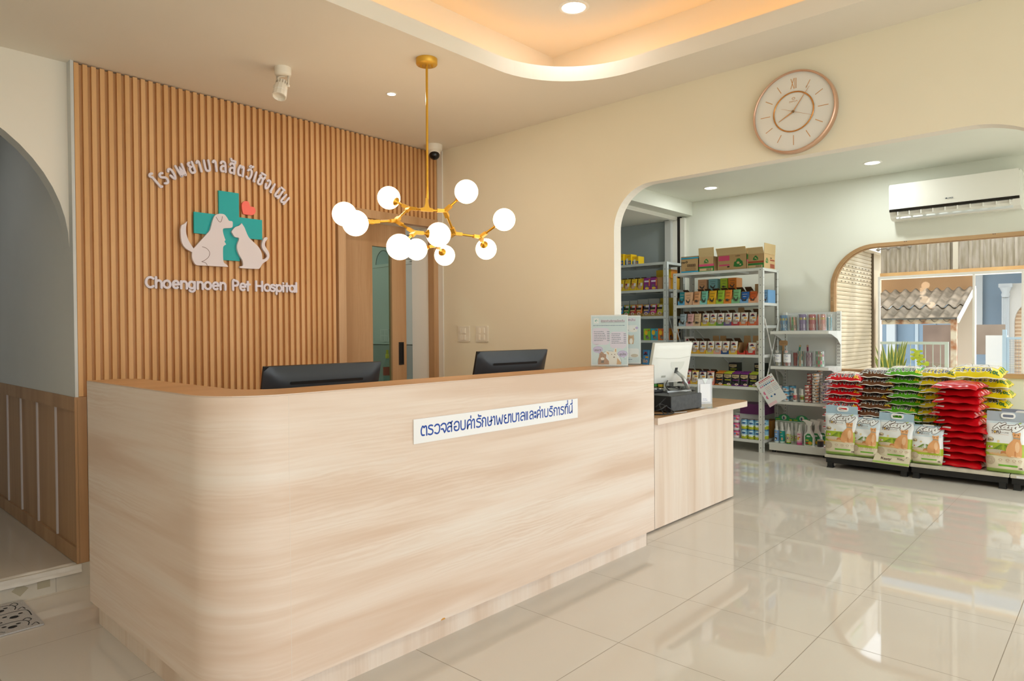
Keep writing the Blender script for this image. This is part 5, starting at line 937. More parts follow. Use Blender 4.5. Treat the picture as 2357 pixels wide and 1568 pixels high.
for i, (y, c, nm, w_) in enumerate(((4.262, '#8fc63a', 'green', .09), (4.162, '#3aa6bd', 'teal', .095), (4.067, '#e2752c', 'orange', .09))): packbox(AX+.015, y, z, w_, .12, .137, c, 'catbox', '', f'{nm} and yellow cat food box on the fourth shelf of the left rack', g)
packbox(AX+.2, 4.05, z, .09, .12, .14, '#e8932e', 'catbox', '', 'orange and yellow box behind the left rack end post', g)
z = BZ[4]+.0005; g = 'goods on the fifth shelf of the left rack'
for i, y in enumerate((4.30, 4.20, 4.10)): pouch(AX+.04, y, z, .095, .20, ('#4a90c8', '#3a86c0', '#5d9acb')[i], 'white', '', f'blue pet pouch, {ORD[i]} from the left on the fifth shelf of the left rack', g, 8)
z = BZ[5]+.0005; g = 'tubs on the sixth shelf of the left rack'
for i, (y, c, nm) in enumerate(((4.35, '#c9305c', 'crimson'), (4.265, '#e0542c', 'red orange'), (4.18, '#3a9a3f', 'green'), (4.095, '#e3c22c', 'yellow'))): can_obj('tub'+c, .04, .12, [(.6, '#d9c23a'), (.12, '#3a3426'), (.28, c)], [], (AX+.06, y, z), f'{nm} lidded tub on the sixth shelf of the left rack', g, 0, 'tub')
# ------------------------------------------------------------------ low goods shelf (gondola)
GW = mat('#e6e8e5', .35); gx, gy0, gy1 = 7.575, 2.235, 2.835
t = thing('display_shelf', 'low white slotted display shelf between the right rack and the litter bags', 'display shelf', (gx, gy0, 0)); W = gy1-gy0
part('back_panel', MB().box(-.006, 0, .03, W-.03, .06, 1.485, mat('#d9dcda', .4)), t)
for y in (0, W-.04):
    mb = MB(); mb.box(-.03, 0, y, y+.04, 0, 1.49, GW); p = part('upright', mb, t); sm_ = MB(); z = .12
    while z < 1.46:
        for dy in (.011, .025): sm_.box(-.0306, -.0298, y+dy, y+dy+.004, z, z+.018, HOLE)
        z += .034
    part('slot', sm_, p)['kind'] = 'stuff'
for z in (1.285, .915, .548):
    mb = MB(); mb.box(-.43, -.03, .0, W-.02, z-.022, z, GW); mb.slab([(-.435, z-.030), (-.425, z-.032), (-.425, z), (-.435, z)], [], lambda a, b, d: (a, d, b), 0, W-.02, GW); s_ = part('shelf', mb, t)
    for y in (-.003, W-.02):
        br = MB(); br.slab([(-.03, z), (-.425, z), (-.425, z-.028), (-.33, z-.035), (-.14, z-.085), (-.07, z-.13), (-.03, z-.15)], [], lambda a, b, d: (a, d, b), y, y+.003, GW); part('bracket', br, s_)
mb = MB(); mb.box(-.435, -.03, 0, W, .088, .102, GW); mb.box(-.432, -.42, 0.005, W-.005, .025, .09, GW); mb.box(-.42, -.03, .005, .012, .025, .09, GW); mb.box(-.42, -.03, W-.012, W-.005, .025, .09, GW); part('base', mb, t)
for y in (.04, W-.04): part('foot', MB().cyl((-.39, y, 0), (-.39, y, .03), .018, MD, n=12), t)
def jar(x, y, z, r, h, label, sticks, group):
    j = thing('treat_jar', label, 'jar', (x, y, z), 0, 'clear jars of treats')
    mb = MB(); mb.lathe([(r, .002), (r, h), (r-.0012, h), (r-.0012, .004)], PLASTIC, n=28); mb.lathe([(0, .0015), (r, .0015)], PLASTIC, n=28, smooth=False); part('jar_wall', mb, j, 'clear plastic wall')
    n, cols, L, nm, rad = sticks; base = None
    for i in range(n):
        a = -2.6+5.2*i/max(1, n-1)+pi; rr = r-.014 if r > .03 else r-.01; px, py = x+rr*cos(a), y+rr*sin(a); q = Vector((px, py, z+.006)); tilt = rn.uniform(-.10, .10) if n < 9 else rn.uniform(-.03, .03)
        def mk(c=cols[i % len(cols)]):
            m = MB(); m.slab(rrect(-rad, rad, 0, L, .003, 2), [], LF, -.002, .002, mat(c[0], .35)); m.poly([(-rad*.9, L*.66), (rad*.9, L*.66), (rad*.9, L*.80), (-rad*.9, L*.80)], mat(c[1], .35), lambda a, b: LF(a, b, .0024)); m.poly([(-rad*.6, L*.15), (rad*.6, L*.15), (rad*.6, L*.40), (-rad*.6, L*.40)], mat(c[2], .35), lambda a, b: LF(a, b, .0024)); return m.mesh('treat_stick')
        o = obj_mesh('treat_stick', cached(('st', cols[i % len(cols)], L, rad), mk), f'{nm} treat stick standing in the {group}', 'treat stick', q, 0, f'{nm} treat sticks in the {group}'); o.rotation_euler = (tilt, 0, a-pi)
    return j
z = 1.2855
J1 = [(2.692, .047, .17, 'leftmost jar on the top goods shelf, full of blue sticks', (8, (('#4f9fd0', '#e8cf2e', '#b9d8ea'), ('#3b86bd', '#e0c52c', '#9fc6de')), .16, 'blue', .010), 'leftmost top jar'),
 (2.595, .045, .165, 'second jar on the top goods shelf, with green and orange sticks', (7, (('#3f9a3a', '#6db03a', '#2a5a2a'), ('#d68a5a', '#e3a36a', '#3a4a34'), ('#c98a62', '#d9a06a', '#34403a')), .14, 'green and orange', .010), 'second top jar'),
 (2.50, .047, .175, 'third jar on the top goods shelf, full of purple sticks', (9, (('#9a7ab8', '#e6cf3a', '#b79fce'), ('#8a6cac', '#dfc838', '#c9b5da')), .165, 'purple', .009), 'third top jar'),
 (2.405, .046, .172, 'fourth jar on the top goods shelf, full of red sticks', (9, (('#d9484a', '#e8c53a', '#e58a80'), ('#c93c48', '#e0bc38', '#e9a49a')), .162, 'red', .0095), 'fourth top jar'),
 (2.31, .047, .175, 'fifth jar on the top goods shelf, full of salmon sticks', (7, (('#e58a76', '#e9c83c', '#eeb0a0'), ('#e9a394', '#efd06a', '#f2c6ba')), .162, 'salmon', .010), 'fifth top jar')]
for y, r, h, lb, st, gp in J1: jar(7.20, y, z, r, h, lb, st, gp)
jar(7.205, 2.215+.075, z, .043, .165, 'rightmost jar on the top goods shelf, with a few teal sticks', (5, (('#3aa0b0', '#58b6c2', '#2a7a8a'), ('#45a8b8', '#3c98a8', '#2f8898')), .13, 'teal', .007), 'rightmost top jar') if False else jar(7.29, 2.247+.03, z, .042, .165, 'rightmost jar on the top goods shelf, with a few teal sticks', (5, (('#3aa0b0', '#58b6c2', '#2a7a8a'), ('#45a8b8', '#3c98a8', '#2f8898')), .13, 'teal', .007), 'rightmost top jar')
z = .9155
def badge(j, r, h, col):
    mb = MB(); mb.sub = .006; G = lambda a, b, d=0: (-(r+.001+d)*cos(a/r), (r+.001+d)*sin(-a/r)*1.0, b); mb.grid(10, 4, lambda u, q: G((u-.5)*r*2.2, h*.25+q*h*.52), mat('#f0f2f6', .5)); mb.poly(ell(0, h*.93, .017, .015, 14), mat('#f4f1ee', .4), lambda a, b: G(a, b, .0006)); mb.poly(ell(0, h*.93, .012, .010, 12), mat(col, .4), lambda a, b: G(a, b, .0012)); mb.poly(ell(0, h*.93, .007, .006, 12), mat('#f4f1ee', .4), lambda a, b: G(a, b, .0018))
    stroke(smooth([(-.018, h*.64), (-.008, h*.72), (0, h*.6), (.01, h*.68), (.018, h*.6)], 4), .0012, 0, BLU, mb, lambda a, b, d: G(a, b, .0008)); stroke(smooth([(-.014, h*.42), (-.004, h*.46), (.006, h*.4), (.016, h*.45)], 4), .001, 0, BLU, mb, lambda a, b, d: G(a, b, .0008)); part('paper_label', mb, j, 'white hand-lettered label')
j = jar(7.20, 2.753, z, .038, .165, 'jar with a white label and grey badge, leftmost on the second goods shelf', (6, (('#c9b98a', '#a89a5a', '#e0d8b8'), ('#d8d4cc', '#b8a878', '#8a8a5a')), .07, 'short gold', .008), 'leftmost labelled jar'); badge(j, .038, .165, '#6d6d6a')
j = jar(7.20, 2.655, z, .042, .165, 'jar with a white label and red badge, second on the second goods shelf', (7, (('#d9d4d4', '#c9483e', '#d9635a'), ('#cf5a50', '#e0d9d6', '#b94a44')), .075, 'short red and white', .009), 'red badged jar'); badge(j, .042, .165, '#c9473e')
jar(7.24, 2.587, z, .026, .15, 'slim jar with a bright red packet, third on the second goods shelf', (3, (('#cf2a24', '#e05a4c', '#b8201c'),), .135, 'bright red', .014), 'slim red jar')
jar(7.20, 2.520, z, .038, .162, 'jar of green and tan sticks on the second goods shelf', (7, (('#2f8a72', '#cfa070', '#e6e2d8'), ('#d9b184', '#3a937a', '#c98a5a')), .155, 'green and tan', .010), 'green and tan jar')
jar(7.20, 2.437, z, .043, .162, 'jar of thin plum sticks on the second goods shelf', (12, (('#8a4a6c', '#a86a88', '#c9a0b0'), ('#c59ab0', '#7a3f60', '#a87890')), .14, 'thin plum', .005), 'thin stick jar')
jar(7.20, 2.33, z, .048, .165, 'jar of candy coloured packets, rightmost on the second goods shelf', (9, (('#d9505e', '#e9e4e0', '#3fa65c'), ('#58b070', '#f0d23a', '#e0507a'), ('#eceae4', '#e0708a', '#4aa868'), ('#7fc38a', '#ecd9dc', '#e0456a')), .155, 'candy coloured', .015), 'candy coloured jar')
for nm, y, c, c2, rx in (('green topped', 2.553, '#2f7a66', '#c9a070', .12), ('maroon topped', 2.468, '#7a2448', '#b89a78', -.03)):
    m = MB(); m.slab(rrect(-.009, .009, 0, .075, .003, 2), [], LF, -.002, .002, mat(c, .4)); m.poly([(-.008, .055), (.008, .055), (.006, .074), (-.006, .074)], mat(c2, .5), lambda a, b: LF(a, b, .0024)); m.slab(rrect(-.007, .007, -.14, 0, .002, 2), [], LF, -.0015, .0015, mat(c2, .5)); o = single('treat_stick', m, f'single {nm} stick rising above the jars on the second goods shelf', 'treat stick', (7.25, y, z+.149)); o.rotation_euler = (rx, 0, 0)
m = MB(); m.slab(rrect(-.045, .045, .06, .115, .018, 5), [], LF, -.0015, .0015, CARD); m.slab([(-.011, 0), (.011, 0), (.011, .062), (-.011, .062)], [], LF, -.0012, .0012, CARD)
for i in range(2): stroke(smooth([(-.032, .098-.016*i), (-.018, .102-.016*i), (0, .096-.016*i), (.016, .102-.016*i), (.03, .097-.016*i)], 4), .0013, 0, CARDD, m, lambda a, b, d: LF(a, b, .002))
single('cardboard_sign', m, 'small cloud shaped cardboard sign standing behind the labelled jars', 'sign', (7.255, 2.72, z+.155-.0))
m = MB(); m.slab(rrect(-.012, .012, 0, .16, .002, 2), [], LF, -.0012, .0012, CARD); single('cardboard_strip', m, 'upright cardboard strip holding the cloud shaped sign', 'strip', (7.256, 2.72, z))
# third goods shelf: tins and bottles
z = .5485
def stack(key, r, h, n, x, y, bands, spots, nm, group=None):
    for k in range(n): can_obj(key, r, h, bands, spots, (x+rn.uniform(-.002, .002), y+rn.uniform(-.002, .002), z+k*(h+.0004)), (f'bottom tin of the {nm}' if k == 0 else f'top tin of the {nm}' if k == n-1 else f'{ORD[k]} tin from the bottom of the {nm}') if n > 1 else nm, group or f'tins in the {nm}', rn.uniform(-.5, .5))
pkl = ([(1, '#ead9d8')], [(0, .025, .016, .008, '#d9506a'), (.5, .018, .012, .008, '#e9a0b0')])
stack('pinkw', .030, .052, 1, 7.185, 2.748, *pkl, 'single low pink and white tin at the left of the third goods shelf', 'pink and white tins')
stack('pinkw', .030, .052, 3, 7.28, 2.768, *pkl, 'rear pink and white tin stack')
blw = ([(.25, '#e3e8ea'), (.5, '#6cb2d6'), (.25, '#4a93bd')], [(0, .026, .017, .010, '#dfe9ee'), (.55, .020, .012, .008, '#b97a5a')])
stack('bluew', .035, .053, 3, 7.19, 2.672, *blw, 'front blue tin stack'); stack('bluew', .035, .053, 3, 7.275, 2.632, *blw, 'rear blue tin stack')
SP_ = ([(.18, '#cf4a42'), (.4, '#ece6e2'), (.42, '#b8443e')], [(0, .020, .014, .006, '#f0ece8'), (.5, .015, .01, .006, '#8a5a3c')])
stack('redw', .032, .0365, 5, 7.185, 2.442, *SP_, 'low red and white tin stack'); stack('redw', .032, .0365, 8, 7.29, 2.455, *SP_, 'tall red topped tin stack at the rear')
WT = ([(.5, '#e9e6e2'), (.5, '#dcd3cc')], [(0, .017, .010, .006, '#6d5a4c'), (.5, .018, .011, .006, '#e2a25a'), (-.45, .016, .009, .006, '#efe9e4')]); WV = ([(.5, '#e6e4ea'), (.5, '#d8d4df')], [(0, .017, .010, .006, '#5a4f5c'), (.5, .018, .011, .006, '#8a7ac0'), (-.45, .016, .009, .006, '#d9b0a0')])
stack('whiteo', .0335, .030, 10, 7.185, 2.367, *WT, 'tall white tin stack at the front'); stack('whiteo', .0335, .030, 11, 7.30, 2.372, *WT, 'tallest white tin stack at the rear')
stack('whitev', .037, .030, 7, 7.185, 2.283, *WV, 'lower violet print tin stack'); stack('whitev', .037, .030, 9, 7.27, 2.275, *WV, 'tall violet print tin stack behind')
def bottle(x, y, z, r, h, body, neck, label, art, group, cap='#eef1f1'):
    t = thing('spray_bottle', label, 'bottle', (x, y, z), 0, group); mb = MB(); hb = h*.62; mb.lathe([(0, 0), (r*.9, 0), (r, .004), (r, hb*.9), (r*.96, hb*.95), (r*.55, hb*1.10), (r*.45, hb*1.15)], mat('#eef1f1', .35), n=24); z0, z1, cols = body
    for i, (f0, f1, c) in enumerate(cols): mb.lathe([(r+.0006, hb*f0), (r+.0006, hb*f1)], mat(c, .35), n=24)
    mb.sub = .006
    for i, (a, q, dw, dh, c) in enumerate(art): mb.poly(ell(0, 0, dw, dh, 14), mat(c, .4), lambda p, s: (-(r+.001+i*.0003)*cos(a+p/r), -(r+.001+i*.0003)*sin(a+p/r), q*hb+s))
    part('bottle_body', mb, t); cm = MB()
    if neck == 'nozzle': cm.lathe([(r*.5, hb*1.12), (r*.52, hb*1.28), (r*.30, hb*1.34), (r*.2, h*.96), (r*.12, h), (0, h)], mat(cap, .4), n=18)
    else: cm.lathe([(r*.62, hb*1.05), (r*.62, h), (0, h)], mat(cap, .4), n=18)
    part('cap', cm, t); return t
gb = 'white bottles on the third goods shelf'
bottle(7.19, 2.575, z, .021, .137, (0, 0, [(.1, .8, '#e9edec'), (.25, .85, '#ee9a86')]), 'cap', 'white bottle with a coral print on the third goods shelf', [(0, .65, .012, .012, '#d9506a'), (0, .3, .012, .006, '#8a4a3c')], gb)
bottle(7.26, 2.545, z, .020, .137, (0, 0, [(.2, .8, '#e4d2c6')]), 'cap', 'white bottle standing behind the coral print bottle', [], gb)
bottle(7.19, 2.503, z, .020, .135, (0, 0, [(.3, .7, '#8fae4a'), (.72, .85, '#c9d8a0')]), 'cap', 'white bottle with a green label beside the red tins', [(0, .52, .012, .007, '#b03a4a')], gb)
# bottom deck: sprays
z = .1025; gs = 'spray bottles on the bottom deck'
bottle(7.20, 2.771, z, .024, .215, (0, 0, [(.12, .98, '#7fa9e0'), (.0, .12, '#d9e6ea')]), 'nozzle', 'slim bottle with a light blue label, leftmost of the bottom deck', [(0, .82, .010, .005, '#d9a84a'), (0, .32, .012, .014, '#4a3428'), (-.2, .26, .008, .010, '#efe8e0'), (.1, .64, .012, .003, '#dfe9f4')], gs)
bottle(7.20, 2.712, z, .025, .212, (0, 0, [(.15, .98, '#179b94'), (.0, .15, '#cfeae6')]), 'nozzle', 'slim bottle with a teal label, second of the bottom deck', [(-.3, .85, .009, .006, '#dfb04a'), (.2, .34, .010, .016, '#c9a684'), (0, .62, .014, .003, '#cfe9e4')], gs)
bottle(7.20, 2.647, z, .024, .210, (0, 0, [(.0, .09, '#2f8f4a'), (.09, .16, '#e3d23a'), (.2, .78, '#d3e2a8')]), 'nozzle', 'slim bottle with a red no-insect sign, third of the bottom deck', [(0, .45, .0165, .0165, '#c22f2c'), (0, .45, .0125, .0125, '#eef0ea'), (0, .45, .006, .008, '#3c4044'), (0, .74, .012, .006, '#d9b03a')], gs)
bottle(7.20, 2.535, z, .025, .208, (0, 0, [(.0, .15, '#e0549a'), (.15, .28, '#e79ac0'), (.28, .95, '#f0d6df')]), 'nozzle', 'slim bottle with a pink label, fourth of the bottom deck', [(-.2, .5, .010, .016, '#e3c83a'), (.3, .62, .009, .006, '#d9483c'), (0, .84, .016, .004, '#d9508a')], gs)
gb2 = 'tall white bottles along the back of the bottom deck'
for i, y in enumerate((2.815, 2.763, 2.711, 2.649, 2.602, 2.555, 2.502)): bottle(7.30, y, z, .020, .208, (0, 0, [(.1, .6, ('#b9cfe6', '#b9cfe6', '#d9e4c4', '#d3e2a8', '#d3e2a8', '#eac9d6', '#e9e9e9')[i])]), 'cap', f'tall white capped bottle in the back row, {ORD[i]} from the left', [(0, .42, .013, .013, '#c22f2c'), (0, .42, .009, .009, '#eef0ea')] if i in (3, 4) else [], gb2)
def trigger(x, y, label):
    t = thing('trigger_spray', label, 'bottle', (x, y, z), 0, 'trigger sprays'); wv = mat('#eff1ee', .35); mb = MB(); mb.slab(smooth([(-.046, 0), (-.046, 0), (.046, 0), (.046, 0), (.048, .09), (.028, .135), (.016, .165), (.014, .205), (.014, .205), (-.014, .205), (-.014, .205), (-.014, .165), (-.024, .135), (-.048, .105), (-.046, 0)], 4)[:-1], [], LF, -.022, .022, wv); bev(part('bottle_body', mb, t), .006)
    mb = MB(); mb.slab([(-.036, .008), (.036, .008), (.038, .085), (.012, .125), (-.014, .125), (-.038, .1)], [], LF, .022, .0226, mat('#2f9150', .4)); P = lambda a, b: LF(a, b, .0232); mb.poly(ell(-.004, .098, .02, .008, 12), mat('#e8f0ea', .4), P); mb.poly(ell(.012, .03, .022, .018, 12), mat('#d9b52e', .5), P); mb.poly(ell(-.018, .028, .014, .014, 12), mat('#a84a34', .5), lambda a, b: LF(a, b, .0236)); mb.poly(rrect(-.03, .0, .052, .064, .003, 2), mat('#e3cf4a', .4), lambda a, b: LF(a, b, .0236)); part('label_print', mb, t)
    mb = MB(); mb.slab([(-.02, .205), (.02, .205), (.03, .25), (-.04, .265), (-.062, .262), (-.064, .25), (-.03, .236)], [], LF, -.012, .012, wv); mb.slab([(-.03, .236), (-.022, .236), (-.034, .20), (-.04, .20)], [], LF, -.006, .006, wv); bev(part('trigger_head', mb, t), .003)
trigger(7.20, 2.434, 'white trigger spray with a green label on the bottom deck, front one'); trigger(7.27, 2.385, 'white trigger spray with a green label standing behind the front one'); trigger(7.34, 2.34, 'third white trigger spray at the rear beside the litter bags')
for i, y in enumerate((2.757, 2.57)):
    mb = MB(); mb.slab([(-.095, 0), (.095, 0), (.095, .045)]+arc(0, .045, .06, .038, 0, 180, 14)+[(-.095, .045)], [], LF, -.001, .001, mat('#27955a', .45)); P = lambda a, b: LF(a, b, .0016); mb.poly([(-.092, .002), (.092, .002), (.092, .014), (-.092, .014)], mat('#e8efe8', .4), P); mb.poly(ell(0, .048, .026, .026, 16), mat('#cfe0d2', .4), P); mb.poly(ell(-.004, .044, .009, .018, 12), mat('#3a5a86', .4), lambda a, b: LF(a, b, .002)); mb.poly(ell(.008, .04, .006, .013, 12), mat('#d9a080', .4), lambda a, b: LF(a, b, .0022)); mb.poly(ell(.07, .026, .016, .007, 12), mat('#e0cf3a', .4), P); mb.poly(ell(-.065, .028, .025, .006, 12), mat('#a8c83a', .4), P)
    t = thing('display_header', f'green arched display card behind the white bottles, {("left", "right")[i]} of two', 'display card', (7.37, y, .1025)); o = part('card', mb, t, loc=(0, 0, .20)); part('card_back', MB().box(0, .001, -.09, .09, 0, .205, mat('#e8efe8', .5)), t)
can_obj('dark', .030, .075, [(.85, '#3a3638'), (.15, '#c9b070')], [], (7.19, 2.323, .1025), 'dark jar with a gold rim next to the trigger sprays', 'dark jar', 0, 'jar')
# ================================================================== litter bags on the display pallets
PT_ = noisy('pallet_top', '#cfcabb', '#c3bdad', 6, .5, sq=(1, 3, 1)); PBK = mat('#111214', .5)
for i, (y0, y1, nm) in enumerate(((1.42, 2.125, 'left'), (.712, 1.415, 'middle'), (.0, .706, 'right'))):
    t = thing('display_pallet', f'low black pallet with a pale board, {nm} of three under the litter bags', 'pallet', (6.69, y0, 0), 0, 'display pallets under the litter bags'); W = y1-y0
    bev(part('board', MB().box(0, .86, 0, W, .096, .122, PT_), t, 'pale board'), .003)
    mb = MB(); mb.box(.012, .05, .01, W-.01, .045, .096, PBK); mb.box(.8, .84, .01, W-.01, .045, .096, PBK); mb.box(.05, .8, .02, .06, .05, .096, PBK); mb.box(.05, .8, W-.06, W-.02, .05, .096, PBK); mb.box(.05, .8, .06, W-.06, .075, .096, PBK); part('frame', mb, t)
    for x in (.03, .80):
        for y in (.045, W-.045): part('foot', MB().lathe([(0, 0), (.040, 0), (.032, .015), (.032, .05), (0, .05)], PBK, (x, y, 0), 4, smooth=False, a0=pi/4, a1=pi/4+2*pi), t)
mb = MB(); mb.box(6.689, 6.69, .60, .665, .10, .118, mat('#e2e3e6', .4)); single('price_label', mb, 'small white price label on the front edge of the right pallet', 'label')
JP = 'ニオイをとる砂'
def litter(w, d, T, c, seed, show, vol, volc, plain=False):
    """pillow bag lying flat: origin at the bottom centre, front edge towards -x"""
    mb = MB(); mb.sub = .05; R = random.Random(seed); m = mat(c, .22); ph = [R.uniform(0, 6) for _ in range(8)]; nu, nv = 30, 20; e = .06
    def prof(u, v):
        a, b = abs(2*u-1), abs(2*v-1); k = max(0, (1-a**5))*max(0, (1-b**2.3)); wr = .004*(sin(9*u+ph[0])*sin(7*v+ph[1])+.6*sin(23*u+ph[2]+3*v)*sin(11*v+ph[3])); ed = .004*sin(17*u+ph[4])*b**4+.004*sin(15*v+ph[5])*a**4
        return k**.62, wr*k**.3, ed
    def top(u, v): k, q, ed = prof(u, v); return (-d/2+v*d*(1), -(u-.5)*w, T*(.22+.78*k)+q+ed+.0015)
    def bot(u, v): k, q, ed = prof(u, v); return (-d/2+v*d, -(u-.5)*w, T*(.22-.22*k)+ed-.0015*(1-k))
    W_ = mat('#e9e4da', .3); TAN2 = mat('#d9c3a0', .3)
    mb.grid(nu, nv, top, m); mb.grid(nu, nv, lambda u, v: bot(1-u, v), m)
    SEAM = mat('#e3dfd6' if not plain else c, .3); mb.add([top(i/nu, 0) for i in range(nu+1)]+[(-d/2-.009, -(i/nu-.5)*w, top(i/nu, 0)[2]-.006) for i in range(nu+1)], [(i, i+1, nu+2+i, nu+1+i) for i in range(nu)], SEAM, smooth=True)
    P = lambda k: (lambda a, b: (lambda q: (q[0]-.0003, q[1], q[2]+.0008+k*.0005))(top(min(1, max(0, a)), min(1, max(0, b)))))
    if not plain:
        J = [(i/12, j/6) for j in range(7) for i in range(13)]; mb.add([P(1)(.1+.8*a, .30+.6*b) for a, b in J], [(j*13+i, j*13+i+1, (j+1)*13+i+1, (j+1)*13+i) for j in range(6) for i in range(12)], W_, smooth=True)
        BR = mat('#4a3a30', .5)
        for cx_, s in ((.32, 1), (.62, -1)): stroke(smooth([(cx_-.12, .34), (cx_-.05, .40), (cx_-.02, .58), (cx_+.05, .66), (cx_+.09, .52), (cx_+.12, .36)], 4), .004, 0, BR, mb, lambda a, b, q: P(3)(a, b)); mb.poly(ell(cx_+.03*s, .46, .035, .04, 12), TAN2, P(2))
        WH, DB = mat('#f2f0ea', .4), mat('#1d1d2c', .4); f = lambda k: (lambda a, b: P(k)(.5+a/w, .5+b/d))
        write(mb, JP, -.02*w, -.335*d, .040, WH, f(2), .09, w*.68); write(mb, JP, -.02*w, -.335*d, .037, DB, f(4), .03, w*.64); write(mb, vol, w*.37, -.385*d, .034, mat(volc, .4), f(4), .05)
        mb.poly([(.04, .02), (.16, .02), (.16, .07), (.04, .07)], mat('#d9dcdf', .4), P(2))
    else: mb.poly([(.06, .02), (.24, .02), (.24, .06), (.06, .06)], mat('#ddd7d7', .4), P(2))
    if show:
        for g in range(3): mb.poly([(.93, .25+.2*g), (.99, .25+.2*g), (.99, .33+.2*g), (.93, .33+.2*g)], mat(show, .3), P(3))
    return mb
def pile(nm, key, x, y, n, top, w, d, c, vol, volc, plain=False, fwd=None, tilt=.02, show=None):
    st = (top-.124)/n; T = st*1.03
    me = [litter(w, d, T, c, hash(key) % 97+k if False else sum(map(ord, key))+k, show, vol, volc, plain).mesh('litter_bag') for k in range(3)]
    R = random.Random(sum(map(ord, key)))
    for k in range(n):
        ds = fwd(k) if fwd else (0, 0, 0)
        lb = f'{nm} cat litter bag, ' + ('bottom' if k == 0 else 'topmost' if k == n-1 else (ORD[n-1-k]+' from the top')) + f' of the {nm} stack'
        o = obj_mesh('litter_bag', me[k % 3], lb, 'litter bag', (x+R.uniform(-.015, .015)+ds[0], y+R.uniform(-.022, .022)+ds[1], .1235+k*st), R.uniform(-.09, .09)+ds[2], f'{nm} litter bags in one stack')
        o.rotation_euler[1] = R.uniform(-tilt, tilt)*.6-(.13 if k == n-1 and not plain else .02);
        if k == n-1 and not plain: o.location.z += .018
        o.rotation_euler[0] = R.uniform(-tilt, tilt)*.5
pile('red', 'red', 7.065, 2.045, 11, .862, .325, .27, '#d3141f', '5L', '#f0c52a', fwd=lambda k: (-.05, .015, .05) if k in (5, 6) else (0, 0, -.06) if k == 10 else (0, 0, 0))
pile('brown', 'brown', 7.09, 1.775, 11, .905, .315, .27, '#6a3f24', '5L', '#f0c52a', fwd=lambda k: (-.05, .01, .04) if k < 6 else (0, -.01, -.05))
pile('green', 'green', 7.09, 1.515, 12, .93, .31, .27, '#55a818', '5L', '#f0d63a', fwd=lambda k: (-.045, .02, 0) if k < 7 else (0, 0, 0))
pile('yellow', 'yellow', 7.09, 1.255, 12, .925, .31, .27, '#e0c712', '5L', '#2f5a2a', fwd=lambda k: (-.055, .01, 0) if k < 4 else (0, 0, 0))
pile('front tall red', 'bigred', 6.93, 1.035, 12, .845, .345, .32, '#c60e1a', '', '#f0c52a', True, fwd=lambda k: (0, .02-.03*sin(k*.55), -.10+.03*sin(k*1.7)), show='#e9a7a2')
pile('rear yellow', 'bigyellow', 7.31, .985, 9, .955, .40, .34, '#e6cf14', '10L', '#1f6a3a', fwd=lambda k: (-.17, .02, -.05) if k == 8 else (0, -.03, -.06), show='#2f8a3a')
# only the near edge of the brown stack shows at the right border
pile('right hand brown', 'brown2', 6.93, .45, 6, .50, .31, .27, '#6a3f24', '5L', '#f0c52a')
# standing white bags
KB2 = mat('#cddbe4', .3); KW, KB_, KG, KC, KGR = mat('#e9ecee', .3), mat('#b4cddd', .3), mat('#a7bd34', .35), mat('#dcd2b8', .35), mat('#9fbf62', .35); KBR = mat('#5a4136', .45); KO = mat('#dba06a', .55); KO2 = mat('#c4824f', .55); KO3 = mat('#e8bd92', .55)
KST = [[(.02, 0), (.16, .95)], [(.5, 1.0), (.3, .72), (.08, .48), (.08, .48), (.26, .3), (.44, 0)], [(.82, .5), (.66, .56), (.54, .36), (.56, .1), (.68, .06), (.8, .3), (.84, .52), (.84, .52), (.82, .14), (.92, .04)], [(1.16, .5), (1.06, .56), (1.0, .42), (1.12, .26), (1.12, .08), (.98, .04)], [(1.38, .88), (1.3, .3), (1.34, .06), (1.44, .1)], [(1.2, .6), (1.52, .66)], [(1.56, .56), (1.54, .28), (1.64, .2), (1.78, .4), (1.84, .6)], [(1.84, .6), (1.76, .0), (1.62, -.34), (1.46, -.3), (1.5, -.12), (1.66, .0)]]
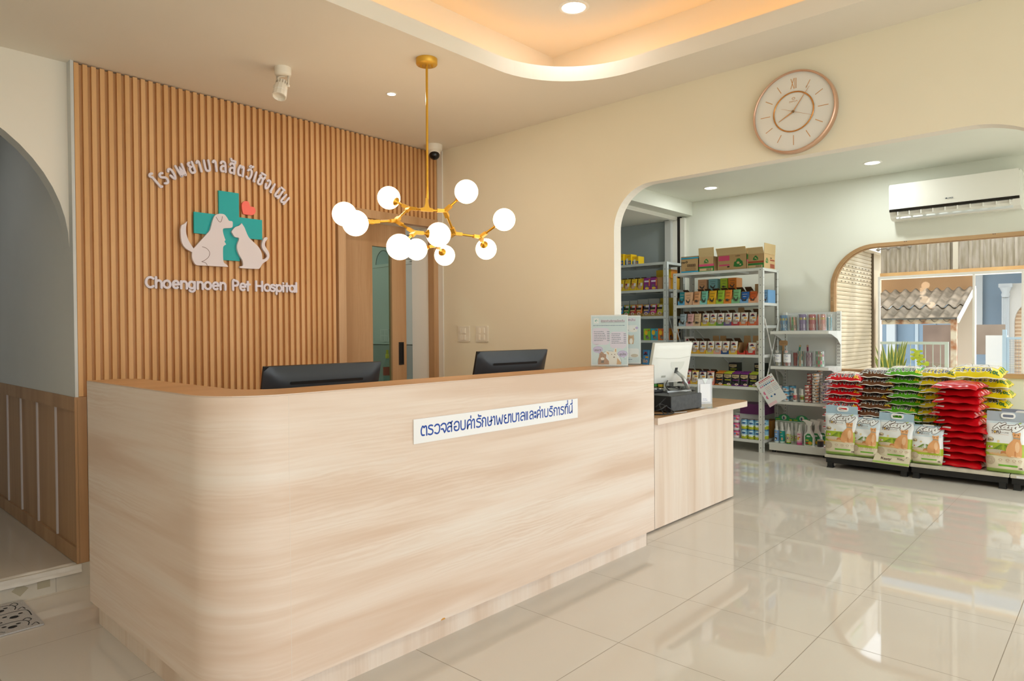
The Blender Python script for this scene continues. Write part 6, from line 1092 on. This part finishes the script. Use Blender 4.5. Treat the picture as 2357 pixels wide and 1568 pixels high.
def standing(y, x, w, h, rz, label, lean=7, folded=False, foot=False, tint=None):
    t = thing('litter_bag', label, 'litter bag', (x, y, .1225), rz, 'standing white bags of tofu litter'); t.rotation_euler[1] = radians(lean); hb = h*(.84 if not folded else .96); nu, nv = 26, 44
    sd_ = random.Random(int(y*1000)); ph = [sd_.uniform(0, 6) for _ in range(4)]
    def th(u, v):
        a = abs(2*u-1); k = (1-a**3.6); return (.018+.052*k**.5*(1-v**2.2)**.8*min(1, v*9+.35))+.0035*sin(8*u+ph[0]+5*v)*sin(9*v+ph[1])+.002*sin(21*v+ph[2])*sin(13*u+ph[3])
    fw = lambda u, v: (-th(u, v), -(u-.5)*w*(1-.02*sin(v*9+ph[0])-.05*(1-v)**6), v*hb)
    band = lambda i, j: (lambda v: KGR if v < .05 else KC if v < .27 else KG if v < .47 else KW if v < .80 else KB2)((j+.5)/nv*hb/h*(1.0 if not folded else 1.15))
    mb = MB(); mb.sub = .022; mb.asp = .4; mb.grid(nu, nv, fw, band); mb.grid(nu, nv, lambda u, v: (th(1-u, v)*.8, -(.5-u)*w*(1-.02*sin(v*9+ph[0])-.05*(1-v)**6), v*hb), KW); mb.grid(nu, 2, lambda u, v: ((v*2-1)*th(u, 0)*(1 if v < .5 else .8), -(u-.5)*w*.95, 0), KGR)
    Hs = h if not folded else h*1.12
    P = lambda k: (lambda a, b: (lambda q: (q[0]-.0010-k*.0004, q[1], q[2]))(fw(min(1, max(0, a/w+.5)), min(1, max(0, b*Hs/hb)))))   # b: fraction of height
    sc_ = lambda pts: pts
    # field rows, tail, cat, pebbles, icons
    for q in range(-4, 5): mb.poly([(-.04*w+q*.012*w, .455), (-.04*w+q*.018*w, .455), (-.04*w+q*.085*w, .33), (-.04*w+q*.065*w, .33)], mat('#6f8f2c', .4), P(1))
    mb.poly(ell(-.22*w, .335, .26*w, .035, 16), mat('#cfc3ac', .5), P(2)); mb.poly(ell(0, .295, .40*w, .03, 18), mat('#d8b07a', .5), P(2))
    mb.poly([(p[0]*w, p[1]) for p in smooth([(-.10, .30), (-.02, .315), (.06, .30), (.08, .33), (.02, .355), (-.08, .345), (-.10, .30)], 3)[:-1]], KO2, P(3))
    mb.poly([(p[0]*w, p[1]) for p in smooth([(.06, .27), (.03, .35), (.06, .44), (.14, .51), (.20, .555), (.19, .61), (.17, .645), (.20, .67), (.24, .655), (.31, .66), (.36, .675), (.375, .645), (.37, .60), (.375, .53), (.40, .47), (.41, .38), (.405, .28), (.36, .262), (.31, .262), (.25, .268), (.2, .262), (.13, .26), (.06, .27)], 3)[:-1]], KO, P(4))
    mb.poly(ell(.30*w, .43, .055*w, .09, 14), KO3, P(5)); mb.poly([(.2*w, .585), (.375*w, .575), (.375*w, .562), (.2*w, .572)], mat('#8a9a9a', .4), P(6))
    for q in (.235, .325): mb.poly(ell(q*w, .628, .018*w, .007, 10), mat('#5a4030', .4), P(6))
    mb.poly(ell(.28*w, .610, .03*w, .01, 10), KO3, P(6)); stroke([(.25*w, .36), (.26*w, .28)], .004, 0, KO2, mb, lambda a, b, d: P(6)(a, b), False)
    for q in (.20, .34): mb.poly(ell(q*w, .272, .045*w, .012, 10), KO3, P(6))
    mb.poly(ell(-.36*w, .185, .13*w, .075, 18), mat('#c4b49c', .6), P(1))
    for q in range(14): mb.poly(ell(-.36*w+.09*w*cos(q*2.4)*((q+1)/14), .185+.05*sin(q*2.4)*((q+1)/14), .014*w, .006, 6), mat('#d9ccb6', .6), P(2))
    for q in (-.10, .08, .24, .38): mb.poly(ell(q*w, .205, .045*w, .016, 12), mat('#a5745a', .5), P(1)); mb.poly(ell(q*w, .205, .036*w, .012, 12), KC, P(2)); mb.poly([(q*w-.04*w, .175), (q*w+.04*w, .175), (q*w+.04*w, .172), (q*w-.04*w, .172)], mat('#b58a70', .5), P(1))
    mb.poly([(-.16*w, .13), (.32*w, .13), (.35*w, .115), (.32*w, .10), (-.16*w, .10), (-.13*w, .115)], mat('#6fae33', .4), P(1))
    mb.poly(ell(-.38*w, .53, .09*w, .042, 16), mat('#c9c3bb', .4), P(1)); mb.poly(ell(-.37*w, .525, .07*w, .032, 14), mat('#ecd9b4', .4), P(2)); mb.poly(ell(-.17*w, .505, .035*w, .022, 12), mat('#e3cf9a', .4), P(1)); mb.poly(ell(-.38*w, .405, .025*w, .011, 10), mat('#c8372f', .4), P(3)); mb.poly([(-.42*w, .417), (-.3*w, .424), (-.3*w, .392), (-.42*w, .392)], mat('#e6e2dc', .4), P(1))
    Q = lambda k: (lambda a, b: P(k)(a, b/Hs)); vz = .755 if not folded else .80
    write(mb, '3in1', -.38*w, .525*Hs, .018*h/.45, KBR, Q(4), .03); 
    for st in KST:
        pp = [((x/1.85-.5)*w*.66+.06*w+(y-.4)*.10*w, vz*Hs+(y-.42)*.17*w) for x, y in smooth(st, 4)]
        stroke(pp, .0105*w/.28, 0, KBR, mb, lambda a, b, d: Q(2)(a, b))
    for st in KST:
        pp = [((x/1.85-.5)*w*.66+.06*w+(y-.4)*.10*w, vz*Hs+(y-.42)*.17*w) for x, y in smooth(st, 4)]
        stroke(pp, .0062*w/.28, 0, KW, mb, lambda a, b, d: Q(4)(a, b))
    
    mb.poly([(.29*w, vz+.065), (.36*w, vz+.085), (.37*w, vz+.075), (.32*w, vz+.055)], KG, P(3))
    write(mb, 'TOFU', -.25*w, (vz-.095)*Hs, .022*h/.45, KBR, Q(3), .03, w*.24); mb.poly(ell(-.272*w, vz-.095, .026*w, .018, 12), mat('#d9b25a', .4), P(4)); write(mb, 'CAT LITTER', -.02*w, (vz-.102)*Hs, .008*h/.45, KBR, Q(3), .0, w*.2); mb.poly([(-.37*w, vz-.128), (.08*w, vz-.134), (.08*w, vz-.137), (-.37*w, vz-.131)], mat('#d9a27a', .4), P(2)); write(mb, '6L' if h < .42 else '10L', .42*w, .085*Hs, .014, KBR, Q(3), .03)
    part('bag_body', mb, t)
    FLP = [(-w/2, hb), (w/2, hb), (w/2, h), (-w/2, h)]
    if not folded:
        hl = rrect(-w*.135+.01, w*.135+.01, h*.925-.006, h*.925+.016, .008, 5); mb = MB(); mb.slab([(-w*.5, hb-.004), (w*.5, hb-.004), (w*.5, h), (-w*.5, h*1.01)], [hl], LF, .012, .0155, mat(tint or '#a9c6da', .3)); mb.slab([(-w*.5, hb-.004), (w*.5, hb-.004), (w*.5, hb+.0), (-w*.5, hb+.0)], [], LF, -.012, .012, KB_); part('top_flap', mb, t)
        mb = MB(); mb.slab(rrect(-w*.18+.01, w*.18+.01, h*.925-.018, h*.925+.030, .022, 6), [hl], LF, .0155, .023, mat('#f4f5f6', .3)); bev(part('handle', mb, t, 'white plastic handle'), .003)
    else:
        mb = MB(); mb.slab([(-w*.48, 0), (w*.5, 0), (w*.40, .05), (-w*.5, .045)], [], lambda a, b, d: (-.016+b*.9, -a, hb+b*.25+d), -.002, .002, KB_); part('top_flap', mb, t, 'top folded backward')
        mb = MB(); mb.slab(rrect(-w*.16, w*.2, 0, .03, .012, 4), [], lambda a, b, d: (-.019+b*.8, -a, hb+.006+b*.22+d), 0, .006, mat('#f2f3f4', .3)); part('handle', mb, t, 'white plastic handle')
    if foot:
        mb = MB(); mb.slab([(-w*.54, 0), (w*.50, 0), (w*.50, .07), (-w*.5, .085)], [], lambda a, b, d: (-.055-(.085-b)*.45, -a, b-.035+.004*sin(a*40)+d), -.003, .003, KC); G = lambda k: (lambda a, b: (-.055-(.085-b)*.45-.004-k*.0005, -a, b-.035+.004*sin(a*40)+.003))
        mb.poly([(-w*.54, 0), (w*.5, 0), (w*.5, .018), (-w*.53, .014)], KGR, G(0)); write(mb, 'Kasty', -w*.16, .045, .02, KBR, G(1), .02, w*.3, .2); write(mb, 'TOFU', w*.24, .047, .012, KBR, G(1), .03, w*.2); part('bottom_fold', mb, t, 'bottom fold lying forward with printed name')
    return t
standing(2.0, 6.765, .275, .455, .06, 'large white bag with a white handle in front of the red stack', 5)
standing(1.785, 6.775, .225, .365, -.02, 'smaller white bag with its top folded, in front of the brown stack', 6, True)
standing(1.55, 6.765, .285, .418, -.08, 'large white bag with its bottom fold forward, in front of the green stack', 8, foot=True)
standing(1.30, 6.775, .24, .335, .03, 'smaller folded white bag in front of the yellow stack', 6, True)
standing(.745, 6.78, .27, .49, -.05, 'large white bag with a handle right of the tall red stack', 7, tint='#a9b4c2')
standing(.665, 6.93, .27, .50, -.08, 'white bag whose grey top and handle show behind the rightmost white bag', 6, tint='#8f9aab')
# ================================================================== doormat, things seen through the oak door
mb = MB(); mb.slab(rrect(-.25, .806, 3.585, 3.992, .008, 3), [], XY(0), .0015, .008, noisy('mat_fibre', '#aaa7a5', '#bdbab8', 220, .95)); MI = mat('#17171b', .8)
fnm = lambda a, b, d: (a, b, .0086)
for ox, oy, s in [(.70-.155*i+(.06 if j % 2 else 0)-.03*(j == 1), 3.655+.125*j, .52+.08*((i+j) % 2)) for j in range(3) for i in range(6)]:
    for l in ([(-.12, -.06), (-.13, .03), (-.10, .08), (-.04, .10), (.04, .10), (.10, .07), (.12, .0), (.10, -.07)], [(-.10, .08), (-.15, .09), (-.17, .02), (-.13, -.02)], [(.09, .08), (.13, .12), (.15, .06), (.12, .02)], [(-.03, -.03), (0, -.045), (.03, -.03)], [(.12, -.09), (.16, -.05), (.2, -.08), (.17, -.11)]):
        q = [(ox+a*s, oy+b*s) for a, b in l if 3.59 < oy+b*s < 3.985 and -.24 < ox+a*s < .80]
        if len(q) > 2: stroke(smooth(q, 4), .0022, 0, MI, mb, fnm)
    for a, b, r in ((-.05, .03, .008), (.05, .03, .008), (0, -.015, .014)):
        if ox+a*s < .79: mb.poly(ell(ox+a*s, oy+b*s, r*1.2, r), MI, lambda p, q: (p, q, .0087))
single('doormat', mb, 'grey doormat with black line drawings of dogs, at the corridor step', 'doormat')
TRW = mat('#dfe7e2', .5)
mb = MB(); mb.box(3.57, 3.60, 4.17, 5.6, 1.20, 1.885, TRW); mb.box(3.565, 3.60, 4.17, 5.6, 1.865, 1.89, TRW); single('wall_panel', mb, 'pale panel board seen through the narrow door glass', 'panel')
mb = MB(); mb.box(3.525, 3.598, 4.17, 5.6, .02, 1.19, mat('#a9b5b2', .5)); single('base_cabinet', mb, 'grey green cabinet seen low through the door glass', 'cabinet')
t = thing('breaker_box', 'white electrical breaker box high on the wall in the door gap', 'breaker box', (3.599, 4.36, 1.90)); bev(part('box_body', MB().box(-.07, 0, -.09, .06, 0, .24, mat('#d9dbd6', .4)), t), .006); part('window', MB().box(-.0715, -.07, -.06, .03, .08, .20, mat('#7f8f9c', .2)), t)
mb = MB(); mb.box(-.05, 0, -.07, .07, 0, .12, mat('#d5dbd8', .4)); mb.box(-.052, -.05, -.05, .0, .03, .10, mat('#9aa6a8', .3)); single('switch_box', mb, 'small white switch box at the top of the door glass', 'box', (3.599, 4.60, 1.905))
mb = MB(); mb.slab(arc(0, 0, .10, .12, 0, 180, 20), [], LF, 0, .004, mat('#bcd0d2', .3)); mb.tube([LF(a, b, .004) for a, b in arc(0, 0, .10, .12, 0, 180, 24)], .0035, mat('#5a6a6c', .4), 6); single('round_mirror', mb, 'half round mirror resting on the pale panel', 'mirror', (3.585, 4.78, 1.8905))
t = thing('socket_plate', 'white socket plate on the pale panel seen through the door glass', 'socket', (3.5695, 4.745, 1.275)); part('plate', MB().slab(rrect(-.06, .06, -.055, .055, .006, 3), [], LF, 0, .006, mat('#eef1ee', .4)), t)
for a in (-.025, .025):
    for b in (-.025, .025): part('rocker', MB().slab(rrect(a-.018, a+.018, b-.02, b+.02, .003, 2), [], LF, .006, .009, mat('#dfe5e1', .4)), t)
sh = MB().box(3.30, 3.52, 4.30, 5.4, .86, .885, mat('#9fb0aa', .5)); sh.box(3.34, 3.50, 4.32, 4.36, 0, .86, mat('#9fb0aa', .5)); sh.box(3.34, 3.50, 5.34, 5.38, 0, .86, mat('#9fb0aa', .5)); single('side_table', sh, 'narrow grey table behind the door glass', 'table')
t = thing('water_bottle', 'clear bottle with a red label and yellow cap behind the door glass', 'bottle', (3.44, 4.545, .8855)); mb = MB(); mb.lathe([(0, 0), (.034, 0), (.036, .03), (.036, .14), (.014, .19), (.013, .21)], clear('bottle_clear', '#d8ece8', .06, .05, .15), n=20); part('bottle_body', mb, t); part('label_band', MB().lathe([(.0365, .06), (.0365, .13)], mat('#b8483c', .4), n=20), t); part('cap', MB().lathe([(.015, .20), (.016, .235), (0, .235)], mat('#d9cf2e', .4), n=14).box(-.004, .004, -.012, .012, .235, .27, mat('#d9cf2e', .4)), t)
# ================================================================== outside the window
GRD = noisy('yard_concrete', '#b5b0a4', '#c2bdb0', .8, .9); GRS = noisy('front_ground', '#a9aba0', '#b8b9ae', .5, .95)
mb = MB(); mb.add([(7.72, -12, -.12), (26, -12, -.12), (26, 14, -.12), (7.72, 14, -.12)], [(0, 1, 2, 3)], GRD); mb.add([(-14, -20, -.12), (7.72, -20, -.12), (7.72, -2.72, -.12), (-14, -2.72, -.12)], [(0, 1, 2, 3)], GRS); mb.box(-4, 7.72, -2.72, 6.2, -.3, -.155, GRD); struct('ground', mb)
CRM = noisy('cream_metal', '#cdbfa4', '#c6b79a', 3, .5); PCH = noisy('peach_wall', '#d3ab84', '#cba27b', 2, .7)
t = thing('roller_shutter', 'cream roller shutter with rows of vent holes at the left of the window view', 'shutter', (8.2, 2.6, 0)); n = 46
mb = MB(); pr = []
for i in range(n):
    z0 = i*.0505; pr += [(-.009, z0), (-.013, z0+.014), (-.013, z0+.036), (-.008, z0+.044), (.002, z0+.046)]
pr.append((0, n*.0505)); mb.add([(x, dy, z) for x in (0, 1.86) for dy, z in pr], [(i, i+1, len(pr)+i+1, len(pr)+i) for i in range(len(pr)-1)], CRM); part('curtain', mb, t)
hm = MB()
for r in range(5):
    for c in range(9): x = .55+c*.145+(.07 if r % 2 else 0); z = 1.86+r*.0505+.02; hm.poly([(x, z), (x+.035, z), (x+.035, z+.012), (x, z+.012)], mat('#4a4034', .7), lambda a, b: (a, -.0145, b))
part('vent_hole', hm, t)['kind'] = 'stuff'
mb = MB(); mb.box(1.86, 1.872, -.04, .06, 0, 2.32, mat('#5a4a34', .6)); mb.box(1.872, 2.3, -.03, .2, 0, 2.40, CRM); part('guide', mb, t)
mb = MB(); mb.box(-.2, 2.25, -.12, .25, 2.32, 2.75, mat('#efe9dc', .5)); part('header_box', mb, t)
mb = MB(); mb.box(.55, 1.05, -.1225, -.12, 2.40, 2.6, mat('#e6efe0', .5)); mb.box(.55, 1.05, -.124, -.1225, 2.40, 2.42, mat('#9fc06a', .5)); part('notice', mb, t)
mb = MB(); mb.slab(rrect(-.06, .06, 0, 1.85, .01, 3), [], lambda a, b, d: (a+.02*sin(b*5), d+.004*sin(a*60), b), -.004, .004, noisy('faded_banner', '#eadcd6', '#e6c9c6', 4, .7)); single('banner', mb, 'narrow faded pink and white banner beside the shutter post', 'banner', (10.15, 2.50, -.12))
# corrugated fascia
AGE = noisy('weathered_sheet', '#8d826e', '#a3988a', 5, .85, sq=(1, 6, 1)); ORG = noisy('orange_batten', '#b58a55', '#c29a62', 5, .6); t = thing('corrugated_fascia', 'weathered corrugated sheet with upright ribs across the top of the window view', 'fascia', (9.5, 0, 0))
mb = MB(); pr = []; y = 2.335
while y > -2.2: pr += [(0, y), (0, y-.068), (-.022, y-.076), (-.022, y-.10), (0, y-.108)]; y -= .1081
mb.add([(x, q, z) for z in (1.985, 3.3) for x, q in pr], [(i, i+1, len(pr)+i+1, len(pr)+i) for i in range(len(pr)-1)], AGE); part('sheet', mb, t)
part('strut', MB().box(-.058, -.0245, 1.50, 1.55, 2.001, 3.3, mat('#b5ab98', .6)), t); part('batten', MB().box(-.06, -.023, -2.2, 2.33, 1.955, 2.0, ORG), t, 'orange batten'); part('rail', MB().box(-.09, -.061, -2.2, 2.33, 1.915, 1.945, mat('#f1ece2', .5)), t, 'white rail')
mb = MB(); mb.tube([(-.05, 2.38, 2.30), (-.055, 1.98, 2.33)], .006, mat('#6a625a', .6), 6)
for y in (2.35, 2.24, 2.12, 2.0): mb.ball((-.055, y, 2.30+.03*(2.38-y)), .022, mat('#7a7268', .8), 8, 5)
part('insulator', mb, t)
single('beam_panel', MB().box(10.02, 10.12, 1.425, 2.455, 1.785, 2.02, PCH), 'peach painted beam above the small corrugated roof', 'beam')
# small lean-to roof
RF = noisy('old_roof_sheet', '#625849', '#8a7d6c', 7, .9); t = thing('lean_to_roof', 'small roof of two old corrugated sheets over the railing', 'roof', (10.0, 1.43, 1.80))
def wave(x0, z0, x1, z1, name):
    mb = MB(); mb.grid(110, 6, lambda u, v: (x0+(x1-x0)*v, (1.03+.245*(x0+(x1-x0)*v))*u, z0+(z1-z0)*v+.022*sin((1.03+.245*(x0+(x1-x0)*v))*u/.118*2*pi)), RF); part(name, mb, t)
wave(0, 0, -.66, -.235, 'upper_sheet'); wave(-.6, -.232, -1.1, -.405, 'lower_sheet')
mb = MB(); mb.slab([(0, .02), (-1.12, -.385), (-1.12, -.44), (0, -.035)], [], lambda a, b, d: (a, d, b), -.03, -.012, mat('#f0ece4', .5)); part('barge_board', mb, t)
RUST = noisy('rusty_steel', '#d9cdb9', '#a5673f', 9, .8); t = thing('rusty_frame', 'rusty painted steel frame carrying the small corrugated roof', 'frame', (8.95, 1.43, -.12)); part('beam', MB().box(-.03, .03, .0, .755, 1.475, 1.525, RUST), t); part('post', MB().box(-.03, .03, 0, .055, 0, 1.475, RUST), t); part('gutter', MB().box(-.05, .05, -.01, .755, 1.528, 1.545, mat('#5a5854', .6)), t)
single('pillar', MB().box(10.05, 10.25, 1.43, 1.61, -.12, 1.80, mat('#d6c8bb', .6)), 'pale pillar to the right of the small corrugated roof', 'pillar')
# railing with scroll work
t = thing('railing', 'pale green iron railing with heart scrolls behind the window', 'railing', (8.6, 1.46, -.12)); IR = mat('#b9c4ba', .5); part('rail', MB().box(-.012, .012, 0, .66, 1.245, 1.275, IR), t); part('rail', MB().box(-.012, .012, 0, .66, .12, .14, IR), t); part('post', MB().box(-.014, .014, -.01, .025, 0, 1.275, IR), t)
for k in range(9):
    y = .065+.072*k; part('baluster', MB().cyl((0, y, .13), (0, y, 1.25), .0045, IR, n=6), t)
    if k % 2 == 0 and k < 8:
        mb = MB(); c = y+.036
        for s in (1, -1): mb.tube(smooth([(0, c, .90), (0, c+s*.032, .97), (0, c+s*.028, 1.01), (0, c+s*.012, 1.0), (0, c+s*.014, .975)], 4), .004, IR, 5); mb.tube(smooth([(0, c, .92), (0, c+s*.03, .86), (0, c+s*.02, .80), (0, c+s*.035, .72)], 4), .004, IR, 5)
        part('scroll', mb, t)
# snake plant and vine
t = thing('snake_plant', 'snake plant with yellow edged green leaves below the small roof', 'plant', (8.30, 1.93, -.12)); LG, LY = mat('#5f7a3a', .5), mat('#d6c95a', .5); R = random.Random(3)
part('pot', MB().lathe([(0, .35), (.16, .35), (.20, .75), (.18, .75), (.17, .70), (0, .70)], mat('#a5705a', .7), n=20).box(-.2, .2, -.2, .2, 0, .35, mat('#b5b0a4', .8)), t)
for k in range(30):
    a = R.uniform(0, 6.28); L = R.uniform(.36, .60); sp = R.uniform(.02, .13); wv = R.uniform(.019, .028); mb = MB(); ax = Vector((cos(a), sin(a), 0)); sdv = Vector((-sin(a), cos(a), 0)).lerp(Vector((0, 1, 0)), .7).normalized()
    for m, k0, dx in ((LY, 1, 0), (LG, .62, -.0025)): mb.grid(2, 8, lambda u, v: ax*(.05+sp*v**1.6)+sdv*((u-.5)*2*wv*k0*(1-v**3)*(1+.3*sin(v*3)))+Vector((dx+.004*sin(v*5+k), 0, .70+L*v)), m)
    part('leaf', mb, t)
t = thing('vine', 'thin climbing vine with bright green leaves on the railing', 'plant', (8.5, 1.57, .0)); mb = MB(); vp = smooth([(0, .14, -.12), (0, .12, .6), (.02, .14, .86), (0, .10, .93), (.0, .16, .98), (0, .13, 1.02), (0, .19, 1.05)], 6); mb.tube(vp, .004, mat('#7a8a4a', .6), 5); part('stem', mb, t); lm = MB()
for p in vp[10::2]:
    for q in range(3): c = Vector(p)+Vector((R.uniform(-.03, .03), R.uniform(-.05, .05), R.uniform(-.03, .03))); lm.poly(ell(0, 0, .022, .014, 8), mat('#b9c93a', .5), lambda a, b: c+Vector((a*.3, a, b)))
part('foliage', lm, t)['kind'] = 'stuff'
# houses and gates beyond
BLW = noisy('blue_grey_wall', '#8297aa', '#8ca0b2', .8, .8); t = thing('blue_house', 'blue grey house far behind the small roof', 'house', (14, 0, -.12)); part('wall', MB().box(0, .3, -3, 7, 0, 4.2, BLW), t); mb = MB(); mb.box(-.03, 0, 2.55, 3.15, 0, 1.55, mat('#7f97ad', .5)); mb.box(-.05, -.03, 2.82, 2.87, 0, 1.55, mat('#b5c3cf', .5)); part('door', mb, t); part('window', MB().box(-.04, 0, 2.0, 2.3, 1.15, 1.52, mat('#6f8498', .3)), t); part('wall_panel', MB().box(-.06, 0, 1.86, 2.24, 1.3, 2.35, mat('#c6cacd', .6)), t); part('eave', MB().box(-1.6, .3, -3, 7, 2.75, 2.85, mat('#8f8c88', .8)), t); part('pipe', MB().box(-.2, -.1, 3.16, 3.3, 0, 2.7, mat('#c3cacf', .6)), t)
single('board_fence', MB().box(12.5, 12.54, 2.07, 2.46, -.12, 1.36, noisy('brown_board', '#7f6b5e', '#705d51', 3, .8)), 'brown upright board panel behind the rusty post', 'board'); single('board_fence', MB().box(12.45, 12.49, 1.38, 2.05, .9, 1.355, noisy('brown_cloth', '#877769', '#7a6a5d', 3, .8)), 'brown horizontal board to the right of the pale pillar', 'board')
STN = mat('#b9bec1', .7); t = thing('arched_porch', 'white porch with a fluted column and a small arched shutter at the right', 'porch', (13.5, 0, -.12)); mb = MB()
for k in range(5): mb.cyl((0, 1.455+k*.018, 0), (0, 1.455+k*.018, 1.92), .010, STN, n=8)
mb.box(.008, .04, 1.44, 1.545, 0, 1.92, STN); part('column', mb, t)
mb = MB(); mb.box(-.05, .06, 1.40, 1.58, 2.08, 2.14, STN); mb.lathe([(.05, 1.92), (.06, 1.96), (.05, 2.0), (.085, 2.08)], STN, (0, 1.49, 0), 12); part('capital', mb, t)
mb = MB(); out = [(.6, 0), (.6, 2.14), (1.44, 2.14), (1.44, 0), (1.38, 0), (1.38, 1.5)]+arc(1.20, 1.5, .18, .30, 0, 180, 14)+[(1.02, 0)]; mb.slab(out, [], lambda a, b, d: (d, a, b), .03, .12, mat('#c3c0ba', .7)); part('arch_wall', mb, t); mb = MB(); mb.box(.14, .16, 1.0, 1.4, 0, 1.85, mat('#c9a98a', .6))
for z in range(30): mb.box(.13, .14, 1.0, 1.4, .06*z, .06*z+.03, mat('#dcc3a6', .6))
part('arch_shutter', mb, t)
GT = mat('#a9c0d0', .5); MESH = clear('wire_mesh', '#c9d3da', .02, .3, .35, '#8d9aa4')
for y0, y1, nm, x in ((.95, 1.2, 'with a latch, left of the right hand pair', 11.0), (.55, .93, 'at the right edge of the window view', 11.0), (1.50, 1.70, 'small one beside the rusty post', 10.6)):
    t = thing('mesh_gate', 'pale blue wire mesh gate '+nm, 'gate', (x, y0, -.12)); mb = MB(); W = y1-y0
    for y in (0, W-.025): mb.box(-.015, .015, y, y+.025, 0, 1.30, GT)
    mb.box(-.012, .012, 0, W, 1.27, 1.30, GT); mb.box(-.012, .012, 0, W, .1, .13, GT); part('frame', mb, t); mb = MB()
    for k in range(1, int(W/.03)): mb.box(-.002, .002, k*.03, k*.03+.003, .13, 1.27, mat('#8d9aa4', .5))
    for k in range(1, 38): mb.box(-.002, .002, 0, W, .13+k*.03, .133+k*.03, mat('#8d9aa4', .5))
    part('mesh', mb, t); part('post', MB().box(-.03, .03, W+.002, W+.045, 0, 1.40, GT), t)
single('white_panel', MB().box(11.3, 11.34, 1.22, 1.47, -.12, 1.20, mat('#e6e6e4', .6)), 'bright white sheet between the pale pillar and the mesh gates', 'panel')
